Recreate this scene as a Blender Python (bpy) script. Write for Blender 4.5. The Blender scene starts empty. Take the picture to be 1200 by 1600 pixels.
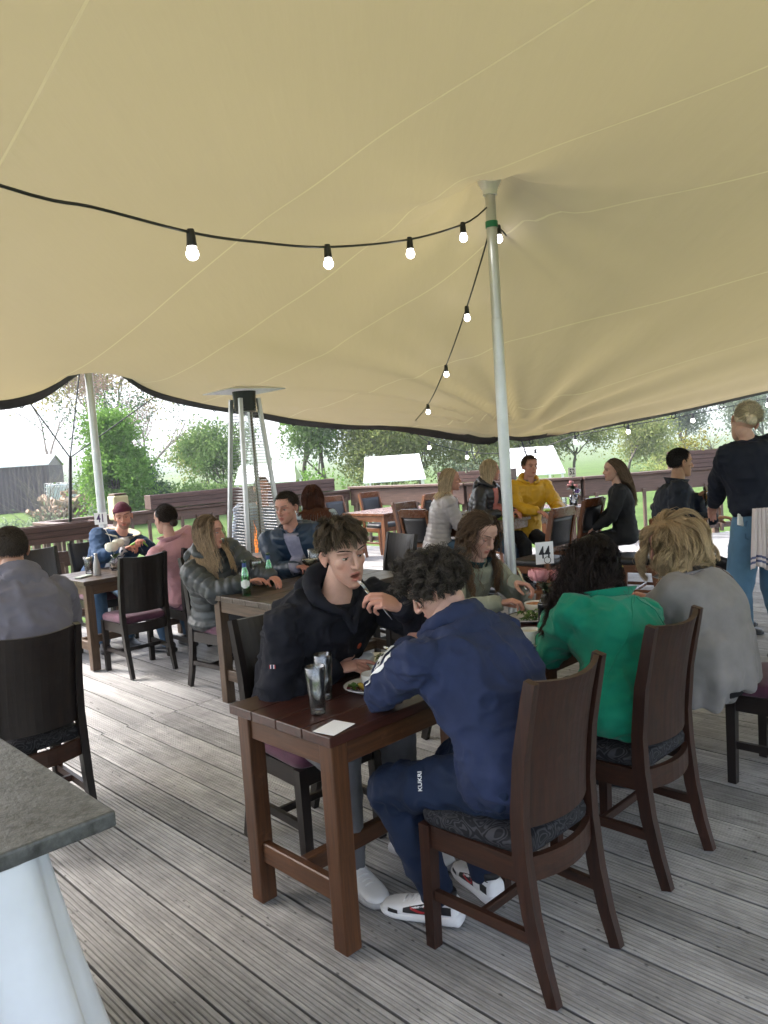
import bpy, bmesh, math, random
import numpy as np
from mathutils import Vector, Matrix

random.seed(7)
rng = np.random.default_rng(7)
sc = bpy.context.scene
col = sc.collection

# ------------------------------------------------------------------ camera
H, PITCH, ROLL, FPX = 1.65, math.radians(4.45), math.radians(3.92), 1210.0
cam_data = bpy.data.cameras.new('camera')
cam = bpy.data.objects.new('camera', cam_data)
col.objects.link(cam)
cam_data.sensor_fit = 'VERTICAL'
cam_data.sensor_height = 24.0
cam_data.sensor_width = 18.0
cam_data.lens = FPX / 1600.0 * 24.0
cam_data.clip_start = 0.05
cam_data.clip_end = 9000.0
_f = Vector((0, math.cos(PITCH), -math.sin(PITCH)))
_u0 = Vector((0, math.sin(PITCH), math.cos(PITCH)))
_r0 = Vector((1, 0, 0))
_up = _u0 * math.cos(ROLL) + _r0 * math.sin(ROLL)
_rt = _r0 * math.cos(ROLL) - _u0 * math.sin(ROLL)
cam.matrix_world = Matrix(((_rt.x, _up.x, -_f.x, 0), (_rt.y, _up.y, -_f.y, 0), (_rt.z, _up.z, -_f.z, H), (0, 0, 0, 1)))
sc.camera = cam

# ------------------------------------------------------------------ world, sun, exposure
world = bpy.data.worlds.new('World')
sc.world = world
world.use_nodes = True
wn = world.node_tree.nodes
wl = world.node_tree.links
wn.clear()
sky = wn.new('ShaderNodeTexSky')
sky.sky_type = 'NISHITA'
sky.sun_disc = False
SUN_EL, SUN_AZ = math.radians(46), math.radians(-72)     # azimuth clockwise from +Y
sky.sun_elevation = SUN_EL
sky.sun_rotation = SUN_AZ
sky.air_density = 1.0
sky.dust_density = 4.0
hs = wn.new('ShaderNodeHueSaturation')                    # overcast: the blue is mostly hidden by cloud
hs.inputs['Saturation'].default_value = 0.72
hs.inputs['Value'].default_value = 1.0
bg = wn.new('ShaderNodeBackground')
bg.inputs['Strength'].default_value = 0.15
wo = wn.new('ShaderNodeOutputWorld')
wl.new(sky.outputs[0], hs.inputs['Color'])
wl.new(hs.outputs[0], bg.inputs['Color'])
wl.new(bg.outputs[0], wo.inputs['Surface'])

sun_data = bpy.data.lights.new('sun', 'SUN')
sun_data.energy = 1.3
sun_data.angle = math.radians(14)
sun_data.color = (1.0, 0.96, 0.9)
sun = bpy.data.objects.new('sun', sun_data)
col.objects.link(sun)
_sd = Vector((math.sin(SUN_AZ) * math.cos(SUN_EL), math.cos(SUN_AZ) * math.cos(SUN_EL), math.sin(SUN_EL)))
sun.rotation_euler = _sd.to_track_quat('Z', 'Y').to_euler()
sun.location = (0, 0, 30)

sc.view_settings.view_transform = 'Standard'
sc.view_settings.look = 'None'
sc.view_settings.exposure = 2.55
sc.view_settings.gamma = 1.0
sc.view_settings.use_curve_mapping = False
sc.render.engine = 'CYCLES'
sc.cycles.use_denoising = True
sc.cycles.max_bounces = 9
sc.cycles.diffuse_bounces = 4
sc.cycles.glossy_bounces = 4
sc.cycles.transmission_bounces = 8
sc.cycles.transparent_max_bounces = 12
sc.cycles.caustics_reflective = False
sc.cycles.caustics_refractive = False
sc.cycles.sample_clamp_indirect = 6.0

# ------------------------------------------------------------------ deck frame: u along the tables, v along the boards
AZ = math.radians(44.0)
CU, SU = math.cos(AZ), math.sin(AZ)
def W(u, v, z=0.0):
    return Vector((u * CU - v * SU, u * SU + v * CU, z))

# ------------------------------------------------------------------ objects and tags
def tag(o, label=None, cat=None, group=None, kind=None):
    if label: o['label'] = label
    if cat: o['category'] = cat
    if group: o['group'] = group
    if kind: o['kind'] = kind
    return o

def empty(name, u, v, z=0.0, rot=0.0, label=None, cat=None, group=None):
    """A thing: an Empty at its base, placed in the deck frame."""
    o = bpy.data.objects.new(name, None)
    o.empty_display_size = 0.1
    col.objects.link(o)
    o.location = W(u, v, z)
    o.rotation_euler = (0, 0, AZ + math.radians(rot))
    return tag(o, label, cat, group)

def link_mesh(name, me, material=None, parent=None):
    o = bpy.data.objects.new(name, me)
    col.objects.link(o)
    if material is not None:
        if isinstance(material, (list, tuple)):
            for m_ in material: me.materials.append(m_)
        else:
            me.materials.append(material)
    if parent is not None:
        o.parent = parent
    return o

def obj(name, bm, material=None, parent=None, smooth=False):
    me = bpy.data.meshes.new(name)
    bm.normal_update()
    bm.to_mesh(me)
    bm.free()
    if smooth:
        me.polygons.foreach_set('use_smooth', [True] * len(me.polygons))
    return link_mesh(name, me, material, parent)


def copy_tree(o, parent=None):
    """A thing with copies of its parts and sub-parts (mesh data shared)."""
    c = o.copy()
    col.objects.link(c)
    if parent is not None:
        c.parent = parent
    for ch in list(o.children):
        copy_tree(ch, c)
    return c

def place(o, u, v, rot, z=0.0):
    o.location = W(u, v, z)
    o.rotation_euler = (0, 0, AZ + math.radians(rot))
    return o

# ------------------------------------------------------------------ bmesh helpers
def box(bm, x0, x1, y0, y1, z0, z1, bev=0.0, M=None, seg=1):
    t = bmesh.new()
    vs = [t.verts.new((x, y, z)) for x in (x0, x1) for y in (y0, y1) for z in (z0, z1)]
    for f in ((0, 1, 3, 2), (4, 6, 7, 5), (0, 4, 5, 1), (2, 3, 7, 6), (0, 2, 6, 4), (1, 5, 7, 3)):
        t.faces.new([vs[i] for i in f])
    if bev > 0:
        bmesh.ops.bevel(t, geom=t.edges[:], offset=bev, segments=seg, affect='EDGES', profile=0.5)
    if M is not None:
        bmesh.ops.transform(t, matrix=M, verts=t.verts[:])
    merge(bm, t)

def merge(bm, t):
    me = bpy.data.meshes.new('tmp')
    t.to_mesh(me); t.free()
    bm.from_mesh(me)
    bpy.data.meshes.remove(me)

def sweep_rect(bm, path, hw, ht, side=Vector((1, 0, 0)), taper=None, cap=True):
    """A bar of rectangular section along a path; hw half-width along 'side', ht half-thickness across."""
    n = len(path)
    rings = []
    for i, p in enumerate(path):
        p = Vector(p)
        t = (Vector(path[min(i + 1, n - 1)]) - Vector(path[max(i - 1, 0)])).normalized()
        s = (side - t * side.dot(t)).normalized()
        b = t.cross(s)
        k = taper[i] if taper else 1.0
        rings.append([bm.verts.new(p + s * (hw * k * a) + b * (ht * k * c)) for a, c in ((-1, -1), (1, -1), (1, 1), (-1, 1))])
    for i in range(n - 1):
        for k in range(4):
            bm.faces.new((rings[i][k], rings[i][(k + 1) % 4], rings[i + 1][(k + 1) % 4], rings[i + 1][k]))
    if cap:
        bm.faces.new(rings[0][::-1]); bm.faces.new(rings[-1])

def tube(bm, path, r, n=8, cap=True):
    path = [Vector(p) for p in path]
    m = len(path)
    rs = r if isinstance(r, (list, tuple)) else [r] * m
    rings = []
    ref = Vector((0, 0, 1))
    for i, p in enumerate(path):
        t = (path[min(i + 1, m - 1)] - path[max(i - 1, 0)]).normalized()
        if abs(t.dot(ref)) > 0.98: ref = Vector((1, 0, 0)) if abs(t.x) < 0.9 else Vector((0, 1, 0))
        s = (ref - t * ref.dot(t)).normalized()
        b = t.cross(s)
        ref = s
        rings.append([bm.verts.new(p + (s * math.cos(2 * math.pi * k / n) + b * math.sin(2 * math.pi * k / n)) * rs[i]) for k in range(n)])
    for i in range(m - 1):
        for k in range(n):
            bm.faces.new((rings[i][k], rings[i][(k + 1) % n], rings[i + 1][(k + 1) % n], rings[i + 1][k]))
    if cap:
        bm.faces.new(rings[0][::-1]); bm.faces.new(rings[-1])

def lathe(bm, prof, n=24, cx=0.0, cy=0.0):
    """prof: list of (r, z), bottom to top; r = 0 closes the end."""
    rings = []
    for r, z in prof:
        if r <= 1e-6:
            rings.append([bm.verts.new((cx, cy, z))])
        else:
            rings.append([bm.verts.new((cx + r * math.cos(2 * math.pi * k / n), cy + r * math.sin(2 * math.pi * k / n), z)) for k in range(n)])
    for a, b in zip(rings[:-1], rings[1:]):
        if len(a) == 1 and len(b) == 1: continue
        for k in range(n):
            k2 = (k + 1) % n
            if len(a) == 1: bm.faces.new((a[0], b[k2], b[k]))
            elif len(b) == 1: bm.faces.new((a[k], a[k2], b[0]))
            else: bm.faces.new((a[k], a[k2], b[k2], b[k]))

def np_mesh(name, V, F, smooth=True):
    """V (n,3), F (m,k) arrays -> mesh, quickly."""
    V = np.asarray(V, dtype=np.float32); F = np.asarray(F, dtype=np.int32)
    me = bpy.data.meshes.new(name)
    me.vertices.add(len(V)); me.vertices.foreach_set('co', V.ravel())
    k = F.shape[1]
    me.loops.add(F.size); me.loops.foreach_set('vertex_index', F.ravel())
    me.polygons.add(len(F))
    me.polygons.foreach_set('loop_start', np.arange(0, F.size, k, dtype=np.int32))
    me.polygons.foreach_set('loop_total', np.full(len(F), k, dtype=np.int32))
    if smooth: me.polygons.foreach_set('use_smooth', np.ones(len(F), dtype=bool))
    me.update(calc_edges=True)
    return me

def set_col(me, C, name='Col'):
    a = me.attributes.new(name, 'FLOAT_COLOR', 'POINT')
    C = np.asarray(C, dtype=np.float32)
    if C.shape[1] == 3: C = np.concatenate([C, np.ones((len(C), 1), np.float32)], 1)
    a.data.foreach_set('color', C.ravel())

# ------------------------------------------------------------------ numpy value noise
_P = rng.permutation(256)
_P = np.concatenate([_P, _P, _P])
_G = rng.uniform(-1, 1, 256)
def vnoise(X):
    X = np.asarray(X, dtype=np.float64)
    I = np.floor(X).astype(int); f = X - I; f = f * f * (3 - 2 * f); I &= 255
    def h(a, b, c): return _G[_P[_P[_P[(I[:, 0] + a) & 255] + ((I[:, 1] + b) & 255)] + ((I[:, 2] + c) & 255)] & 255]
    x, y, z = f[:, 0], f[:, 1], f[:, 2]
    L = lambda a, b, t: a + (b - a) * t
    return L(L(L(h(0, 0, 0), h(1, 0, 0), x), L(h(0, 1, 0), h(1, 1, 0), x), y), L(L(h(0, 0, 1), h(1, 0, 1), x), L(h(0, 1, 1), h(1, 1, 1), x), y), z)

# ------------------------------------------------------------------ materials
def nodes(name):
    m = bpy.data.materials.new(name)
    m.use_nodes = True
    nt = m.node_tree
    return m, nt, nt.nodes['Principled BSDF'], nt.links

def pset(b, **kw):
    names = dict(rough='Roughness', metal='Metallic', spec='Specular IOR Level', trans='Transmission Weight', ior='IOR', sheen='Sheen Weight', coat='Coat Weight', alpha='Alpha', sub='Subsurface Weight')
    for k, v in kw.items():
        if names[k] in b.inputs: b.inputs[names[k]].default_value = v

def simple(name, c, rough=0.5, var=0.15, scale=8.0, stretch=(1, 1, 1), bump=0.0, bscale=60.0, obj_rand=0.0, attr=False, **kw):
    """A procedural base: noise-varied colour, optional fine bump."""
    m, nt, b, l = nodes(name)
    pset(b, rough=rough, **kw)
    tc = nt.nodes.new('ShaderNodeTexCoord')
    mp = nt.nodes.new('ShaderNodeMapping')
    mp.inputs['Scale'].default_value = stretch
    l.new(tc.outputs['Object'], mp.inputs['Vector'])
    n = nt.nodes.new('ShaderNodeTexNoise')
    n.inputs['Scale'].default_value = scale
    n.inputs['Detail'].default_value = 6
    n.inputs['Roughness'].default_value = 0.6
    l.new(mp.outputs[0], n.inputs['Vector'])
    mx = nt.nodes.new('ShaderNodeMix'); mx.data_type = 'RGBA'
    lo = tuple(max(0, x * (1 - var)) for x in c) + (1,)
    hi = tuple(min(1, x * (1 + var)) for x in c) + (1,)
    mx.inputs[6].default_value = lo; mx.inputs[7].default_value = hi
    mr = nt.nodes.new('ShaderNodeMapRange'); mr.inputs[1].default_value = 0.3; mr.inputs[2].default_value = 0.7
    l.new(n.outputs[0], mr.inputs[0]); l.new(mr.outputs[0], mx.inputs[0])
    out = mx.outputs[2]
    if obj_rand:
        oi = nt.nodes.new('ShaderNodeObjectInfo')
        hv = nt.nodes.new('ShaderNodeHueSaturation')
        mr2 = nt.nodes.new('ShaderNodeMapRange'); mr2.inputs[3].default_value = 1 - obj_rand; mr2.inputs[4].default_value = 1 + obj_rand
        l.new(oi.outputs['Random'], mr2.inputs[0]); l.new(mr2.outputs[0], hv.inputs['Value']); l.new(out, hv.inputs['Color'])
        out = hv.outputs[0]
    if attr:
        at = nt.nodes.new('ShaderNodeAttribute'); at.attribute_name = 'Col'
        m2 = nt.nodes.new('ShaderNodeMix'); m2.data_type = 'RGBA'; m2.blend_type = 'MULTIPLY'; m2.inputs[0].default_value = 1
        l.new(out, m2.inputs[6]); l.new(at.outputs['Color'], m2.inputs[7]); out = m2.outputs[2]
    l.new(out, b.inputs['Base Color'])
    if bump:
        n2 = nt.nodes.new('ShaderNodeTexNoise'); n2.inputs['Scale'].default_value = bscale; n2.inputs['Detail'].default_value = 4
        l.new(mp.outputs[0], n2.inputs['Vector'])
        bp = nt.nodes.new('ShaderNodeBump'); bp.inputs['Strength'].default_value = bump; bp.inputs['Distance'].default_value = 0.01
        l.new(n2.outputs[0], bp.inputs['Height']); l.new(bp.outputs[0], b.inputs['Normal'])
    return m

def wood(name, c1, c2, rough=0.35, axis=1, scale=5.0, wear=0.0, spec=0.5, grain=14.0, obj_rand=0.12, bump=0.12):
    m, nt, b, l = nodes(name)
    pset(b, rough=rough, spec=spec)
    tc = nt.nodes.new('ShaderNodeTexCoord')
    oi = nt.nodes.new('ShaderNodeObjectInfo')
    ad = nt.nodes.new('ShaderNodeVectorMath'); ad.operation = 'ADD'
    sv = nt.nodes.new('ShaderNodeVectorMath'); sv.operation = 'SCALE'
    cb = nt.nodes.new('ShaderNodeCombineXYZ')
    for i in range(3): l.new(oi.outputs['Random'], cb.inputs[i])
    l.new(cb.outputs[0], sv.inputs[0]); sv.inputs['Scale'].default_value = 37.0
    l.new(tc.outputs['Object'], ad.inputs[0]); l.new(sv.outputs[0], ad.inputs[1])
    mp = nt.nodes.new('ShaderNodeMapping')
    s = [grain, grain, grain]; s[axis] = grain * 0.06
    mp.inputs['Scale'].default_value = s
    l.new(ad.outputs[0], mp.inputs['Vector'])
    n = nt.nodes.new('ShaderNodeTexNoise'); n.inputs['Scale'].default_value = scale; n.inputs['Detail'].default_value = 8; n.inputs['Roughness'].default_value = 0.65
    n.inputs['Distortion'].default_value = 0.4
    l.new(mp.outputs[0], n.inputs['Vector'])
    rp = nt.nodes.new('ShaderNodeValToRGB')
    rp.color_ramp.elements[0].position = 0.3; rp.color_ramp.elements[1].position = 0.72
    rp.color_ramp.elements[0].color = c1 + (1,); rp.color_ramp.elements[1].color = c2 + (1,)
    l.new(n.outputs[0], rp.inputs[0])
    hv = nt.nodes.new('ShaderNodeHueSaturation')
    mr2 = nt.nodes.new('ShaderNodeMapRange'); mr2.inputs[3].default_value = 1 - obj_rand; mr2.inputs[4].default_value = 1 + obj_rand
    l.new(oi.outputs['Random'], mr2.inputs[0]); l.new(mr2.outputs[0], hv.inputs['Value']); l.new(rp.outputs[0], hv.inputs['Color'])
    out = hv.outputs[0]
    if wear:
        n3 = nt.nodes.new('ShaderNodeTexNoise'); n3.inputs['Scale'].default_value = 9; n3.inputs['Detail'].default_value = 10; n3.inputs['Roughness'].default_value = 0.75
        l.new(ad.outputs[0], n3.inputs['Vector'])
        mr = nt.nodes.new('ShaderNodeMapRange'); mr.inputs[1].default_value = 0.60; mr.inputs[2].default_value = 0.72; mr.inputs[4].default_value = wear
        l.new(n3.outputs[0], mr.inputs[0])
        mx = nt.nodes.new('ShaderNodeMix'); mx.data_type = 'RGBA'
        mx.inputs[7].default_value = tuple(min(1, x * 2.2 + 0.03) for x in c2) + (1,)
        l.new(mr.outputs[0], mx.inputs[0]); l.new(out, mx.inputs[6]); out = mx.outputs[2]
        mr3 = nt.nodes.new('ShaderNodeMapRange'); mr3.inputs[3].default_value = rough - 0.08; mr3.inputs[4].default_value = rough + 0.22
        l.new(n3.outputs[0], mr3.inputs[0]); l.new(mr3.outputs[0], b.inputs['Roughness'])
    l.new(out, b.inputs['Base Color'])
    bp = nt.nodes.new('ShaderNodeBump'); bp.inputs['Strength'].default_value = bump; bp.inputs['Distance'].default_value = 0.004
    l.new(n.outputs[0], bp.inputs['Height']); l.new(bp.outputs[0], b.inputs['Normal'])
    return m

def glass(name, c=(1, 1, 1), rough=0.0, ior=1.45):
    m, nt, b, l = nodes(name)
    b.inputs['Base Color'].default_value = c + (1,)
    pset(b, rough=rough, trans=1.0, ior=ior)
    return m

def emit(name, c, s):
    m, nt, b, l = nodes(name)
    b.inputs['Base Color'].default_value = c + (1,)
    b.inputs['Emission Color'].default_value = c + (1,)
    b.inputs['Emission Strength'].default_value = s
    return m
# ================================================================== MATERIALS
M = {}
M['dark_wood'] = wood('dark_wood', (0.011, 0.0042, 0.0026), (0.044, 0.014, 0.007), rough=0.38, axis=2, wear=0.35)
M['dark_wood_y'] = wood('dark_wood_seat_rail', (0.014, 0.0055, 0.0035), (0.052, 0.018, 0.009), rough=0.36, axis=1, wear=0.3)
M['black_wood'] = wood('black_wood', (0.004, 0.003, 0.003), (0.016, 0.009, 0.007), rough=0.36, axis=2, wear=0.25)
M['table_top'] = wood('table_top_wood', (0.016, 0.006, 0.004), (0.062, 0.018, 0.011), rough=0.25, axis=0, wear=0.22, spec=0.6, grain=9)
M['table_leg'] = wood('table_leg_wood', (0.042, 0.015, 0.006), (0.12, 0.048, 0.018), rough=0.32, axis=2, wear=0.4)
M['table_grey'] = wood('weathered_table_wood', (0.03, 0.02, 0.014), (0.11, 0.08, 0.06), rough=0.30, axis=0, wear=0.3)
M['table_grey_leg'] = wood('weathered_leg_wood', (0.04, 0.022, 0.012), (0.12, 0.075, 0.045), rough=0.42, axis=2, wear=0.3)
M['orange_wood'] = wood('orange_wood', (0.085, 0.027, 0.009), (0.21, 0.075, 0.025), rough=0.34, axis=2, wear=0.2)
M['orange_wood_x'] = wood('orange_wood_top', (0.075, 0.026, 0.012), (0.17, 0.06, 0.026), rough=0.2, axis=0, wear=0.2)
M['rail_wood'] = wood('railing_wood', (0.058, 0.033, 0.025), (0.135, 0.078, 0.06), rough=0.5, axis=0, wear=0.3)
M['rail_post'] = wood('railing_post_wood', (0.07, 0.04, 0.028), (0.15, 0.10, 0.075), rough=0.6, axis=2, wear=0.3)
M['planter_wood'] = wood('planter_wood', (0.05, 0.026, 0.021), (0.12, 0.064, 0.053), rough=0.55, axis=0, wear=0.3)
M['leather'] = simple('black_leather', (0.012, 0.012, 0.016), rough=0.38, var=0.3, bump=0.25, bscale=120)
M['velvet'] = simple('purple_velvet', (0.075, 0.018, 0.042), rough=0.85, var=0.35, scale=14, sheen=0.15, bump=0.2, bscale=300)
M['alu'] = simple('aluminium', (0.55, 0.56, 0.58), rough=0.38, var=0.08, metal=0.75)
M['steel'] = simple('steel', (0.6, 0.6, 0.6), rough=0.2, var=0.05, metal=1.0)
M['black'] = simple('black_plastic', (0.012, 0.012, 0.013), rough=0.45, var=0.2)
M['rope'] = simple('grey_rope', (0.06, 0.065, 0.07), rough=0.8, var=0.3, scale=60)
M['trim'] = simple('black_trim', (0.018, 0.018, 0.017), rough=0.7, var=0.3, scale=20, bump=0.3)
M['white'] = simple('white_plastic', (0.78, 0.78, 0.76), rough=0.4, var=0.04)
M['ceramic'] = simple('white_ceramic', (0.74, 0.73, 0.70), rough=0.15, var=0.03)
M['paper'] = simple('white_card', (0.78, 0.78, 0.80), rough=0.7, var=0.03)
M['ink'] = simple('black_ink', (0.02, 0.02, 0.03), rough=0.6, var=0.1)
M['glass'] = glass('clear_glass')
def thin_glass(name='thin_glass_pane', c=(0.96, 0.97, 0.97, 1)):
    m, nt, b, l = nodes(name)
    N = nt.nodes.new; out = nt.nodes['Material Output']; nt.nodes.remove(b)
    tr = N('ShaderNodeBsdfTransparent'); tr.inputs['Color'].default_value = c; gl = N('ShaderNodeBsdfGlossy'); gl.inputs['Roughness'].default_value = 0.16
    f0 = N('ShaderNodeFresnel'); f0.inputs[0].default_value = 1.5; f = N('ShaderNodeMath'); f.operation = 'ADD'; f.inputs[1].default_value = 0.09; l.new(f0.outputs[0], f.inputs[0]); mx = N('ShaderNodeMixShader'); l.new(f.outputs[0], mx.inputs[0]); l.new(tr.outputs[0], mx.inputs[1]); l.new(gl.outputs[0], mx.inputs[2]); l.new(mx.outputs[0], out.inputs['Surface'])
    return m
M['thin_glass'] = thin_glass()
M['bulb'] = emit('bulb_glow', (1.0, 0.97, 0.92), 3.2)
M['green_tape'] = simple('green_tape', (0.01, 0.16, 0.08), rough=0.5)

def swirl_fabric():
    m, nt, b, l = nodes('swirl_fabric')
    pset(b, rough=0.8, sheen=0.0, spec=0.25)
    tc = nt.nodes.new('ShaderNodeTexCoord')
    n = nt.nodes.new('ShaderNodeTexNoise'); n.inputs['Scale'].default_value = 9.0; n.inputs['Detail'].default_value = 1.5; n.inputs['Distortion'].default_value = 1.6
    l.new(tc.outputs['Object'], n.inputs['Vector'])
    mu = nt.nodes.new('ShaderNodeMath'); mu.operation = 'MULTIPLY'; mu.inputs[1].default_value = 13.0
    l.new(n.outputs[0], mu.inputs[0])
    sn = nt.nodes.new('ShaderNodeMath'); sn.operation = 'SINE'; 
    m6 = nt.nodes.new('ShaderNodeMath'); m6.operation = 'MULTIPLY'; m6.inputs[1].default_value = 6.283
    l.new(mu.outputs[0], m6.inputs[0]); l.new(m6.outputs[0], sn.inputs[0])
    mr = nt.nodes.new('ShaderNodeMapRange'); mr.inputs[1].default_value = 0.1; mr.inputs[2].default_value = 0.55
    l.new(sn.outputs[0], mr.inputs[0])
    mx = nt.nodes.new('ShaderNodeMix'); mx.data_type = 'RGBA'
    mx.inputs[6].default_value = (0.010, 0.010, 0.013, 1); mx.inputs[7].default_value = (0.040, 0.040, 0.047, 1)
    l.new(mr.outputs[0], mx.inputs[0]); l.new(mx.outputs[2], b.inputs['Base Color'])
    bp = nt.nodes.new('ShaderNodeBump'); bp.inputs['Strength'].default_value = 0.4; bp.inputs['Distance'].default_value = 0.003
    l.new(mr.outputs[0], bp.inputs['Height']); l.new(bp.outputs[0], b.inputs['Normal'])
    return m
M['swirl'] = swirl_fabric()

def plank_material():
    m, nt, b, l = nodes('weathered_decking')
    N = nt.nodes.new
    pset(b, rough=0.6, spec=0.45)
    tc = N('ShaderNodeTexCoord'); oi = N('ShaderNodeObjectInfo')
    cb = N('ShaderNodeCombineXYZ'); 
    for i in range(3): l.new(oi.outputs['Random'], cb.inputs[i])
    sv = N('ShaderNodeVectorMath'); sv.operation = 'SCALE'; sv.inputs['Scale'].default_value = 61.0
    l.new(cb.outputs[0], sv.inputs[0])
    ad = N('ShaderNodeVectorMath'); ad.operation = 'ADD'
    l.new(tc.outputs['Object'], ad.inputs[0]); l.new(sv.outputs[0], ad.inputs[1])
    mp = N('ShaderNodeMapping'); mp.inputs['Scale'].default_value = (70, 2.2, 20)
    l.new(ad.outputs[0], mp.inputs[0])
    n1 = N('ShaderNodeTexNoise'); n1.inputs['Scale'].default_value = 1.0; n1.inputs['Detail'].default_value = 8; n1.inputs['Roughness'].default_value = 0.7; n1.inputs['Distortion'].default_value = 0.8
    l.new(mp.outputs[0], n1.inputs[0])
    n2 = N('ShaderNodeTexNoise'); n2.inputs['Scale'].default_value = 3.2; n2.inputs['Detail'].default_value = 7; n2.inputs['Roughness'].default_value = 0.7
    l.new(ad.outputs[0], n2.inputs[0])
    rp = N('ShaderNodeValToRGB'); e = rp.color_ramp.elements
    e[0].position = 0.25; e[0].color = (0.18, 0.176, 0.175, 1)
    e[1].position = 0.74; e[1].color = (0.54, 0.53, 0.53, 1)
    em = rp.color_ramp.elements.new(0.5); em.color = (0.36, 0.352, 0.35, 1)
    l.new(n1.outputs[0], rp.inputs[0])
    mr = N('ShaderNodeMapRange'); mr.inputs[1].default_value = 0.3; mr.inputs[2].default_value = 0.7; mr.inputs[3].default_value = 0.62; mr.inputs[4].default_value = 1.25
    l.new(n2.outputs[0], mr.inputs[0])
    mr2 = N('ShaderNodeMapRange'); mr2.inputs[3].default_value = 0.72; mr2.inputs[4].default_value = 1.16
    l.new(oi.outputs['Random'], mr2.inputs[0])
    mu = N('ShaderNodeMath'); mu.operation = 'MULTIPLY'; l.new(mr.outputs[0], mu.inputs[0]); l.new(mr2.outputs[0], mu.inputs[1])
    hv = N('ShaderNodeHueSaturation'); l.new(mu.outputs[0], hv.inputs['Value']); l.new(rp.outputs[0], hv.inputs['Color'])
    # dark specks and knots
    mp2 = N('ShaderNodeMapping'); mp2.inputs['Scale'].default_value = (24, 12, 10); l.new(ad.outputs[0], mp2.inputs[0])
    vo = N('ShaderNodeTexVoronoi'); vo.inputs['Scale'].default_value = 1.0; l.new(mp2.outputs[0], vo.inputs[0])
    ms = N('ShaderNodeMapRange'); ms.inputs[1].default_value = 0.05; ms.inputs[2].default_value = 0.13; ms.inputs[3].default_value = 0.25; ms.inputs[4].default_value = 1.0
    l.new(vo.outputs['Distance'], ms.inputs[0])
    mp3 = N('ShaderNodeMapping'); mp3.inputs['Scale'].default_value = (7, 1.6, 5); l.new(ad.outputs[0], mp3.inputs[0])
    vk = N('ShaderNodeTexVoronoi'); vk.inputs['Scale'].default_value = 1.0; l.new(mp3.outputs[0], vk.inputs[0])
    mk = N('ShaderNodeMapRange'); mk.inputs[1].default_value = 0.03; mk.inputs[2].default_value = 0.16; mk.inputs[3].default_value = 0.5; mk.inputs[4].default_value = 1.0
    l.new(vk.outputs['Distance'], mk.inputs[0])
    mm = N('ShaderNodeMath'); mm.operation = 'MULTIPLY'; l.new(ms.outputs[0], mm.inputs[0]); l.new(mk.outputs[0], mm.inputs[1])
    mx = N('ShaderNodeMix'); mx.data_type = 'RGBA'; mx.blend_type = 'MULTIPLY'; mx.inputs[0].default_value = 1
    l.new(hv.outputs[0], mx.inputs[6]); l.new(mm.outputs[0], mx.inputs[7])
    # board colour goes darker towards the bottom of the grooves
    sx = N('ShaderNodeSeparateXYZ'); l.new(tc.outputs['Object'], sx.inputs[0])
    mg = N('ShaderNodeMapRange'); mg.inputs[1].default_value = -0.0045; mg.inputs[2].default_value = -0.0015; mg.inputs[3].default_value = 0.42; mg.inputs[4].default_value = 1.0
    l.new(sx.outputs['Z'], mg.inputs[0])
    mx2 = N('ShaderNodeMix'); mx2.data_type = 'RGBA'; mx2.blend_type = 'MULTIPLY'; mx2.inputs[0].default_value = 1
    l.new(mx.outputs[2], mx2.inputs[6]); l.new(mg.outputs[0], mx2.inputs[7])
    l.new(mx2.outputs[2], b.inputs['Base Color'])
    mr4 = N('ShaderNodeMapRange'); mr4.inputs[3].default_value = 0.75; mr4.inputs[4].default_value = 0.42
    l.new(n2.outputs[0], mr4.inputs[0]); l.new(mr4.outputs[0], b.inputs['Roughness'])
    bp = N('ShaderNodeBump'); bp.inputs['Strength'].default_value = 0.5; bp.inputs['Distance'].default_value = 0.003
    l.new(n1.outputs[0], bp.inputs['Height']); l.new(bp.outputs[0], b.inputs['Normal'])
    return m
M['plank'] = plank_material()

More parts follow.
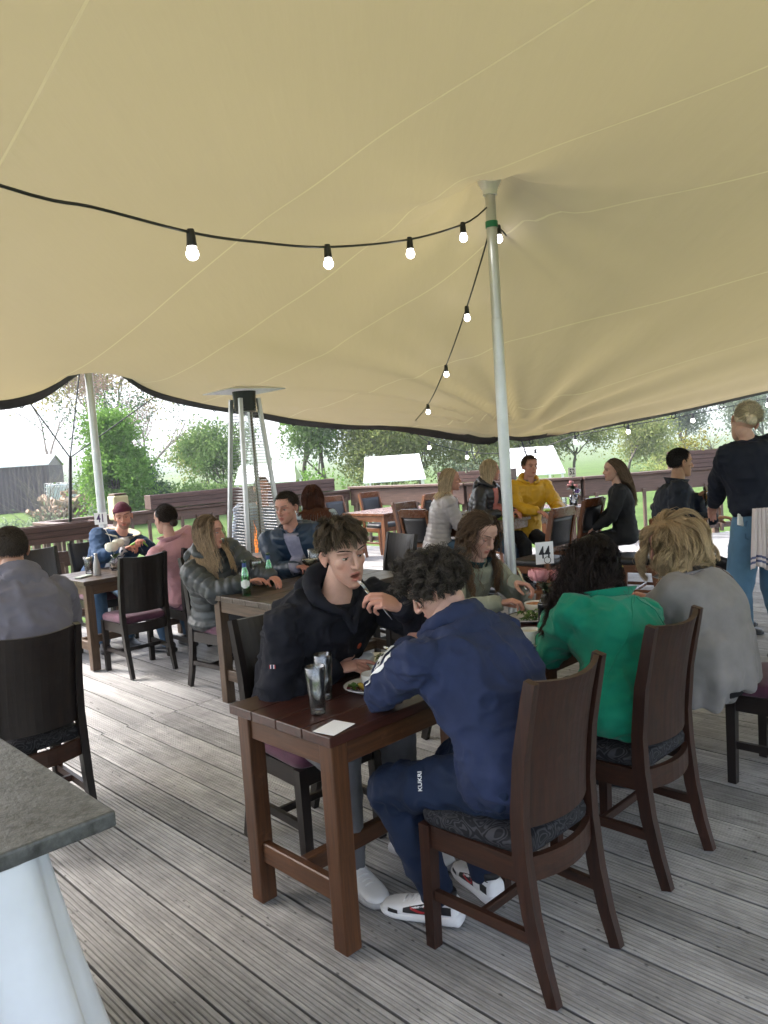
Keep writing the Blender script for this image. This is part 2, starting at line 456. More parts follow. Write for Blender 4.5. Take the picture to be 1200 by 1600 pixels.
def canopy_material():
    m, nt, b, l = nodes('canopy_fabric')
    N = nt.nodes.new
    out = nt.nodes['Material Output']
    nt.nodes.remove(b)
    tc = N('ShaderNodeTexCoord')
    n = N('ShaderNodeTexNoise'); n.inputs['Scale'].default_value = 0.9; n.inputs['Detail'].default_value = 5
    l.new(tc.outputs['Object'], n.inputs[0])
    mx = N('ShaderNodeMix'); mx.data_type = 'RGBA'
    mx.inputs[6].default_value = (0.36, 0.303, 0.303, 1); mx.inputs[7].default_value = (0.41, 0.348, 0.348, 1)
    l.new(n.outputs[0], mx.inputs[0])
    # welded seams: paler lines along the panels' joints
    dp = N('ShaderNodeVectorMath'); dp.operation = 'DOT_PRODUCT'; dp.inputs[1].default_value = (0.78, 0.62, 0); l.new(tc.outputs['Object'], dp.inputs[0])
    acc = None
    for off in (-1.95, -0.5, 0.92, 2.36, 3.3, 4.25, 5.5, 6.9):
        cp = N('ShaderNodeMath'); cp.operation = 'COMPARE'; cp.inputs[1].default_value = off; cp.inputs[2].default_value = 0.0055; l.new(dp.outputs['Value'], cp.inputs[0])
        if acc is None: acc = cp
        else:
            a2 = N('ShaderNodeMath'); a2.operation = 'ADD'; l.new(acc.outputs[0], a2.inputs[0]); l.new(cp.outputs[0], a2.inputs[1]); acc = a2
    wk = N('ShaderNodeMath'); wk.operation = 'MULTIPLY'; wk.inputs[1].default_value = 0.55; l.new(acc.outputs[0], wk.inputs[0])
    sm = N('ShaderNodeMix'); sm.data_type = 'RGBA'; sm.inputs[7].default_value = (0.62, 0.57, 0.50, 1); l.new(wk.outputs[0], sm.inputs[0]); l.new(mx.outputs[2], sm.inputs[6])
    d = N('ShaderNodeBsdfDiffuse'); l.new(sm.outputs[2], d.inputs['Color'])
    t = N('ShaderNodeBsdfTranslucent'); t.inputs['Color'].default_value = (0.41, 0.345, 0.16, 1)
    ms = N('ShaderNodeMixShader'); ms.inputs[0].default_value = 0.17
    # fine weave and slack in the cloth
    w = N('ShaderNodeTexNoise'); w.inputs['Scale'].default_value = 7.0; w.inputs['Detail'].default_value = 6
    mp = N('ShaderNodeMapping'); mp.inputs['Rotation'].default_value = (0, 0, 0.75); mp.inputs['Scale'].default_value = (1, 0.12, 1)
    l.new(tc.outputs['Object'], mp.inputs[0]); l.new(mp.outputs[0], w.inputs[0])
    bp = N('ShaderNodeBump'); bp.inputs['Strength'].default_value = 0.25; bp.inputs['Distance'].default_value = 0.02
    l.new(w.outputs[0], bp.inputs['Height']); l.new(bp.outputs[0], d.inputs['Normal']); l.new(bp.outputs[0], t.inputs['Normal'])
    l.new(d.outputs[0], ms.inputs[1]); l.new(t.outputs[0], ms.inputs[2]); l.new(ms.outputs[0], out.inputs['Surface'])
    return m
M['canopy'] = canopy_material()

# ================================================================== GROUND
def ground():
    nr, na = 90, 120
    V, F = [], []
    for i in range(nr):
        r = 0.5 + 6.0 * (1.075 ** i - 1)
        for k in range(na):
            a = 2 * math.pi * k / na
            V.append((r * math.sin(a), r * math.cos(a), 0))
    V = np.array(V); r = np.hypot(V[:, 0], V[:, 1]); az = np.arctan2(V[:, 0], V[:, 1])
    s = lambda a, b, x: np.clip((x - a) / (b - a), 0, 1) ** 2 * (3 - 2 * np.clip((x - a) / (b - a), 0, 1))
    z = -0.55 + 0.35 * s(14, 40, r) * (az < -0.05) - 1.6 * s(30, 160, r)
    z += s(250, 1500, r) * (40 + 14 * np.sin(az * 5 + 1) + 8 * np.sin(az * 13)) * (r / 1500).clip(0, 1.4)
    z += vnoise(V * 0.12) * 0.10 * s(12, 30, r)
    V[:, 2] = z
    F = [(i * na + k, i * na + (k + 1) % na, (i + 1) * na + (k + 1) % na, (i + 1) * na + k) for i in range(nr - 1) for k in range(na)]
    me = np_mesh('lawn', V, F)
    m, nt, b, l = nodes('meadow_grass')
    N = nt.nodes.new
    pset(b, rough=0.9, spec=0.1)
    tc = N('ShaderNodeTexCoord')
    n = N('ShaderNodeTexNoise'); n.inputs['Scale'].default_value = 0.5; n.inputs['Detail'].default_value = 9; n.inputs['Roughness'].default_value = 0.7
    l.new(tc.outputs['Object'], n.inputs[0])
    rp = N('ShaderNodeValToRGB'); e = rp.color_ramp.elements
    e[0].position = 0.3; e[0].color = (0.045, 0.085, 0.02, 1); e[1].position = 0.7; e[1].color = (0.105, 0.16, 0.045, 1)
    l.new(n.outputs[0], rp.inputs[0])
    vo = N('ShaderNodeTexVoronoi'); vo.inputs['Scale'].default_value = 0.007; l.new(tc.outputs['Object'], vo.inputs[0])
    rp2 = N('ShaderNodeValToRGB'); e = rp2.color_ramp.elements
    e[0].color = (0.05, 0.09, 0.025, 1); e[1].color = (0.13, 0.17, 0.06, 1)
    l.new(vo.outputs['Color'], rp2.inputs[0])
    ln = N('ShaderNodeVectorMath'); ln.operation = 'LENGTH'; l.new(tc.outputs['Object'], ln.inputs[0])
    mr = N('ShaderNodeMapRange'); mr.inputs[1].default_value = 80; mr.inputs[2].default_value = 200
    l.new(ln.outputs['Value'], mr.inputs[0])
    mx = N('ShaderNodeMix'); mx.data_type = 'RGBA'
    l.new(mr.outputs[0], mx.inputs[0]); l.new(rp.outputs[0], mx.inputs[6]); l.new(rp2.outputs[0], mx.inputs[7])
    l.new(mx.outputs[2], b.inputs['Base Color'])
    o = link_mesh('lawn', me, m)
    tag(o, kind='structure')
    return o
ground()

# ================================================================== DECK
PITCHW = 0.1705
SEAM_V = 4.73
def plank_mesh(length, wdt=0.160, ng=9):
    p = wdt / ng
    prof = []
    x = -wdt / 2
    prof.append((x, -0.028)); prof.append((x, -0.0015)); 
    for i in range(ng):
        a = -wdt / 2 + i * p
        if i == 0: prof.append((a + 0.0015, 0.0))
        else: prof.append((a + 0.0018, 0.0))
        if i < ng - 1:
            prof.append((a + p - 0.0052, 0.0)); prof.append((a + p - 0.0040, -0.0045)); prof.append((a + p - 0.0004, -0.0045))
    prof.append((wdt / 2 - 0.0015, 0.0)); prof.append((wdt / 2, -0.0015)); prof.append((wdt / 2, -0.028))
    n = len(prof)
    V = [(x, y, z) for y in (0.0, length) for x, z in prof]
    F = [(i, i + 1, n + i + 1, n + i) for i in range(n - 1)]
    me = bpy.data.meshes.new('plank')
    me.from_pydata(V, [], F + [tuple(range(n))[::-1], tuple(range(n, 2 * n))] + [(0, n, 2 * n - 1, n - 1)])
    me.update()
    me.materials.append(M['plank'])
    return me

KF = [(3.95, 11.0), (9.25, 10.5), (9.5, 8.0), (10.4, 6.4), (12.3, 5.2), (14.2, 3.9)]     # far rail line in (u, v)
def vmax(u):
    if u < 4.0: return 8.35
    for (a, b), (c, d) in zip(KF[:-1], KF[1:]):
        if a <= u <= c: return b + (d - b) * (u - a) / (c - a)
    return KF[-1][1]
bmd = bmesh.new()
box(bmd, -2.6, 3.9, -2.4, 8.3, -0.16, -0.06)
box(bmd, 3.9, 9.2, -2.4, 10.4, -0.161, -0.061)
box(bmd, 9.2, 14.0, -2.4, 4.0, -0.162, -0.062)
deck = obj('deck', bmd, simple('deck_joist_shadow', (0.03, 0.026, 0.022), rough=0.9))
deck.rotation_euler = (0, 0, AZ); tag(deck, kind='structure')
FRONT0 = -2.2
me_f = plank_mesh(SEAM_V - FRONT0 - 0.003)
me_r = plank_mesh(1.0)
u = 1.11 - PITCHW / 2 - PITCHW * 21
while u < 14.0:
    if u < 9.4 or vmax(u) > SEAM_V:
        o = link_mesh('plank', me_f, None, deck); o.location = (u, FRONT0, rng.uniform(-0.0012, 0.0012)); o.rotation_euler = (0, rng.uniform(-0.006, 0.006), 0)
        o = link_mesh('plank', me_r, None, deck); o.location = (u + 0.02, SEAM_V + 0.003, rng.uniform(-0.0012, 0.0012)); o.scale = (1, vmax(u) - SEAM_V, 1)
    else:
        o = link_mesh('plank', me_r, None, deck); o.location = (u, FRONT0, 0); o.scale = (1, vmax(u) - FRONT0, 1)
    u += PITCHW

# ================================================================== RAILINGS AND PLANTERS
def railing(p0, p1, z_rail, label, nb=None, top=True):
    """Straight railing from p0 to p1 (deck frame): posts, boards, square balusters."""
    p0, p1 = Vector(p0), Vector(p1)
    L = (p1 - p0).length
    rot = math.degrees(math.atan2((p1 - p0).y, (p1 - p0).x))
    t = empty('deck_railing', p0.x, p0.y, 0, rot, label, 'railing')
    z0, z1 = z_rail
    bm = bmesh.new(); box(bm, 0, L, -0.03, 0.03, z0, z1, 0.006); obj('rail_board', bm, M['rail_wood'], t)
    if top:
        bm = bmesh.new(); box(bm, -0.02, L + 0.02, -0.075, 0.075, z1 + 0.003, z1 + 0.045, 0.006); obj('top_rail', bm, M['rail_wood'], t)
    bm = bmesh.new(); box(bm, 0, L, -0.025, 0.025, 0.09, 0.17, 0.004); obj('bottom_rail', bm, M['rail_wood'], t)
    npost = max(2, int(L / 1.8) + 1)
    pme = None
    for i in range(npost):
        x = 0.05 + (L - 0.1) * i / (npost - 1)
        if pme is None:
            bm = bmesh.new(); box(bm, -0.045, 0.045, 0.032, 0.12, -0.5, z1, 0.006); o = obj('post', bm, M['rail_post'], t); pme = o.data
        else: o = link_mesh('post', pme, None, t)
        o.location = (x, 0, 0)
    nb = nb or int(L / 0.26)
    bme = None
    for i in range(nb):
        x = 0.18 + (L - 0.3) * i / max(1, nb - 1)
        if bme is None:
            bm = bmesh.new(); box(bm, -0.022, 0.022, -0.072, -0.028, 0.04, z0 + 0.05, 0.003); o = obj('baluster', bm, M['rail_post'], t); bme = o.data
        else: o = link_mesh('baluster', bme, None, t)
        o.location = (x, 0, 0)
    return t
railing((-2.0, 8.35), (3.85, 8.35), (0.66, 0.82), 'brown wooden deck railing at the left behind the table with the 41 sign', top=False)
railing((4.0, 10.9), (9.3, 10.5), (0.82, 0.97), 'long brown deck railing running behind the patio heater')
railing((9.3, 10.45), (9.55, 8.0), (0.72, 1.02), 'reddish deck railing behind the empty orange table')
railing((9.55, 7.95), (10.4, 6.4), (0.76, 1.02), 'short deck railing behind the three people at the far table', top=True)
railing((10.4, 6.35), (14.2, 3.9), (0.76, 1.02), 'dark deck railing behind the man holding the beer', top=True)
# return of the deck edge between the two left railings
railing((3.95, 8.4), (3.95, 10.9), (0.82, 0.97), 'side deck railing behind the man in the burgundy beanie')

def planter(p0, p1, z0, z1, label, w=0.2):
    p0, p1 = Vector(p0), Vector(p1); L = (p1 - p0).length
    rot = math.degrees(math.atan2((p1 - p0).y, (p1 - p0).x))
    t = empty('planter_box', p0.x, p0.y, z0, rot, label, 'planter', None)
    hh = z1 - z0; n = max(3, int(hh / 0.055)); s = hh / n
    bm = bmesh.new(); box(bm, 0.01, L - 0.01, -w / 2 + 0.012, w / 2 - 0.012, 0.0, hh - 0.03); obj('soil', bm, simple('soil', (0.04, 0.03, 0.02), rough=0.95), t)
    me = None
    for sy in (-1, 1):
        for i in range(n):
            if me is None:
                bm = bmesh.new(); box(bm, 0, L, -0.01, 0.01, 0.002, s - 0.004, 0.003); o = obj('slat', bm, M['planter_wood'], t); me = o.data
            else: o = link_mesh('slat', me, None, t)
            o.location = (0, sy * w / 2, i * s)
    me = None
    for x in (-0.012, L + 0.012):
        if me is None:
            bm = bmesh.new(); box(bm, -0.011, 0.011, -w / 2 - 0.012, w / 2 + 0.012, 0, hh, 0.003); o = obj('end_board', bm, M['planter_wood'], t); me = o.data
        else: o = link_mesh('end_board', me, None, t)
        o.location = (x, 0, 0)
    return t
planter((-1.0, 8.36), (3.6, 8.36), 0.93, 1.12, 'long slatted planter box on the left railing in front of the bushes')
planter((5.55, 10.8), (8.9, 10.55), 1.025, 1.24, 'long red-brown planter box on the railing behind the patio heater')
planter((9.58, 8.5), (9.9, 7.3), 1.07, 1.25, 'planter box with low plants behind the blonde woman in the silver jacket')
planter((11.7, 5.55), (12.5, 5.05), 1.07, 1.34, 'planter box holding a bare brown shrub beside the waitress')
# lamp post on the railing
t = empty('post_lamp', 3.95, 8.42, 0, 0, 'square cream lamp on the railing post beside the burgundy beanie', 'lamp')
bm = bmesh.new(); box(bm, -0.06, 0.06, -0.06, 0.06, 0, 1.08, 0.006); obj('post', bm, M['rail_post'], t)
bm = bmesh.new(); box(bm, -0.09, 0.09, -0.09, 0.09, 1.083, 1.36, 0.02, seg=2); obj('lamp_shade', bm, simple('cream_shade', (0.62, 0.57, 0.36), rough=0.5, var=0.12), t)
bm = bmesh.new(); box(bm, -0.075, 0.075, -0.075, 0.075, 1.363, 1.385, 0.006); obj('cap', bm, M['rail_post'], t)

# ================================================================== CANOPY
PT = np.array([0.832, 5.2, 3.38])          # top of the main pole
EDGE = [(-4.15, 4.2, 2.75), (-4.10, 5.6, 2.42), (-3.72, 6.9, 2.33), (-3.37, 7.6, 2.40), (-3.10, 8.0, 2.65), (-2.96, 8.12, 2.76), (-2.80, 8.3, 2.78), (-2.53, 9.0, 2.51),
        (-1.95, 9.9, 2.35), (-1.20, 10.4, 2.17), (-0.58, 10.7, 2.07), (0.08, 10.7, 1.98), (0.94, 10.4, 1.85), (1.79, 9.8, 1.69), (3.16, 9.4, 1.82), (4.52, 9.0, 2.04), (6.4, 8.3, 2.4), (8.0, 6.8, 2.6)]
BACK = [(-3.2, -0.6, 3.25), (-1, -1.1, 3.45), (2, -1.2, 3.45), (4.6, -0.8, 3.4), (8.0, 0.6, 3.0)]
def resample(P, n, smooth=0):
    P = np.array(P, float)
    d = np.concatenate([[0], np.cumsum(np.linalg.norm(np.diff(P, axis=0), axis=1))]); d /= d[-1]
    # Catmull-Rom
    t = np.linspace(0, 1, n); out = []
    for x in t:
        i = min(max(np.searchsorted(d, x) - 1, 0), len(P) - 2)
        f = (x - d[i]) / (d[i + 1] - d[i])
        p0 = P[max(i - 1, 0)]; p1 = P[i]; p2 = P[i + 1]; p3 = P[min(i + 2, len(P) - 1)]
        m1 = (p2 - p0) / 2; m2 = (p3 - p1) / 2
        out.append((2 * f**3 - 3 * f**2 + 1) * p1 + (f**3 - 2 * f**2 + f) * m1 + (-2 * f**3 + 3 * f**2) * p2 + (f**3 - f**2) * m2)
    return np.array(out)
NI, NJ = 221, 151
def build_canopy():
    G = np.zeros((NI, NJ, 3))
    e = resample(EDGE, NI); b = resample(BACK, NI)
    s = np.linspace(0, 1, NJ) ** 1.0
    for i in range(NI): G[i] = e[i][None] * (1 - s[:, None]) + b[i][None] * s[:, None]
    fixed = np.zeros((NI, NJ), bool); fixed[0] = fixed[-1] = True; fixed[:, 0] = fixed[:, -1] = True
    lift = [(PT, 0.17)]
    Z0 = G[:, :, 2].copy()
    for c, rr in lift:
        d = np.hypot(G[:, :, 0] - c[0], G[:, :, 1] - c[1])
        i, j = np.unravel_index(np.argmin(d), d.shape)
        mask = d < rr
        mask[i, j] = True
        G[mask, 2] = c[2]; fixed |= mask
    Z = G[:, :, 2]
    # membrane relaxation of the height with plate-like smoothing round the poles
    hx = 1.0; 
    for it in range(4200):
        N_ = 0.25 * (np.roll(Z, 1, 0) + np.roll(Z, -1, 0) + np.roll(Z, 1, 1) + np.roll(Z, -1, 1))
        Z = np.where(fixed, Z, Z + 1.0 * (N_ - Z))
    # soften the cusp at the poles: a few smoothing passes that leave the rim fixed
    rim = np.zeros_like(fixed); rim[0] = rim[-1] = True; rim[:, 0] = rim[:, -1] = True
    G[:, :, 2] = Z
    # folds radiating from the tied-down corner
    cx, cy = 1.79, 9.8
    dx = G[:, :, 0] - cx; dy = G[:, :, 1] - cy; d = np.hypot(dx, dy); th = np.arctan2(dy, dx)
    A = 0.060 * np.exp(-d / 1.6) * np.clip(d / 0.7, 0, 1)
    G[:, :, 2] += A * (np.sin(th * 17) + 0.55 * np.sin(th * 31 + 1))
    dpx = G[:, :, 0] - PT[0]; dpy = G[:, :, 1] - PT[1]; dp = np.hypot(dpx, dpy); tp = np.arctan2(dpy, dpx)
    G[:, :, 2] += 0.03 * np.exp(-dp / 0.8) * np.clip(dp / 0.25, 0, 1) * np.sin(tp * 9 + 0.5)
    nz = vnoise(np.stack([G[:, :, 0].ravel() * 0.9, G[:, :, 1].ravel() * 0.9, np.zeros(NI * NJ)], 1)).reshape(NI, NJ)
    G[:, 1:-1, 2] += 0.02 * nz[:, 1:-1]
    return G
CG = build_canopy()
idx = np.arange(NI * NJ).reshape(NI, NJ)
CF = np.stack([idx[:-1, :-1], idx[1:, :-1], idx[1:, 1:], idx[:-1, 1:]], -1).reshape(-1, 4)
canopy = link_mesh('tent_canopy', np_mesh('tent_canopy', CG.reshape(-1, 3), CF), M['canopy'])
tag(canopy, 'big beige stretch tent canopy with black edging over the whole deck', 'canopy')
from mathutils.bvhtree import BVHTree
cbvh = BVHTree.FromPolygons([tuple(p) for p in CG.reshape(-1, 3)], [tuple(f) for f in CF])
def canopy_z(x, y):
    h = cbvh.ray_cast(Vector((x, y, 0.2)), Vector((0, 0, 1)))
    return h[0].z if h[0] is not None else None
# black edging band under the rim, with eyelets
bm = bmesh.new()
prev = None
for i in range(16, NI - 11):
    e0 = Vector(CG[i, 0]); e1 = e0 + (Vector(CG[i, 2]) - e0).normalized() * 0.085
    a = bm.verts.new(e0 + Vector((0, 0, -0.062 if e0.x < 1.5 else -0.026))); b = bm.verts.new(e1 + Vector((0, 0, -0.007))); c = bm.verts.new(e0 + Vector((0, 0.02, 0.012)))
    if prev: bm.faces.new((prev[0], a, b, prev[1])); bm.faces.new((prev[2], c, a, prev[0]))
    prev = (a, b, c)
obj('edge_trim', bm, M['trim'], canopy, smooth=True)
for i in range(22, NI - 14, 7):
    e0 = Vector(CG[i, 0]) + Vector((0, 0, -0.045)); tdir = (Vector(CG[i + 1, 0]) - Vector(CG[i - 1, 0])).normalized()
    bm = bmesh.new()
    tube(bm, [e0 + tdir * (0.025 * math.cos(a)) + Vector((0, 0, 0.028 * math.sin(a))) for a in np.linspace(0, 2 * math.pi, 11)], 0.006, 5, cap=False)
    obj('eyelet', bm, M['trim'], canopy)
# poles
def pole(name, x, y, z1, r, label, cap=None):
    t = bpy.data.objects.new(name, None); col.objects.link(t); t.location = (x, y, 0); tag(t, label, 'pole')
    bm = bmesh.new(); lathe(bm, [(0, 0.012), (r, 0.012), (r, z1 - 0.9), (r * 0.93, z1 - 0.895), (r * 0.93, z1), (0, z1)], 20); obj('shaft', bm, M['alu'], t, smooth=False)
    bm = bmesh.new(); lathe(bm, [(0, 0.0), (0.09, 0.0), (0.09, 0.012), (r * 1.3, 0.014), (r * 1.3, 0.06), (0, 0.06)], 20); obj('foot_plate', bm, M['alu'], t)
    if cap:
        bm = bmesh.new(); lathe(bm, [(0, z1 - 0.10), (0.045, z1 - 0.10), (0.048, z1 - 0.07), (0.075, z1 - 0.02), (0.078, z1 + 0.0), (0, z1 + 0.005)], 28); obj('pole_cap', bm, M['white'], t, smooth=False)
    return t
mp_ = pole('tent_pole', PT[0], PT[1], PT[2] - 0.012, 0.037, 'tall silver tent pole in the middle beside the girl with long hair', True)
bm = bmesh.new(); lathe(bm, [(0.036, 3.06), (0.041, 3.06), (0.041, 3.10), (0.036, 3.10)], 20); obj('green_tape', bm, M['green_tape'], mp_)
pole('tent_pole', -2.93, 8.05, 2.76, 0.042, 'silver tent pole at the left railing behind the 41 sign')

# guy ropes at the left peak
def rope(pts, label, r=0.007, mat='rope', name='guy_rope'):
    bm = bmesh.new(); tube(bm, pts, r, 6)
    return tag(obj(name, bm, M[mat], None, True), label, 'rope')
KN = (-3.42, 8.6, 1.82)
rope([(-3.37, 7.62, 2.36), KN], 'thin rope from the left low edge of the canopy to the knot')
rope([(-2.53, 9.02, 2.47), KN], 'thin rope from the right low edge of the canopy to the knot')
rope([(-3.05, 8.15, 2.72), KN], 'upright dark rope from the canopy peak down to the knot')
rope([KN, (-3.60, 8.85, 1.0), (-3.85, 9.3, -0.5)], 'thick black ratchet strap below the rope knot', 0.02, 'black', 'ratchet_strap')
rope([(1.79, 9.8, 1.68), (2.3, 11.2, 0.75)], 'thin rope tying down the yellow canopy corner', 0.009)

# ================================================================== FESTOON LIGHTS
def festoon(ctrl, bulbs, label, r=0.006, br=0.025):
    t = bpy.data.objects.new('festoon_lights', None); col.objects.link(t); t.location = ctrl[0]; tag(t, label, 'string lights')
    o0 = Vector(ctrl[0])
    P = resample(ctrl, 60)
    bm = bmesh.new(); tube(bm, [Vector(p) - o0 for p in P], r, 6); obj('cable', bm, M['black'], t, True)
    hm = gm = None
    for q in bulbs:
        q = Vector(q); k = np.argmin(np.linalg.norm(P - np.array(q), axis=1)); q = Vector(P[k])
        if hm is None:
            bm = bmesh.new(); lathe(bm, [(0, 0.012), (0.014, 0.012), (0.017, 0.0), (0.019, -0.03), (0.021, -0.055), (0, -0.055)], 14); o = obj('lamp_holder', bm, M['black'], t, False); hm = o.data
            bm = bmesh.new(); lathe(bm, [(0.016, -0.054), (0.019, -0.06)] + [(br * math.sin(a), -0.084 + br * math.cos(a)) for a in np.linspace(0.7, math.pi, 12)][:-1] + [(0, -0.084 - br)], 18); o2 = obj('bulb', bm, M['bulb'], t, True); gm = o2.data
        else:
            o = link_mesh('lamp_holder', hm, None, t); o2 = link_mesh('bulb', gm, None, t)
        o.location = q - o0; o2.location = q - o0
    return t

festoon([(-1.7, 1.5, 2.62), (-1.083, 2.4, 2.523), (-0.92, 2.75, 2.554), (-0.676, 3.15, 2.563), (-0.489, 3.55, 2.622), (-0.189, 4.0, 2.696), (0.256, 4.6, 2.864), (0.635, 5.0, 3.045), (0.80, 5.165, 3.081 + 0.1)],
        [(-0.676, 3.15, 2.563), (-0.189, 4.0, 2.696), (0.256, 4.6, 2.864), (0.635, 5.0, 3.045)], 'near string of lit globe bulbs swagged across to the main tent pole')
festoon([(0.844, 5.245, 3.13), (0.832, 5.4, 3.049), (0.771, 6.3, 2.749), (0.70, 7.7, 2.433), (0.593, 9.0, 2.156), (0.436, 10.6, 1.969)],
        [(0.771, 6.3, 2.749), (0.70, 7.7, 2.433), (0.593, 9.0, 2.156)], 'string of globe bulbs running down from the tent pole to the far edge')
festoon([(0.85, 5.24, 3.16), (0.93, 5.5, 3.14), (1.6, 6.6, 2.9), (2.6, 7.8, 2.55), (3.9, 9.0, 2.05)][:3], [(0.93, 5.5, 3.14)], 'short string with one bulb just right of the tent pole')
festoon([(0.438, 10.65, 1.97), (0.692, 11.0, 1.748), (1.275, 11.2, 1.563), (1.777, 11.0, 1.511), (2.192, 10.8, 1.536), (2.624, 10.5, 1.679), (3.227, 10.2, 1.766), (4.009, 10.0, 1.853), (4.894, 9.8, 1.984), (5.6, 9.4, 2.1)],
        [(0.692, 11.0, 1.748), (1.275, 11.2, 1.563), (2.192, 10.8, 1.536), (2.624, 10.5, 1.679), (3.227, 10.2, 1.766), (4.009, 10.0, 1.853), (4.894, 9.8, 1.984)], 'string of bulbs hanging outside along the far canopy edge')
# ================================================================== PEOPLE: geometry kit (numpy)
def _ico(sub):
    bm = bmesh.new(); bmesh.ops.create_icosphere(bm, subdivisions=sub, radius=1.0)
    bm.verts.ensure_lookup_table()
    V = np.array([v.co[:] for v in bm.verts]); F = np.array([[v.index for v in f.verts] for f in bm.faces]); bm.free()
    return V, F
ICO2, ICO3, ICO4, ICO5 = _ico(2), _ico(3), _ico(4), _ico(5)
def nrm(v):
    v = np.asarray(v, float); return v / max(1e-9, np.linalg.norm(v))
def A3(*a): return np.array(a, float)

Z3 = A3(0, 0, 1)
def ell(c, r, R=None, ico=None):
    V, F = ico or ICO3
    P = V * np.asarray(r, float)
    if R is not None: P = P @ np.asarray(R).T
    return P + np.asarray(c, float), F
def cone(p0, r0, p1, r1, ico=None):
    V, F = ico or ICO3
    p0, p1 = np.asarray(p0, float), np.asarray(p1, float)
    a = nrm(p1 - p0); up = V @ a > 0.001
    return np.where(up[:, None], p1 + V * r1, p0 + V * r0), F
def chain(pts, rs, ico=None):
    return [cone(pts[i], rs[i], pts[i + 1], rs[i + 1], ico) for i in range(len(pts) - 1)]
def loft(rings):
    n = len(rings[0]); V = np.concatenate(rings + [[np.mean(rings[0], 0)], [np.mean(rings[-1], 0)]])
    F = []
    for j in range(len(rings) - 1):
        for i in range(n):
            a, b = j * n + i, j * n + (i + 1) % n
            F += [(a, b, b + n), (a, b + n, a + n)]
    c0, c1 = len(V) - 2, len(V) - 1; m = (len(rings) - 1) * n
    for i in range(n): F += [(c0, (i + 1) % n, i), (c1, m + i, m + (i + 1) % n)]
    return V, np.array(F)
def ring(c, a, b, ra, rb, n=28, e=1.0):
    t = np.linspace(0, 2 * np.pi, n, endpoint=False); ct, st = np.cos(t), np.sin(t)
    x = np.sign(ct) * np.abs(ct) ** e; y = np.sign(st) * np.abs(st) ** e
    return np.asarray(c)[None] + np.asarray(a)[None] * (ra * x)[:, None] + np.asarray(b)[None] * (rb * y)[:, None]
def tri_xform(parts, Mx, t=(0, 0, 0)):
    return [(V @ np.asarray(Mx).T + np.asarray(t), F) for V, F in parts]

def union(parts, voxel, smooth=4, fac=0.5):
    """Closed pieces -> one continuous surface (quads)."""
    off = 0; Vs, Fs = [], []
    for V, F in parts:
        Vs.append(V); Fs.append(F + off); off += len(V)
    me = np_mesh('tmp', np.concatenate(Vs), np.concatenate(Fs), False)
    o = bpy.data.objects.new('tmp', me); col.objects.link(o)
    r = o.modifiers.new('r', 'REMESH'); r.mode = 'VOXEL'; r.voxel_size = voxel; r.adaptivity = 0.0
    if smooth:
        s = o.modifiers.new('s', 'SMOOTH'); s.factor = fac; s.iterations = smooth
    dg = bpy.context.evaluated_depsgraph_get()
    ev = o.evaluated_get(dg); m2 = ev.to_mesh()
    V = np.empty(len(m2.vertices) * 3, np.float32); m2.vertices.foreach_get('co', V); V = V.reshape(-1, 3).astype(float)
    F = np.empty(len(m2.loops), np.int32); m2.loops.foreach_get('vertex_index', F); F = F.reshape(-1, 4)
    ev.to_mesh_clear()
    bpy.data.objects.remove(o); bpy.data.meshes.remove(me)
    return V, F
def normals(V, F):
    n = np.cross(V[F[:, 2]] - V[F[:, 0]], V[F[:, 3 % F.shape[1]]] - V[F[:, 1]]) if F.shape[1] == 4 else np.cross(V[F[:, 1]] - V[F[:, 0]], V[F[:, 2]] - V[F[:, 0]])
    N = np.zeros_like(V)
    for k in range(F.shape[1]): np.add.at(N, F[:, k], n)
    return N / np.maximum(1e-12, np.linalg.norm(N, axis=1))[:, None]
def segd(V, a, b):
    """distance to segment and parameter along it"""
    a, b = np.asarray(a, float), np.asarray(b, float); d = b - a; L2 = max(1e-9, d @ d)
    t = np.clip((V - a) @ d / L2, 0, 1)
    return np.linalg.norm(V - a - t[:, None] * d, axis=1), t
def crease(V, N, amp, scale=14.0, seed=0.0, stretch=(1, 1, 1)):
    X = (V + seed) * scale * np.asarray(stretch)
    n1 = vnoise(X); n2 = vnoise(X * 2.3 + 9)
    r = (1 - np.abs(n1) * 3.4).clip(-0.5, 1) * 0.75 + 0.45 * (1 - np.abs(n2) * 3.2).clip(-0.5, 1)
    return r * amp
def rot_to(f, up):
    """matrix with columns right, forward, up from a forward and a rough up vector"""
    f = nrm(f); r = nrm(np.cross(f, up)); u = np.cross(r, f)
    return np.stack([r, f, u], 1)
def ik(a, c, l1, l2, hint):
    """middle joint between a and c"""
    a, c = np.asarray(a, float), np.asarray(c, float)
    d = c - a; D = np.linalg.norm(d)
    if D > (l1 + l2) * 0.999:
        return a + d * l1 / (l1 + l2), c
    x = (l1 * l1 - l2 * l2 + D * D) / (2 * D); h = math.sqrt(max(0, l1 * l1 - x * x))
    dn = d / D; hv = np.asarray(hint, float); hv = hv - dn * (hv @ dn)
    return a + dn * x + nrm(hv) * h, c

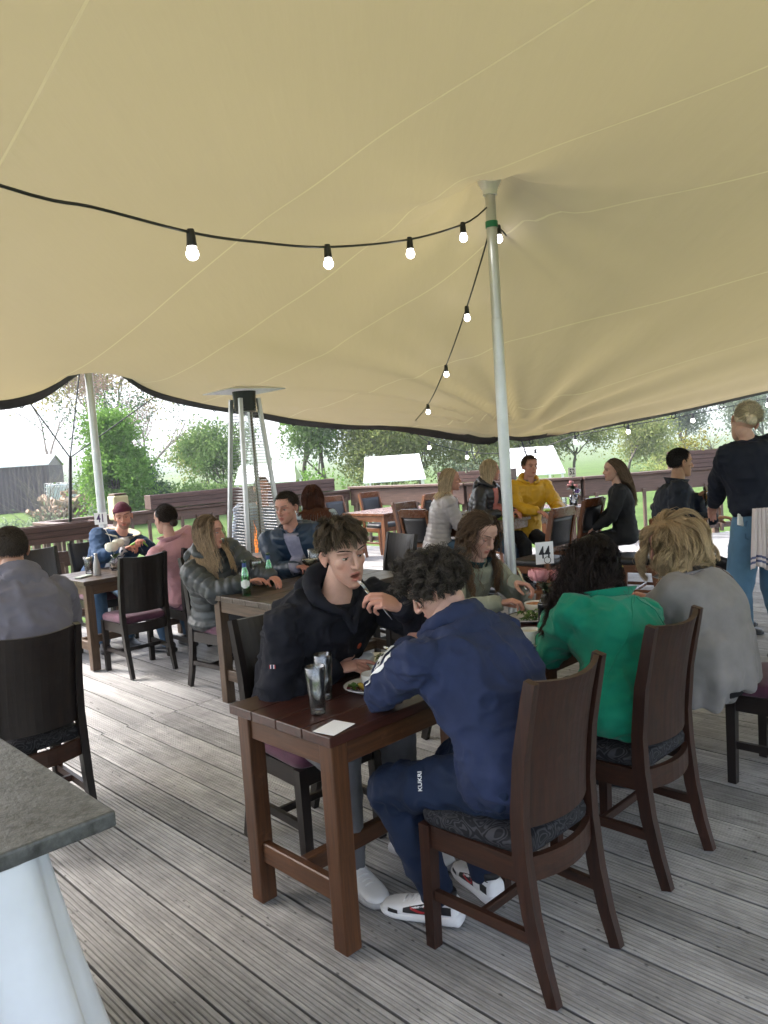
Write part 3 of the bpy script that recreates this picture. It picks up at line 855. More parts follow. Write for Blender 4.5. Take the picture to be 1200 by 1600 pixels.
# ------------------------------------------------------------------ materials for people
def skin_mat():
    m, nt, b, l = nodes('skin')
    pset(b, rough=0.5, spec=0.35, sub=0.10)
    if 'Subsurface Radius' in b.inputs: b.inputs['Subsurface Radius'].default_value = (0.012, 0.005, 0.003)
    at = nt.nodes.new('ShaderNodeAttribute'); at.attribute_name = 'Col'
    tc = nt.nodes.new('ShaderNodeTexCoord')
    n = nt.nodes.new('ShaderNodeTexNoise'); n.inputs['Scale'].default_value = 45; n.inputs['Detail'].default_value = 5
    l.new(tc.outputs['Object'], n.inputs[0])
    mr = nt.nodes.new('ShaderNodeMapRange'); mr.inputs[3].default_value = 0.86; mr.inputs[4].default_value = 1.12; l.new(n.outputs[0], mr.inputs[0])
    hv = nt.nodes.new('ShaderNodeHueSaturation'); l.new(mr.outputs[0], hv.inputs['Value']); l.new(at.outputs['Color'], hv.inputs['Color'])
    l.new(hv.outputs[0], b.inputs['Base Color'])
    n2 = nt.nodes.new('ShaderNodeTexNoise'); n2.inputs['Scale'].default_value = 260; l.new(tc.outputs['Object'], n2.inputs[0])
    bp = nt.nodes.new('ShaderNodeBump'); bp.inputs['Strength'].default_value = 0.12; bp.inputs['Distance'].default_value = 0.002
    l.new(n2.outputs[0], bp.inputs['Height']); l.new(bp.outputs[0], b.inputs['Normal'])
    return m
M['skin'] = skin_mat()
M['eye_white'] = simple('eye_white', (0.40, 0.37, 0.345), rough=0.2, var=0.03)
M['iris'] = simple('iris', (0.06, 0.045, 0.03), rough=0.15, var=0.2)
M['mouth'] = simple('mouth_inside', (0.06, 0.012, 0.012), rough=0.4, var=0.2)
def hair_mat():
    m, nt, b, l = nodes('hair')
    pset(b, rough=0.5, spec=0.22)
    at = nt.nodes.new('ShaderNodeAttribute'); at.attribute_name = 'Col'
    l.new(at.outputs['Color'], b.inputs['Base Color'])
    return m
M['hair'] = hair_mat()
def cloth(name, c, rough=0.85, weave=900, var=0.12, sheen=0.15, bump=0.25, **kw):
    sheen = sheen * min(1.0, max(c) * 2.5); kw.setdefault('spec', 0.2)
    m = simple(name, c, rough=rough, var=var, scale=9, bump=bump, bscale=weave, sheen=sheen, **kw)
    return m

# ------------------------------------------------------------------ head (local: +Y face, +X the person's right, +Z up, origin between the ears)
def head_parts(sex='m', jaw=1.0, mouth_open=0.0, nose=1.0):
    P = []
    f = sex == 'f'
    P.append(ell((0, -0.014, 0.036), (0.0745, 0.094, 0.086)))
    prof = [(-0.108, 0.020, 0.076, 0.030), (-0.100, 0.031 * jaw, 0.086, 0.010), (-0.085, 0.043 * jaw, 0.087, -0.018), (-0.066, 0.053 * jaw, 0.086, -0.03), (-0.045, 0.0585 * jaw, 0.086, -0.04),
            (-0.020, 0.0625, 0.085, -0.05), (0.005, 0.0655, 0.0795, -0.05), (0.022, 0.067, 0.081, -0.05), (0.042, 0.068, 0.087, -0.05), (0.065, 0.066, 0.083, -0.05), (0.090, 0.055, 0.068, -0.05)]
    rings = []
    for z, hw, yf, yb in prof:
        rings.append(ring((0, (yf + yb) / 2, z), (1, 0, 0), (0, 1, 0), hw, (yf - yb) / 2, 32, 0.86))
    P.append(loft(rings))
    # nose
    P += chain([(0, 0.083, 0.026), (0, 0.094, 0.004), (0, 0.1055 * nose ** 0.3, -0.018), (0, 0.105, -0.024)], [0.0075, 0.0085, 0.0105, 0.0115])
    for s in (-1, 1):
        P.append(ell((s * 0.0115, 0.0935, -0.027), (0.0082, 0.010, 0.0078)))
        P += chain([(s * 0.013, 0.083, 0.0345), (s * 0.034, 0.0785, 0.0375), (s * 0.055, 0.060, 0.031)], [0.008, 0.0085, 0.008])       # brow
        P.append(ell((s * 0.037, 0.048, -0.012), (0.027, 0.026, 0.028)))                                                           # cheek
        # ear
        R = Matrix.Rotation(math.radians(14 * s), 3, 'Z') @ Matrix.Rotation(math.radians(-12), 3, 'X')
        P.append(ell((s * 0.0765, -0.008, 0.002), (0.0065, 0.018, 0.031), np.array(R)))
        P += chain([(s * 0.083, -0.018, 0.024), (s * 0.087, -0.027, 0.008), (s * 0.083, -0.019, -0.014), (s * 0.077, -0.006, -0.028)], [0.005, 0.0052, 0.0046, 0.0055])
        P += chain([(s * 0.083, -0.016, 0.026), (s * 0.081, -0.001, 0.028), (s * 0.077, 0.006, 0.014)], [0.0048, 0.0044, 0.004])
    o = mouth_open
    P += chain([(-0.022, 0.0795, -0.0545), (-0.008, 0.0885, -0.0515), (0, 0.089, -0.0530), (0.008, 0.0885, -0.0515), (0.022, 0.0795, -0.0545)], [0.0035, 0.006, 0.0055, 0.006, 0.0035])
    P += chain([(-0.020, 0.0795, -0.0585 - o * 0.5), (0, 0.0875, -0.0635 - o), (0.020, 0.0795, -0.0585 - o * 0.5)], [0.0035, 0.0072, 0.0035])
    P.append(ell((0, 0.078, -0.094 - o * 0.4), (0.019, 0.014, 0.013)))
    if o > 0: P.append(ell((0, 0.066, -0.082 - o), (0.03, 0.018, 0.026)))
    return P

def ellip_clip(V, c, r):
    return np.sqrt((((V - np.asarray(c)) / np.asarray(r)) ** 2).sum(1))

def build_head(voxel, sex, skin, jaw=1.0, mouth_open=0.0, stubble=None, blush=0.25, eyes='open', nose=1.0):
    V, F = union(head_parts(sex, jaw, mouth_open, nose), voxel, 7 if voxel < 0.004 else 3, 0.45)
    N = normals(V, F)
    # press in the eye sockets
    for s in (-1, 1):
        e = ellip_clip(V, (s * 0.0315, 0.083, 0.011), (0.019, 0.022, 0.0125))
        w = np.clip(1 - e, 0, 1) ** 0.8
        V = V - np.array([0, 1.0, 0]) * (0.012 * w)[:, None]
        for k in (-1,):
            e = ellip_clip(V, (s * 0.006, 0.094, -0.036), (0.0035, 0.006, 0.003)); V = V + A3(0, -0.004, 0.002) * np.clip(1.3 - e, 0, 1)[:, None]
    if mouth_open > 0:
        e = ellip_clip(V, (0, 0.088, -0.0575 - mouth_open * 0.45), (0.019, 0.03, 0.0035 + mouth_open * 0.45))
        V = V - A3(0, 1, 0) * (0.016 * np.clip(1.25 - e, 0, 1))[:, None]
    skin = np.array(skin)
    C = np.tile(skin, (len(V), 1))
    def blend(mask, c):
        nonlocal C
        C = C * (1 - mask[:, None]) + np.array(c)[None] * mask[:, None]
    front = (V[:, 1] > 0.02).astype(float)
    for s in (-1, 1):
        blend(np.clip(1.2 - ellip_clip(V, (s * 0.042, 0.075, -0.025), (0.026, 0.04, 0.024)), 0, 1) * blush, skin * A3(1.0, 0.62, 0.58))
        blend(np.clip(1.4 - ellip_clip(V, (s * 0.083, -0.012, 0.0), (0.012, 0.03, 0.036)), 0, 1) * 0.4, skin * A3(1.0, 0.66, 0.6))
        blend(np.clip(1.2 - ellip_clip(V, (s * 0.032, 0.08, 0.011), (0.02, 0.02, 0.012)), 0, 1) * 0.35, skin * A3(0.72, 0.6, 0.58))
    blend(np.clip(1.3 - ellip_clip(V, (0, 0.105, -0.02), (0.014, 0.014, 0.014)), 0, 1) * 0.3, skin * A3(1, 0.68, 0.62))
    lip = np.maximum(np.clip((1.25 - ellip_clip(V, (0, 0.087, -0.053), (0.022, 0.012, 0.0065))) * 3, 0, 1), np.clip((1.25 - ellip_clip(V, (0, 0.086, -0.0635 - mouth_open), (0.020, 0.012, 0.0072))) * 3, 0, 1))
    blend(lip * 0.75, skin * A3(0.86, 0.46, 0.46))
    line = np.clip((1.2 - ellip_clip(V, (0, 0.085, -0.0582 - mouth_open * 0.45), (0.021, 0.02, 0.0016 + mouth_open * 0.40))) * 2.5, 0, 1)
    blend(line * (0.75 if mouth_open == 0 else 0.95), skin * A3(0.25, 0.1, 0.1))
    if stubble is not None:
        sm = np.clip((-0.035 - V[:, 2]) / 0.025, 0, 1) * np.clip((V[:, 1] - 0.0) / 0.03, 0, 1) * (1 - lip)
        sm = np.maximum(sm, np.clip(1.3 - ellip_clip(V, (0, 0.088, -0.042), (0.026, 0.02, 0.007)), 0, 1) * (1 - lip))
        blend(sm * stubble[3], stubble[:3])
    mats = np.zeros(len(F), int)
    out = [(V, F, C, mats)]
    for s in (-1, 1):
        c = A3(s * 0.0310, 0.0655, 0.0105)
        EV, EF = ICO3; EV2 = EV * 0.0122 + c
        fc = EV[EF].mean(1); gaze = nrm((0.0, 1, -0.12))
        dd = fc @ gaze
        out.append((EV2, EF, np.tile(A3(1, 1, 1), (len(EV2), 1)), np.where(dd > 0.885, 2, 1)))
        # lids: shells a little larger than the eye, cut to leave the opening
        for lid, (zc, sgn) in enumerate((({'open': 0.22, 'narrow': 0.16, 'half': -0.02}.get(eyes, -0.5), 1), (-0.42, -1))):
            LV = EV * A3(0.0142, 0.0136, 0.0138) + c
            keep = (fc[:, 2] * sgn > zc * sgn)
            out.append((LV, EF[keep], np.tile(skin * A3(0.86, 0.74, 0.70), (len(LV), 1)), np.zeros(keep.sum(), int)))
            if lid == 0:    # lash line
                t = np.linspace(-0.95, 0.95, 9); zz = zc
                pts = [c + A3(0.0144 * math.sqrt(max(0, 1 - zz * zz)) * math.sin(a), 0.0139 * math.sqrt(max(0, 1 - zz * zz)) * math.cos(a), 0.0138 * zz) for a in t]
                for q in chain(pts, [0.0008] + [0.0012] * 7 + [0.0008], ICO2): out.append((q[0], q[1], np.tile(A3(0.02, 0.014, 0.01), (len(q[0]), 1)), np.zeros(len(q[1]), int)))
    return out

# ------------------------------------------------------------------ hand (local: wrist at origin, +Y to the fingers, +Z the back of the hand, thumb on side*X)
def hand_parts(side, curl=0.35, spread=0.06, thumb=0.5, curls=None, scale=1.0):
    P = []
    kn = [(-0.027, 0.082), (-0.009, 0.087), (0.010, 0.084), (0.026, 0.075)]      # little ... index order set by side
    lens = [(0.042, 0.026, 0.021), (0.047, 0.030, 0.023), (0.044, 0.028, 0.022), (0.034, 0.021, 0.019)]   # index, middle, ring, little
    xs = [0.027, 0.009, -0.010, -0.027]
    ys = [0.084, 0.088, 0.084, 0.075]
    P += chain([(0, -0.03, 0), (0, 0.0, 0), ], [0.024, 0.024])
    P.append(loft([ring((0, y, 0), (1, 0, 0), (0, 0, 1), w, h, 20, 0.8) for y, w, h in ((-0.02, 0.023, 0.018), (0.01, 0.028, 0.016), (0.045, 0.037, 0.0145), (0.075, 0.038, 0.0125), (0.088, 0.034, 0.009))]))
    for i in range(4):
        p = A3(xs[i] * side, ys[i], 0.0); c = (curls[i] if curls else curl)
        ang = 0.0; pts = [A3(xs[i] * side * 0.75, 0.05, 0.0), p]; rs = [0.010, 0.0098]
        sx = xs[i] * side * spread * 30 * 0.5
        for L, a, r in zip(lens[i], (1.0, 1.35, 0.85), (0.0086, 0.0078, 0.0068)):
            ang += c * a
            d = A3(math.sin(sx) * math.cos(ang), math.cos(sx) * math.cos(ang), -math.sin(ang))
            p = p + d * L; pts.append(p); rs.append(r if i != 3 else r * 0.88)
        P += chain(pts, rs)
    # thumb leaves the side of the palm near its base
    d1 = nrm(A3(side * 0.75, 0.62, -0.25 - 0.4 * thumb)); d2 = nrm(A3(side * (0.55 - 0.6 * thumb), 0.8, -0.25 - 0.5 * thumb)); d3 = nrm(A3(side * (0.35 - 0.9 * thumb), 0.85, -0.2 - 0.5 * thumb))
    p0 = A3(side * 0.014, 0.012, -0.004); p1 = p0 + d1 * 0.042; p2 = p1 + d2 * 0.034; p3 = p2 + d3 * 0.026
    P += chain([p0, p1, p2, p3], [0.016, 0.0125, 0.0102, 0.0085])
    return [(V * scale, F) for V, F in P]

# ------------------------------------------------------------------ hair
def strands_mesh(Pth, r0, taper=0.35, C0=(0.05, 0.03, 0.02), C1=None, var=0.25, seed=1):
    """Pth (n, m, 3) strand paths -> tube mesh arrays with colour."""
    n, m, _ = Pth.shape
    T = np.gradient(Pth, axis=1); T /= np.maximum(1e-9, np.linalg.norm(T, axis=2))[:, :, None]
    ref = np.tile(A3(0.31, 0.17, 0.94), (n, m, 1))
    S = np.cross(T, ref); S /= np.maximum(1e-9, np.linalg.norm(S, axis=2))[:, :, None]
    B = np.cross(T, S)
    rad = (np.asarray(r0).reshape(-1, 1) * np.ones((n, 1))) * (1 - (1 - taper) * np.linspace(0, 1, m)[None] ** 1.5)
    ring_ = []
    for k in range(3):
        a = 2 * math.pi * k / 3
        ring_.append(Pth + (S * math.cos(a) + B * math.sin(a)) * rad[:, :, None])
    V = np.stack(ring_, 2).reshape(-1, 3)
    base = (np.arange(n)[:, None] * m + np.arange(m - 1)[None]) * 3
    F = []
    for k in range(3):
        k2 = (k + 1) % 3
        F.append(np.stack([base + k, base + k2, base + 3 + k2, base + 3 + k], -1).reshape(-1, 4))
    rg = np.random.default_rng(seed)
    tint = rg.normal(1.0, var, (n, 1, 1)).clip(0.45, 1.8)
    C0 = np.array(C0); C1 = np.array(C1 if C1 is not None else C0)
    f = np.linspace(0, 1, m)[None, :, None]
    C = ((C0 * (1 - f) + C1 * f) * tint)[:, :, None, :] * np.ones((1, 1, 3, 1))
    return V, np.concatenate(F), C.reshape(-1, 3).clip(0, 1)

CR_C, CR_R = A3(0, -0.014, 0.036), A3(0.0765, 0.096, 0.089)
def hairline(d, style):
    az = np.degrees(np.arctan2(np.abs(d[:, 0]), d[:, 1])); el = np.degrees(np.arcsin(d[:, 2].clip(-1, 1)))
    if style == 'high': thr = np.interp(az, [0, 25, 45, 62, 78, 92, 110, 180], [47, 45, 38, 22, 0, -10, -36, -46])
    else: thr = np.interp(az, [0, 25, 45, 62, 78, 90, 110, 180], [38, 36, 30, 12, -14, -22, -40, -50])
    return el - thr

def fib(n, rg):
    i = np.arange(n) + 0.5; ph = np.arccos(1 - 2 * i / n); th = np.pi * (1 + 5 ** 0.5) * i
    d = np.stack([np.cos(th) * np.sin(ph), np.sin(th) * np.sin(ph), np.cos(ph)], 1) + rg.normal(0, 0.6 / math.sqrt(n), (n, 3))
    return d / np.linalg.norm(d, axis=1)[:, None]

def make_hair(hd, style, Hm, Ht, body_cols, seed=3):
    """hd: dict of hair settings. Hm, Ht head matrix and origin. Returns V, F, C arrays in person space."""
    rg = np.random.default_rng(seed)
    n = hd.get('n', 1500); m = hd.get('seg', 7)
    G = hd.get('guides', 260)
    D = fib(int(n * 2.2), rg); hl = hairline(D, hd.get('line', 'low'))
    D = D[hl > rg.uniform(0, 5, len(D))]
    D = D[rg.permutation(len(D))[:n]]
    n = len(D)
    root = CR_C + D * CR_R * 1.0
    nl = D / CR_R; nl /= np.linalg.norm(nl, axis=1)[:, None]
    L = hd['length'](D) if callable(hd['length']) else np.full(n, hd['length'])
    L = L * rg.uniform(0.82, 1.08, n)
    flow = hd['flow'](D, root)                       # unit-ish direction in head space
    flow = flow - nl * (flow * nl).sum(1)[:, None] * 0.9
    flow /= np.maximum(1e-6, np.linalg.norm(flow, axis=1))[:, None]
    lift = hd['lift'](D) if callable(hd.get('lift', 0.3)) else np.full(n, hd.get('lift', 0.3))
    d = flow * (1 - lift)[:, None] + nl * lift[:, None] + rg.normal(0, hd.get('mess', 0.12), (n, 3))
    # clumping: strands share their clump's direction
    gi = None
    if hd.get('clump', 0) > 0:
        sel = rg.permutation(n)[:G]
        gi = np.argmin(((root[:, None] - root[sel][None]) ** 2).sum(2), 1)
        gi = sel[gi]
        d = d * (1 - hd['clump'] * 0.8) + d[gi] * hd['clump'] * 0.8
        L = L * (1 - hd['clump'] * 0.6) + L[gi] * hd['clump'] * 0.6
    d /= np.linalg.norm(d, axis=1)[:, None]
    p = (root @ Hm.T) + Ht; d = d @ Hm.T
    P = np.zeros((n, m, 3)); P[:, 0] = p
    st = (L / (m - 1))[:, None]; gw = hd.get('grav', 0.25)
    c0 = CR_C @ Hm.T + Ht
    swing = hd.get('swing')
    for k in range(1, m):
        hug = hd.get('hug', 0.0)
        if hug:
            ax = p - c0; ax[:, 2] = 0; ax /= np.maximum(0.02, np.linalg.norm(ax, axis=1))[:, None]; d = d - ax * hug
        d = d + A3(0, 0, -1) * gw + rg.normal(0, hd.get('jit', 0.03), (n, 3))
        if swing is not None: d = d + np.asarray(swing) * gw
        d /= np.linalg.norm(d, axis=1)[:, None]
        q = p + d * st
        # stay outside the skull, the neck and the shoulders
        ql = (q - Ht) @ Hm
        for (cc, rr) in ((CR_C, CR_R * (1.0 + hd.get('stand', 0.03))), (A3(0, 0.018, -0.03), A3(0.066, 0.068, 0.08))) + (((A3(0, 0.085, -0.035), A3(0.074, 0.085, 0.11)),) if hd.get('face') else ()):
            x = (ql - cc) / rr; ln = np.linalg.norm(x, axis=1); ins = ln < 1
            ql[ins] = cc + x[ins] / ln[ins][:, None] * rr
        q = ql @ Hm.T + Ht
        for a, b, r in body_cols:
            dist, t = segd(q, a, b); ins = dist < r
            if ins.any():
                cp = np.asarray(a) + t[ins][:, None] * (np.asarray(b) - np.asarray(a))
                q[ins] = cp + (q[ins] - cp) / np.maximum(1e-6, dist[ins])[:, None] * r
        d = q - p; d /= np.maximum(1e-9, np.linalg.norm(d, axis=1))[:, None]
        P[:, k] = q; p = q
    if gi is not None:
        fly = rg.random(n) < hd.get('fly', 0.03)
        gi = np.where(fly, np.arange(n), gi)
        f = np.linspace(0, 1, m)[None, :, None] ** 1.2 * hd['clump'] * 0.75
        P = P * (1 - f) + (P[gi] + (P[:, :1] - P[gi][:, :1]) * 0.35 * (1 - f)) * f
    cr = hd.get('curl', 0.0)
    if cr > 0:
        T = np.gradient(P, axis=1); T /= np.maximum(1e-9, np.linalg.norm(T, axis=2))[:, :, None]
        S = np.cross(T, A3(0.2, 0.3, 0.93)); S /= np.maximum(1e-9, np.linalg.norm(S, axis=2))[:, :, None]; B = np.cross(T, S)
        src = gi if gi is not None else np.arange(n)
        ph = rg.uniform(0, 2 * np.pi, n)[src] + rg.normal(0, 0.35, n); fr = rg.uniform(0.75, 1.3, n)[src]; am = rg.uniform(0.5, 1.4, n)[src]
        s = np.cumsum(np.concatenate([np.zeros((n, 1)), np.linalg.norm(np.diff(P, axis=1), axis=2)], 1), 1)
        a = ph[:, None] + s * (2 * np.pi / hd.get('wave', 0.05)) * fr[:, None]
        w = np.clip(s / hd.get('ramp', 0.03), 0, 1) * am[:, None] * cr
        P = P + S * (np.cos(a) * w)[:, :, None] + B * (np.sin(a) * w)[:, :, None]
    rad = hd.get('rad', 0.0011)
    V, F, C = strands_mesh(P, np.full(n, rad), hd.get('taper', 0.4), hd['c0'], hd.get('c1'), hd.get('var', 0.25), seed)
    # scalp cap
    EV, EF = ICO4
    keep = (hairline(EV[EF].mean(1), hd.get('line', 'low')) > 4.5)
    cv = CR_C + EV * CR_R * hd.get('cap', 1.012)
    cv = cv @ Hm.T + Ht
    cf = EF[keep]; cf = np.concatenate([cf, cf[:, 2:3]], 1)
    cC = np.tile(np.array(hd['c0']) * 0.75, (len(cv), 1))
    return [(V, F, C), (cv, cf, cC)]

def quads_tris_mesh(name, blocks):
    """blocks of (V, F, C[, mat]); F may be (n,3), (n,4) or (n,4) with repeated last index"""
    Vs, Cs, Fv, tot, mats = [], [], [], [], []
    off = 0
    for bl in blocks:
        V, F, C = bl[:3]; mt = bl[3] if len(bl) > 3 else np.zeros(len(F), int)
        if F.shape[1] == 4 and len(F) and (F[:, 2] == F[:, 3]).all(): F = F[:, :3]
        Vs.append(V); Cs.append(C); Fv.append((F + off).ravel()); tot.append(np.full(len(F), F.shape[1])); mats.append(mt); off += len(V)
    V = np.concatenate(Vs).astype(np.float32); fv = np.concatenate(Fv).astype(np.int32); tot = np.concatenate(tot).astype(np.int32)
    me = bpy.data.meshes.new(name)
    me.vertices.add(len(V)); me.vertices.foreach_set('co', V.ravel())
    me.loops.add(len(fv)); me.loops.foreach_set('vertex_index', fv)
    me.polygons.add(len(tot)); me.polygons.foreach_set('loop_start', np.concatenate([[0], np.cumsum(tot)[:-1]]).astype(np.int32)); me.polygons.foreach_set('loop_total', tot)
    me.polygons.foreach_set('use_smooth', np.ones(len(tot), bool)); me.polygons.foreach_set('material_index', np.concatenate(mats).astype(np.int32))
    me.update(calc_edges=True)
    set_col(me, np.concatenate(Cs))
    return me
# ================================================================== BEYOND THE DECK: trees, sheds, shrubs
def foliage_mat(name, c, c2, tr=0.52):
    m, nt, b, l = nodes(name)
    N = nt.nodes.new; out = nt.nodes['Material Output']; nt.nodes.remove(b)
    at = N('ShaderNodeAttribute'); at.attribute_name = 'Col'
    mx = N('ShaderNodeMix'); mx.data_type = 'RGBA'; mx.inputs[6].default_value = c + (1,); mx.inputs[7].default_value = c2 + (1,)
    l.new(at.outputs['Fac'], mx.inputs[0])
    d = N('ShaderNodeBsdfDiffuse'); t = N('ShaderNodeBsdfTranslucent'); s = N('ShaderNodeMixShader'); s.inputs[0].default_value = tr
    l.new(mx.outputs[2], d.inputs['Color']); l.new(mx.outputs[2], t.inputs['Color']); l.new(d.outputs[0], s.inputs[1]); l.new(t.outputs[0], s.inputs[2]); l.new(s.outputs[0], out.inputs['Surface'])
    return m
FOL = {'fresh': foliage_mat('fresh_green_leaves', (0.090, 0.186, 0.038), (0.192, 0.333, 0.077)), 'mid': foliage_mat('mid_green_leaves', (0.077, 0.141, 0.045), (0.160, 0.243, 0.083)),
       'yellow': foliage_mat('yellow_spring_leaves', (0.154, 0.154, 0.038), (0.307, 0.269, 0.070)), 'willow': foliage_mat('willow_leaves', (0.166, 0.218, 0.064), (0.320, 0.340, 0.128)),
       'ivy': foliage_mat('ivy_leaves', (0.026, 0.064, 0.028), (0.064, 0.128, 0.058), 0.2), 'grey': foliage_mat('grey_green_leaves', (0.128, 0.166, 0.115), (0.230, 0.282, 0.192)), 'pinkish': foliage_mat('pinkish_buds', (0.166, 0.115, 0.096), (0.256, 0.179, 0.147))}
M['bark'] = simple('bark', (0.085, 0.072, 0.058), rough=0.9, var=0.4, scale=6, bump=0.6, bscale=20)
M['pale_bark'] = simple('pale_bark', (0.20, 0.175, 0.15), rough=0.9, var=0.3, scale=6)
def gz(x, y):
    """ground height"""
    r = math.hypot(x, y); az = math.atan2(x, y)
    s = lambda a, b, q: (lambda t: t * t * (3 - 2 * t))(min(1, max(0, (q - a) / (b - a))))
    return -0.55 + (0.35 * s(14, 40, r) if az < -0.05 else 0) - 1.6 * s(30, 160, r) + s(250, 1500, r) * (40 + 14 * math.sin(az * 5 + 1) + 8 * math.sin(az * 13)) * min(1.4, r / 1500)
def leaf_cards(C, size, rg):
    n = len(C)
    d = rg.normal(0, 1, (n, 3)); d /= np.linalg.norm(d, axis=1)[:, None]; e = rg.normal(0, 1, (n, 3)); e -= d * (e * d).sum(1)[:, None]; e /= np.linalg.norm(e, axis=1)[:, None]
    s = size * rg.uniform(0.6, 1.35, (n, 1))
    V = np.stack([C - d * s, C + e * s * 0.55, C + d * s, C - e * s * 0.55], 1).reshape(-1, 3)
    F = np.arange(4 * n).reshape(n, 4)
    tint = np.repeat(rg.uniform(0, 1, n), 4)
    return V, F, np.stack([tint] * 3, 1)
def branches(base, h, rg, spread=0.5, depth=5, r0=0.12, up=0.25, first=0.25, nb=(2, 4), wander=0.18):
    """Recursive limbs; returns list of (points, radii) and twig tips."""
    limbs, tips = [], []
    def grow(p, d, L, r, k):
        pts = [p]; rs = [r]; q = p
        n = 5
        for i in range(n):
            d = nrm(d + rg.normal(0, wander, 3) + A3(0, 0, up * 0.3)); q = q + d * L / n; pts.append(q); rs.append(r * (1 - 0.55 * (i + 1) / n))
        limbs.append((pts, rs))
        if k == 0: tips.extend(pts[2:]); return
        if k <= 2: tips.extend(pts[3:])
        for j in range(rg.integers(nb[0], nb[1] + 1)):
            t = rg.integers(2, n + 1); dd = nrm(d + rg.normal(0, spread, 3) + A3(0, 0, up)); grow(pts[t], dd, L * rg.uniform(0.58, 0.82), rs[t] * 0.72, k - 1)
    grow(A3(*base), nrm(A3(rg.normal(0, 0.06), rg.normal(0, 0.06), 1)), h * first, r0, depth)
    return limbs, tips
def limb_mesh(limbs, name, mat, parent, n=5):
    P, rad = [], []
    V, F, off = [], [], 0
    for pts, rs in limbs:
        pts = np.array(pts); m = len(pts); T = np.gradient(pts, axis=0); T /= np.maximum(1e-9, np.linalg.norm(T, axis=1))[:, None]
        S = np.cross(T, A3(0.3, 0.4, 0.87)); S /= np.maximum(1e-6, np.linalg.norm(S, axis=1))[:, None]; B = np.cross(T, S); rs = np.array(rs)[:, None]
        nn = 8 if rs[0] > 0.06 else (5 if rs[0] > 0.02 else 3)
        for k in range(m):
            for a in range(nn): V.append(pts[k] + (S[k] * math.cos(6.2832 * a / nn) + B[k] * math.sin(6.2832 * a / nn)) * rs[k])
        for k in range(m - 1):
            for a in range(nn): F.append((off + k * nn + a, off + k * nn + (a + 1) % nn, off + (k + 1) * nn + (a + 1) % nn, off + (k + 1) * nn + a))
        off += m * nn
    return link_mesh(name, np_mesh(name, V, F), mat, parent)
LEAFX = 3.3
def tree(x, y, h, label, kind='mid', name='broadleaf_tree', seed=0, leaves=2600, size=0.12, r0=0.13, depth=4, spread=0.5, first=0.3, bark='bark', clump=0.35, group='trees beyond the deck', drop=0.0, up=0.25, squash=1.0, low=None):
    rg = np.random.default_rng(seed); leaves = int(leaves * LEAFX)
    z = gz(x, y)
    t = bpy.data.objects.new(name, None); col.objects.link(t); t.location = (x, y, z); tag(t, label, 'tree', group)
    limbs, tips = branches((0, 0, -0.1), h, rg, spread, depth, r0, up, first)
    tips = np.array(tips); top = max(1e-3, tips[:, 2].max()); k = h / top
    sc_ = np.array([k * squash, k * squash, k])
    limbs = [([p * sc_ for p in pts], rs) for pts, rs in limbs]; tips = tips * sc_
    lt = [q for q in limbs if q[1][0] > 0.035]; tw = [q for q in limbs if q[1][0] <= 0.035]
    limb_mesh(lt, 'trunk', M[bark], t)
    if tw: limb_mesh(tw, 'twigs', M[bark], t)
    if leaves:
        c = tips[rg.integers(0, len(tips), leaves)] + rg.normal(0, clump, (leaves, 3)) * np.array([1, 1, 0.8])
        c[:, 2] -= np.abs(rg.normal(0, drop, leaves)) if drop else 0
        if low is not None:
            ex = rg.normal(0, 1, (leaves // 2, 3)) * np.array([low, low, 0]) + np.stack([np.zeros(leaves // 2), np.zeros(leaves // 2), rg.uniform(0.1, h * 0.6, leaves // 2)], 1); c = np.concatenate([c, ex])
        # thin out: leave gaps between the clumps
        keep = vnoise(c * (1.1 / max(0.4, clump * 2))) > -0.45
        V, F, C = leaf_cards(c[keep], size * 0.76, rg); me = quads_mesh_col('crown', V, F, C); link_mesh('crown', me, FOL[kind], t)
    return t
def quads_mesh_col(name, V, F, C):
    me = np_mesh(name, V, F, False); set_col(me, C); return me
def shrub(x, y, r, h, label, kind='mid', seed=0, leaves=1200, size=0.07, name='shrub', bare=False, z=None, group='shrubs beyond the deck', lumps=9):
    rg = np.random.default_rng(seed); z = gz(x, y) if z is None else z
    t = bpy.data.objects.new(name, None); col.objects.link(t); t.location = (x, y, z); tag(t, label, 'shrub', group)
    limbs = []
    for k in range(14 if not bare else 60):
        a = rg.uniform(0, 6.28); d = A3(math.cos(a) * 0.6, math.sin(a) * 0.6, 1.0) + rg.normal(0, 0.25, 3); p = A3(rg.normal(0, r * 0.2), rg.normal(0, r * 0.2), 0); pts = [p]
        for i in range(5): d = nrm(d + rg.normal(0, 0.2, 3)); p = p + d * h * 0.21; pts.append(p)
        limbs.append((pts, [0.012 * max(0.3, r) * (1 - 0.15 * i) for i in range(6)]))
    limb_mesh(limbs, 'stems', M['pale_bark' if bare else 'bark'], t)
    if leaves:
        cs = rg.normal(0, 1, (lumps, 3)); cs = cs / np.linalg.norm(cs, axis=1)[:, None] * rg.uniform(0.25, 0.85, (lumps, 1)) * np.array([r, r, h * 0.5]) + A3(0, 0, h * 0.5)
        c = cs[rg.integers(0, lumps, leaves)] + rg.normal(0, 0.30, (leaves, 3)) * np.array([r, r, h * 0.42]); c[:, 2] = np.abs(c[:, 2])
        c = c[vnoise(c * (2.2 / r)) > -0.4]
        V, F, C = leaf_cards(c, size, rg); link_mesh('foliage', quads_mesh_col('foliage', V, F, C), FOL[kind], t)
    return t
tree(-19.0, 45.0, 9.0, 'bare pinkish tree at the far left above the brown shed', 'pinkish', 'bare_tree', 3, 2600, 0.07, 0.16, 5, 0.42, 0.28, 'pale_bark', 0.5)
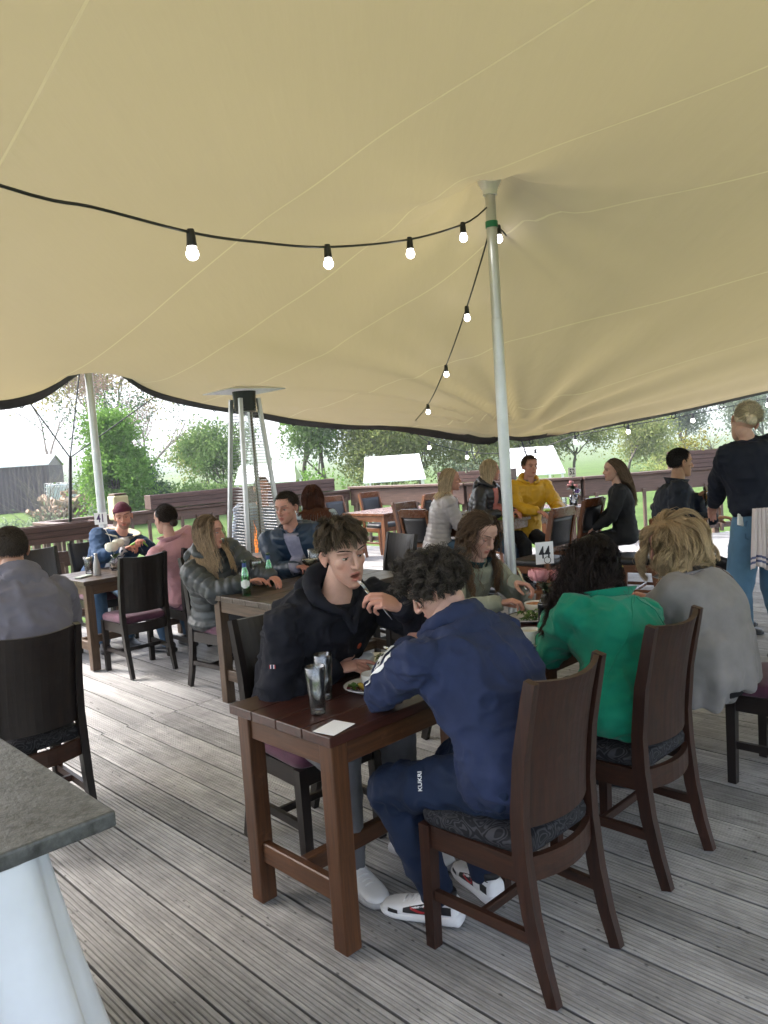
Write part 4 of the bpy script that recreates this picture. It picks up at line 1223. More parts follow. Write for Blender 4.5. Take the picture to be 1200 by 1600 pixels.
tree(-16.6, 47.0, 8.0, 'second bare tree left of the silver tent pole', 'pinkish', 'bare_tree', 4, 1600, 0.07, 0.14, 5, 0.45, 0.28, 'pale_bark', 0.5)
tree(-19.5, 60.0, 15.0, 'tall tree in yellow spring leaf under the canopy peak', 'yellow', 'oak_tree', 5, 3600, 0.16, 0.30, 5, 0.5, 0.3, 'pale_bark', 0.7)
tree(-9.6, 28.5, 3.9, 'dense bright green bush-like tree right of the left tent pole', 'fresh', 'laurel_tree', 6, 9000, 0.085, 0.08, 3, 0.35, 0.3, 'bark', 0.40, low=0.52, squash=0.45)
tree(-9.6, 33.0, 6.2, 'bare crooked tree with ivy on its trunk behind the burgundy beanie', 'ivy', 'ivy_clad_tree', 7, 700, 0.07, 0.15, 5, 0.55, 0.3, 'pale_bark', 0.25, low=None)
tree(-9.2, 31.0, 2.2, 'dark ivy mound at the foot of the crooked tree', 'ivy', 'ivy_clad_stump', 8, 3000, 0.07, 0.10, 3, 0.4, 0.4, 'bark', 0.28, low=0.35)
tree(-8.6, 40.0, 3.4, 'pale green scrubby tree left of the patio heater', 'willow', 'hawthorn_tree', 9, 2600, 0.10, 0.07, 4, 0.6, 0.3, 'bark', 0.45)
tree(-7.3, 36.0, 3.6, 'mid green tree seen through the heater grille', 'mid', 'hawthorn_tree', 10, 3200, 0.10, 0.08, 4, 0.6, 0.3, 'bark', 0.42)
tree(-4.0, 38.0, 5.6, 'airy green tree with dark trunk right of the patio heater', 'fresh', 'ash_tree', 11, 3600, 0.11, 0.15, 4, 0.55, 0.3, 'bark', 0.42)
tree(-2.6, 36.0, 5.4, 'green tree above the long planter', 'mid', 'ash_tree', 12, 3200, 0.10, 0.13, 4, 0.55, 0.3, 'bark', 0.42)
tree(-0.4, 37.0, 5.0, 'yellow-green willow left of the white shelter roof', 'willow', 'willow_tree', 13, 5200, 0.10, 0.12, 4, 0.6, 0.28, 'pale_bark', 0.5, drop=0.5)
tree(2.0, 39.0, 5.2, 'yellow-green willow behind the white shelter roof', 'willow', 'willow_tree', 14, 5200, 0.10, 0.12, 4, 0.6, 0.28, 'pale_bark', 0.5, drop=0.5)
tree(4.6, 38.0, 4.8, 'yellow-green willow behind the blonde women', 'willow', 'willow_tree', 15, 5000, 0.10, 0.12, 4, 0.6, 0.28, 'pale_bark', 0.5, drop=0.5)
tree(7.2, 40.0, 4.4, 'pale willow behind the yellow jacket', 'willow', 'willow_tree', 16, 4200, 0.10, 0.12, 4, 0.6, 0.28, 'pale_bark', 0.5, drop=0.5)
tree(10.4, 42.0, 4.3, 'yellowish bush tree left of the 52 sign', 'willow', 'sallow_tree', 17, 4200, 0.10, 0.10, 4, 0.65, 0.25, 'bark', 0.5)
tree(14.6, 46.0, 4.4, 'yellowish bush tree right of the long-haired woman in the dark top', 'willow', 'sallow_tree', 18, 4600, 0.10, 0.10, 4, 0.65, 0.25, 'bark', 0.5)
tree(23.5, 60.0, 6.2, 'grey-green rounded tree left of the waitress', 'grey', 'sallow_tree', 19, 5200, 0.14, 0.14, 4, 0.6, 0.3, 'bark', 0.6)
tree(30.5, 62.0, 6.5, 'grey-green tree at the right edge beyond the waitress', 'grey', 'sallow_tree', 20, 3600, 0.14, 0.14, 4, 0.6, 0.3, 'bark', 0.6)
for k, (x, y, r, h, lb, kd) in enumerate(((-6.1, 14.2, 0.55, 0.75, 'low pale twiggy shrub nearest the left planter', 'grey'), (-4.9, 13.4, 0.55, 0.8, 'rounded grey-green shrub left of the tent pole', 'grey'), (-7.1, 14.4, 0.4, 0.6, 'small pale shrub at the left edge', 'grey'))):
    shrub(x, y, r, h, lb, kd, 40 + k, 900, 0.035, z=0.28)
shrub(-10.6, 24.5, 1.0, 1.9, 'leafless grey shrub in front of the log pile', 'grey', 50, 0, bare=True, z=0.1)
shrub(-12.6, 36.0, 1.6, 2.4, 'green shrub right of the log pile', 'mid', 51, 2200, 0.09)
shrub(-6.6, 30.0, 1.5, 1.7, 'green hedge shrub behind the pink coat', 'mid', 52, 2600, 0.08)
shrub(-3.2, 30.0, 1.8, 1.6, 'green hedge shrub behind the long planter', 'fresh', 53, 2600, 0.08)
shrub(12.6, 33.0, 1.3, 1.2, 'low bush on the lawn right of the 52 sign', 'willow', 54, 1800, 0.07)
shrub(18.5, 50.0, 2.4, 2.6, 'bush left of the grey-green rounded tree', 'willow', 55, 2400, 0.10)
for k, (x, y, lb) in enumerate(((9.2 - 0, 0, ''),)):
    pass
def planter_plants(u0, v0, u1, v1, z, n, kind, h, label, bare=False, seed=60):
    rg = np.random.default_rng(seed)
    t = bpy.data.objects.new('planter_plants', None); col.objects.link(t); t.location = W(u0, v0, z); t.rotation_euler = (0, 0, AZ); tag(t, label, 'plants')
    limbs, cs = [], []
    for k in range(n):
        q = (k + 0.5) / n; b = A3((u1 - u0) * q, (v1 - v0) * q, 0)
        for j in range(10):
            d = nrm(rg.normal(0, 0.6, 3) * A3(1, 1, 0) + A3(0, 0, 1)); p = b.copy(); pts = [p]
            for i in range(4): d = nrm(d + rg.normal(0, 0.3, 3)); p = p + d * h * 0.26; pts.append(p)
            limbs.append((pts, [0.005, 0.004, 0.0035, 0.003, 0.002])); cs += pts[2:]
    limb_mesh(limbs, 'stems', M['bark'], t)
    c = np.array(cs); c = c[rg.integers(0, len(c), n * 90)] + rg.normal(0, h * 0.10, (n * 90, 3)); V, F, C = leaf_cards(c, 0.022, rg); link_mesh('foliage', quads_mesh_col('foliage', V, F, C), FOL[kind], t)
planter_plants(9.60, 8.4, 9.88, 7.4, 1.22, 4, 'grey', 0.20, 'low plants in the planter behind the blonde women')
planter_plants(11.8, 5.48, 12.4, 5.12, 1.30, 3, 'yellow', 0.34, 'brown twiggy shrub in the planter beside the waitress')
# brown corrugated shed with a white roof
def shed():
    t = bpy.data.objects.new('brown_shed', None); col.objects.link(t); t.location = (-22.4, 42.0, 0.0); t.rotation_euler = (0, 0, math.radians(14)); tag(t, 'brown corrugated metal shed with a pale roof at the far left', 'shed')
    L, D, Hh = 9.0, 5.0, 2.55
    br = simple('brown_cladding', (0.095, 0.075, 0.085), rough=0.45, var=0.12, scale=0.6)
    def wall(p0, p1, n):
        V, F = [], []; p0, p1 = A3(*p0), A3(*p1); d = (p1 - p0); nn = nrm(np.cross(d, Z3)); k = 0
        for i in range(n):
            for a, o in ((0.0, 0.0), (0.35, 0.0), (0.5, 0.06), (0.85, 0.06)):
                q = p0 + d * (i + a) / n + nn * o; V += [q, q + Z3 * Hh]
        V += [p1, p1 + Z3 * Hh]
        m = len(V) // 2
        F = [(2 * i, 2 * i + 2, 2 * i + 3, 2 * i + 1) for i in range(m - 1)]
        link_mesh('wall', np_mesh('wall', V, F, False), br, t)
    x0, x1 = -L / 2, L / 2
    wall((x0, -D / 2, -0.4), (x1, -D / 2, -0.4), 42); wall((x1, -D / 2, -0.4), (x1, D / 2, -0.4), 22); wall((x1, D / 2, -0.4), (x0, D / 2, -0.4), 20); wall((x0, D / 2, -0.4), (x0, -D / 2, -0.4), 20)
    rf = simple('pale_roof_sheet', (0.62, 0.62, 0.64), rough=0.5, var=0.06)
    bm = bmesh.new(); z0 = Hh - 0.4
    for (ya, yb, za, zb) in ((-D / 2 - 0.15, 0, z0, z0 + 0.55), (D / 2 + 0.15, 0, z0, z0 + 0.55)):
        vs = [bm.verts.new(p) for p in ((x0 - .1, ya, za), (x1 + .1, ya, za), (x1 + .1, yb, zb), (x0 - .1, yb, zb), (x0 - .1, ya, za + .06), (x1 + .1, ya, za + .06), (x1 + .1, yb, zb + .06), (x0 - .1, yb, zb + .06))]
        for f in ((0, 1, 2, 3), (4, 5, 6, 7), (0, 1, 5, 4), (1, 2, 6, 5), (3, 2, 6, 7), (0, 3, 7, 4)): bm.faces.new([vs[i] for i in f])
    obj('roof', bm, rf, t)
    for x in (x1 + 0.02, x0 - 0.02):
        bm = bmesh.new(); bm.faces.new([bm.verts.new(p) for p in ((x, -D / 2, z0), (x, D / 2, z0), (x, 0, z0 + 0.55))]); obj('gable', bm, br, t)
shed()
t = bpy.data.objects.new('caged_water_tank', None); col.objects.link(t); t.location = (-15.7, 38.0, gz(-15.7, 38) + 0.25); tag(t, 'pale plastic tank in a grey wire cage right of the brown shed', 'tank')
bm = bmesh.new(); box(bm, -0.55, 0.55, -0.5, 0.5, 0.15, 1.15, 0.06, seg=2); obj('tank', bm, simple('tank_plastic', (0.50, 0.55, 0.58), rough=0.5, var=0.1), t)
for k in range(7):
    for ax in (0, 1):
        bm = bmesh.new(); q = -0.58 + 1.16 * k / 6
        tube(bm, [(q, -0.53, 0.1), (q, -0.53, 1.2)] if ax == 0 else [(-0.58, -0.53, 0.1 + 1.1 * k / 6), (0.58, -0.53, 0.1 + 1.1 * k / 6)], 0.012, 5); obj('cage_bar', bm, M['alu'], t)
t = bpy.data.objects.new('log_pile', None); col.objects.link(t); t.location = (-12.4, 31.0, gz(-12.4, 31)+0.2); tag(t, 'heap of sawn logs on the lawn right of the brown shed', 'log pile')
lg = simple('cut_log', (0.27, 0.19, 0.13), rough=0.8, var=0.4, scale=4); bm = bmesh.new(); lathe(bm, [(0, -0.35), (0.09, -0.35), (0.10, 0), (0.09, 0.35), (0, 0.35)], 8); _lm = None
for k in range(70):
    if _lm is None: o = obj('log', bm, lg, t); _lm = o.data
    else: o = link_mesh('log', _lm, None, t)
    lay = rng.uniform(0, 1) ** 1.3; o.location = (rng.normal(0, 0.75 * (1 - 0.5 * lay)), rng.normal(0, 0.5), 0.1 + lay * 0.85); o.rotation_euler = (rng.uniform(0.9, 2.2), rng.uniform(0, 6), rng.uniform(0, 3)); o.scale = [rng.uniform(0.7, 1.3)] * 3
# white picnic shelters on the lawn
def shelter(x, y, w, z0, z1, label, rot=0, dep=1.3, slope=0.25):
    t = bpy.data.objects.new('picnic_shelter', None); col.objects.link(t); t.location = (x, y, gz(x, y)); t.rotation_euler = (0, 0, math.radians(rot)); tag(t, label, 'shelter', 'white picnic shelters on the lawn')
    g = gz(x, y); z0 -= g; z1 -= g; wm = simple('white_sheeting', (0.80, 0.80, 0.80), rough=0.6, var=0.03)
    for s, nm in ((-1, 'front_sheet'), (1, 'back_sheet')):
        bm = bmesh.new(); vs = [bm.verts.new(p) for p in ((-w / 2, s * dep, z0), (w / 2, s * dep, z0), (w / 2 * 0.86, s * 0.03, z1), (-w / 2 * 0.98, s * 0.03, z1), (-w / 2, s * dep, z0 - 0.03), (w / 2, s * dep, z0 - 0.03), (w / 2 * 0.86, s * 0.03, z1 - 0.03), (-w / 2 * 0.98, s * 0.03, z1 - 0.03))]
        for f in ((0, 1, 2, 3), (7, 6, 5, 4), (0, 4, 5, 1), (1, 5, 6, 2), (2, 6, 7, 3), (3, 7, 4, 0)): bm.faces.new([vs[i] for i in f])
        obj(nm, bm, wm, t)
    for sx in (-1, 1):
        for sy in (-1, 1):
            bm = bmesh.new(); box(bm, sx * w * 0.46 - 0.03, sx * w * 0.46 + 0.03, sy * dep * 0.9 - 0.03, sy * dep * 0.9 + 0.03, 0, z0 + 0.02); obj('leg', bm, M['white'], t)
    bm = bmesh.new(); box(bm, -w * 0.4, w * 0.4, -0.35, 0.35, 0.68, 0.73); obj('table_top', bm, M['white'], t)
shelter(0.40, 23.0, 1.75, 0.82, 1.52, 'white sheeted shelter roof left of the silver jacket', -2, 1.2)
shelter(4.05, 21.0, 1.45, 0.80, 1.50, 'white sheeted shelter on legs behind the yellow jacket', -2, 1.0)
shelter(-3.6, 25.0, 1.9, 0.95, 1.5, 'white sheeted shelter roof seen behind the patio heater', 0, 1.1)

# ------------------------------------------------------------------ haze: pale spring air
bm = bmesh.new(); box(bm, -1900, 1900, -1900, 1900, -12, 130)
hz_m = bpy.data.materials.new('haze'); hz_m.use_nodes = True; _n = hz_m.node_tree.nodes; _n.clear()
_v = _n.new('ShaderNodeVolumePrincipled'); _o = _n.new('ShaderNodeOutputMaterial'); _v.inputs['Color'].default_value = (0.88, 0.93, 0.96, 1); _v.inputs['Density'].default_value = 0.0013
hz_m.node_tree.links.new(_v.outputs[0], _o.inputs['Volume'])
tag(obj('haze', bm, hz_m), kind='stuff')
# ================================================================== PATIO HEATER
def heater():
    t = bpy.data.objects.new('patio_heater', None); col.objects.link(t)
    t.location = (-1.17, 6.95, 0); t.rotation_euler = (0, 0, math.radians(38))
    tag(t, 'tall silver pyramid patio heater with wire grille and flame in its glass tube', 'heater')
    zt, zb, rt_, rb_ = 2.20, 0.02, 0.088, 0.235
    for sx, sy in ((1, 1), (-1, 1), (-1, -1), (1, -1)):
        bm = bmesh.new(); sweep_rect(bm, [(sx * rb_, sy * rb_, zb), (sx * rt_, sy * rt_, zt)], 0.016, 0.016); obj('leg', bm, M['alu'], t)
    bm = bmesh.new(); box(bm, -0.225, 0.225, -0.225, 0.225, 0.03, 0.62, 0.01); obj('gas_housing', bm, M['black'], t)
    bm = bmesh.new(); box(bm, -0.19, 0.19, -0.19, 0.19, 0.62, 0.80, 0.012); obj('burner_box', bm, M['alu'], t)
    k = 0
    z = 0.86
    while z < 2.16:
        f = (z - zb) / (zt - zb); r = rb_ + (rt_ - rb_) * f - 0.012
        bm = bmesh.new(); tube(bm, [(r, r, z), (-r, r, z), (-r, -r, z), (r, -r, z), (r, r - 0.001, z)], 0.0019, 4)
        obj('grille_wire', bm, M['steel'], t); z += 0.0265
    bm = bmesh.new(); lathe(bm, [(0.055, 0.80), (0.055, 2.1)], 24); obj('glass_tube', bm, M['thin_glass'], t, True)
    m, nt, b, l = nodes('flame')
    b.inputs['Base Color'].default_value = (1, 0.4, 0.1, 1)
    b.inputs['Emission Color'].default_value = (1, 0.27, 0.04, 1); b.inputs['Emission Strength'].default_value = 0.18
    bm = bmesh.new()
    for q, (h, r0, tw) in enumerate(((0.30, 0.012, 0.0), (0.22, 0.009, 2.0), (0.16, 0.008, 4.0))):
        tube(bm, [(0.012 * math.cos(tw + s * 9), 0.012 * math.sin(tw + s * 9), 0.82 + h * s) for s in np.linspace(0, 1, 9)], [r0 * (0.5 + 1.6 * s * (1 - s) * 1.6) * (1.02 - s) for s in np.linspace(0, 1, 9)], 7)
    obj('flame', bm, m, t, True)
    bm = bmesh.new(); lathe(bm, [(0, 2.09), (0.095, 2.09), (0.10, 2.20), (0.105, 2.265), (0, 2.265)], 20); obj('burner_head', bm, M['black'], t)
    bm = bmesh.new()
    q = 0.27
    v0 = [bm.verts.new((sx * q, sy * q, 2.262)) for sx, sy in ((-1, -1), (1, -1), (1, 1), (-1, 1))]
    v1 = [bm.verts.new((sx * 0.10, sy * 0.10, 2.30)) for sx, sy in ((-1, -1), (1, -1), (1, 1), (-1, 1))]
    v2 = [bm.verts.new((sx * q, sy * q, 2.268)) for sx, sy in ((-1, -1), (1, -1), (1, 1), (-1, 1))]
    v3 = [bm.verts.new((sx * 0.10, sy * 0.10, 2.307)) for sx, sy in ((-1, -1), (1, -1), (1, 1), (-1, 1))]
    for a, b_ in ((v0, v1),):
        for i in range(4): bm.faces.new((a[i], b_[i], b_[(i + 1) % 4], a[(i + 1) % 4]))
    bm.faces.new(v1[::-1])
    for i in range(4): bm.faces.new((v2[i], v2[(i + 1) % 4], v3[(i + 1) % 4], v3[i])); bm.faces.new((v0[i], v0[(i + 1) % 4], v2[(i + 1) % 4], v2[i]))
    bm.faces.new(v3)
    obj('hood', bm, M['alu'], t)
heater()

# ================================================================== TABLES
def table(u0, v0, LU, LV, h, label, top='table_top', leg='table_leg', nb=4, rot=0, name='wooden_table', ov=0.02, lw=0.068, stretcher=True, th=0.036):
    """Table with corner (u0, v0): length LU along u (boards run along it), LV along v."""
    t = empty(name, u0 + LU / 2, v0 + LV / 2, 0, rot, label, 'table')
    bw = LV / nb; me = None
    for i in range(nb):
        if me is None:
            bm = bmesh.new(); box(bm, -LU / 2, LU / 2, -bw / 2 + 0.0012, bw / 2 - 0.0012, h - th, h, 0.0035, seg=2); o = obj('board', bm, M[top], t); me = o.data
        else: o = link_mesh('board', me, None, t)
        o.location = (0, -LV / 2 + bw * (i + 0.5), rng.uniform(-0.0006, 0.0006))
    x, y = LU / 2 - ov - lw / 2, LV / 2 - ov - lw / 2
    me = None
    for sx in (-1, 1):
        for sy in (-1, 1):
            if me is None:
                bm = bmesh.new(); box(bm, -lw / 2, lw / 2, -lw / 2, lw / 2, 0.008, h - th - 0.002, 0.005, seg=2); o = obj('leg', bm, M[leg], t); me = o.data
            else: o = link_mesh('leg', me, None, t)
            o.location = (sx * x, sy * y, 0)
    for sy in (-1, 1):
        bm = bmesh.new(); box(bm, -x + lw / 2, x - lw / 2, -0.011, 0.011, h - th - 0.085, h - th - 0.003, 0.003); o = obj('apron', bm, M[leg + '_x'], t); o.location = (0, sy * (y + 0.012), 0)
    for sx in (-1, 1):
        bm = bmesh.new(); box(bm, -0.011, 0.011, -y + lw / 2, y - lw / 2, h - th - 0.085, h - th - 0.003, 0.003); o = obj('apron', bm, M[leg + '_y'], t); o.location = (sx * (x + 0.012), 0, 0)
    if stretcher:
        for sx in (-1, 1):
            bm = bmesh.new(); box(bm, -0.017, 0.017, -y + lw / 2, y - lw / 2, 0.165, 0.24, 0.004); o = obj('stretcher', bm, M[leg + '_y'], t); o.location = (sx * x, 0, 0)
        bm = bmesh.new(); box(bm, -x + 0.017, x - 0.017, -0.02, 0.02, 0.172, 0.236, 0.004); obj('stretcher', bm, M[leg + '_x'], t)
    return t
for nm, c1, c2 in (('table_leg', (0.042, 0.015, 0.006), (0.12, 0.048, 0.018)), ('table_grey_leg', (0.04, 0.022, 0.012), (0.12, 0.075, 0.045)), ('orange_wood', (0.085, 0.027, 0.009), (0.21, 0.075, 0.025)), ('dark_wood', (0.014, 0.0055, 0.0035), (0.055, 0.019, 0.009))):
    for ax, k in (('_x', 0), ('_y', 1)):
        if nm + ax not in M or nm == 'dark_wood':
            M[nm + ax] = wood(nm + ax, c1, c2, rough=0.36, axis=k, wear=0.3)
table(1.50, 1.87, 1.2, 0.58, 0.76, 'dark red-brown wooden table in front, set for the two young men')
table(2.72, 1.87, 1.2, 0.58, 0.76, 'dark wooden table carrying the pink roses and the 44 sign')
table(2.75, 3.90, 1.25, 0.72, 0.76, 'dark weathered table holding two green beer bottles', top='table_grey', leg='table_grey_leg', nb=5)
table(2.56, 6.22, 1.25, 0.70, 0.76, 'pale-topped wooden table holding the white rose and the 41 sign', top='table_grey', leg='table_grey_leg', nb=5)
table(7.35, 7.62, 1.15, 0.86, 0.80, 'empty orange wooden table in the far corner', top='orange_wood_x', leg='orange_wood', nb=5, name='orange_table', stretcher=False)
table(6.30, 5.20, 2.45, 0.78, 0.80, 'long orange-brown table with drinks and the 52 sign', top='orange_wood_x', leg='orange_wood', nb=5, name='orange_table', stretcher=False)

# ================================================================== CHAIRS
def cushion(bm, wf, wr, y0, y1, z0, z1, n=14):
    """Padded seat: rounded outline, domed top."""
    def ring(k, s, z):
        out = []
        for i in range(4 * n):
            a = 2 * math.pi * i / (4 * n)
            ca, sa = math.cos(a), math.sin(a)
            e = 0.28
            x = math.copysign(abs(ca) ** e, ca); y = math.copysign(abs(sa) ** e, sa)
            f = (y + 1) / 2
            hw = (wr + (wf - wr) * f) / 2
            out.append((x * hw * s, (y0 + y1) / 2 + y * (y1 - y0) / 2 * s, z))
        return out
    prof = [(0.97, 0.0), (1.0, 0.15), (1.01, 0.5), (0.985, 0.78), (0.93, 0.92), (0.8, 1.0), (0.5, 1.07), (0.2, 1.09)]
    rings = [[bm.verts.new(p) for p in ring(0, s, z0 + (z1 - z0) * q)] for s, q in prof]
    m = 4 * n
    for a, b in zip(rings[:-1], rings[1:]):
        for i in range(m): bm.faces.new((a[i], a[(i + 1) % m], b[(i + 1) % m], b[i]))
    bm.faces.new(rings[0][::-1]); bm.faces.new(rings[-1])

def pub_chair(label, seat='swirl', w='dark_wood', group=None):
    t = empty('dining_chair', 0, 0, 0, 0, label, 'chair', group)
    hw = 0.192
    for sx in (-1, 1):
        bm = bmesh.new(); sweep_rect(bm, [(sx * hw, 0.205, 0.005), (sx * hw, 0.2, 0.43)], 0.022, 0.022, taper=[0.85, 1.0]); obj('leg', bm, M[w], t)
        path = [(sx * (hw - 0.012), -0.255, 0.005), (sx * (hw - 0.012), -0.222, 0.12), (sx * (hw - 0.010), -0.192, 0.26), (sx * (hw - 0.008), -0.172, 0.43), (sx * (hw - 0.008), -0.170, 0.56), (sx * (hw - 0.008), -0.188, 0.74), (sx * (hw - 0.008), -0.228, 0.93), (sx * (hw - 0.008), -0.238, 0.972)]
        bm = bmesh.new(); sweep_rect(bm, path, 0.0165, 0.023, taper=[0.85, 0.95, 1.05, 1.1, 1.0, 0.95, 0.85, 0.8]); obj('leg', bm, M[w], t)
        bm = bmesh.new(); sweep_rect(bm, [(sx * (hw - 0.002), 0.178, 0.392), (sx * (hw - 0.01), -0.15, 0.392)], 0.013, 0.038); obj('seat_rail', bm, M[w + '_y'], t)
        bm = bmesh.new(); sweep_rect(bm, [(sx * hw, 0.18, 0.19), (sx * (hw - 0.01), -0.185, 0.19)], 0.010, 0.017); obj('stretcher', bm, M[w + '_y'], t)
    bm = bmesh.new(); box(bm, -hw + 0.022, hw - 0.022, 0.188, 0.214, 0.354, 0.43, 0.003); obj('seat_rail', bm, M[w + '_x'], t)
    pts = [(x, -0.172 - 0.045 * (1 - (x / (hw - 0.02)) ** 2), 0.392) for x in np.linspace(-hw + 0.028, hw - 0.028, 9)]
    bm = bmesh.new(); sweep_rect(bm, pts, 0.011, 0.038, side=Vector((0, 1, 0))); obj('seat_rail', bm, M[w + '_x'], t)
    bm = bmesh.new(); box(bm, -hw + 0.012, hw - 0.012, -0.012, 0.010, 0.175, 0.205, 0.003); obj('stretcher', bm, M[w + '_x'], t)
    bm = bmesh.new(); cushion(bm, 0.432, 0.36, -0.19, 0.232, 0.432, 0.492); obj('seat', bm, M[seat], t, True)
    # curved back panel between the posts
    bm = bmesh.new()
    nx, nz = 10, 8
    hh = hw - 0.026
    F_, B_ = [], []
    for j in range(nz + 1):
        f = j / nz; z = 0.515 + 0.455 * f
        yb = -0.166 - 0.008 * f - 0.062 * f * f
        rf, rb = [], []
        for i in range(nx + 1):
            x = -hh + 2 * hh * i / nx
            cv = 0.042 * (1 - (x / hh) ** 2)
            dz = -0.012 * (1 - (x / hh) ** 2) * (1 if j == nz else 0)
            rf.append(bm.verts.new((x, yb - cv + 0.008, z + dz))); rb.append(bm.verts.new((x, yb - cv - 0.012, z + dz)))
        F_.append(rf); B_.append(rb)
    for j in range(nz):
        for i in range(nx):
            bm.faces.new((F_[j][i], F_[j + 1][i], F_[j + 1][i + 1], F_[j][i + 1])); bm.faces.new((B_[j][i], B_[j][i + 1], B_[j + 1][i + 1], B_[j + 1][i]))
    for i in range(nx):
        bm.faces.new((F_[0][i], F_[0][i + 1], B_[0][i + 1], B_[0][i])); bm.faces.new((F_[nz][i], B_[nz][i], B_[nz][i + 1], F_[nz][i + 1]))
    for j in range(nz):
        bm.faces.new((F_[j][0], B_[j][0], B_[j + 1][0], F_[j + 1][0])); bm.faces.new((F_[j][nx], F_[j + 1][nx], B_[j + 1][nx], B_[j][nx]))
    o = obj('back_panel', bm, M[w], t, False)
    return t

def retint(t, swap):
    """Give a copied thing's parts other materials (mesh data of its own for those parts)."""
    for c in t.children:
        for key, mat in swap.items():
            if c.name.split('.')[0] == key:
                c.data = c.data.copy(); c.data.materials[0] = M[mat]
    return t

M['black_wood_x'] = wood('black_wood_x', (0.004, 0.003, 0.003), (0.016, 0.009, 0.007), rough=0.36, axis=0)
M['black_wood_y'] = wood('black_wood_y', (0.004, 0.003, 0.003), (0.016, 0.009, 0.007), rough=0.36, axis=1)
GCH = 'dark dining chairs around the tables'
ch0 = pub_chair('dark brown chair with swirl-patterned seat under the young man in the navy hoodie', group=GCH)
place(ch0, 1.95, 1.515, 0)
def chair_at(src, u, v, rot, label, group=GCH):
    c = copy_tree(src); place(c, u, v, rot); c['label'] = label; c['group'] = group
    return c
chair_at(ch0, 2.71, 1.535, 0, 'dark brown chair with swirl-patterned seat under the woman in the green coat')
cP = pub_chair('purple-seated dark chair at the right edge under the woman in the grey poncho', seat='velvet', w='black_wood', group=GCH)
place(cP, 3.73, 1.24, 0)
chair_at(cP, 1.97, 2.60, 178, 'dark chair with purple seat under the young man in the black hoodie')
chair_at(cP, 3.30, 2.76, 185, 'dark chair under the girl with long wavy hair eating at the 44 table')
cG = chair_at(ch0, 1.20, 3.72, 0, 'dark chair at the left edge under the man in the grey jacket')
retint(cG, {'leg': 'black_wood', 'back_panel': 'black_wood'})
cB = pub_chair('dark chair with purple seat standing empty at the 41 table, back towards the camera', seat='velvet', w='black_wood', group=GCH)
place(cB, 2.86, 5.96, -3)
chair_at(cB, 3.40, 5.93, -4, 'dark chair under the woman in the pink coat')
chair_at(cB, 2.62, 7.22, 175, 'empty black chair on the far side of the 41 table beside the railing')
chair_at(cB, 3.18, 7.28, 182, 'dark chair under the man in the burgundy beanie')
chair_at(cB, 3.06, 4.93, 186, 'dark chair under the woman in the black puffer coat at the beer bottle table')
chair_at(cB, 4.28, 4.52, 80, 'dark chair under the man in the blue quilted jacket')
chair_at(cB, 3.86, 3.62, -3, 'empty black chair behind the black hoodie, tucked at the beer bottle table')

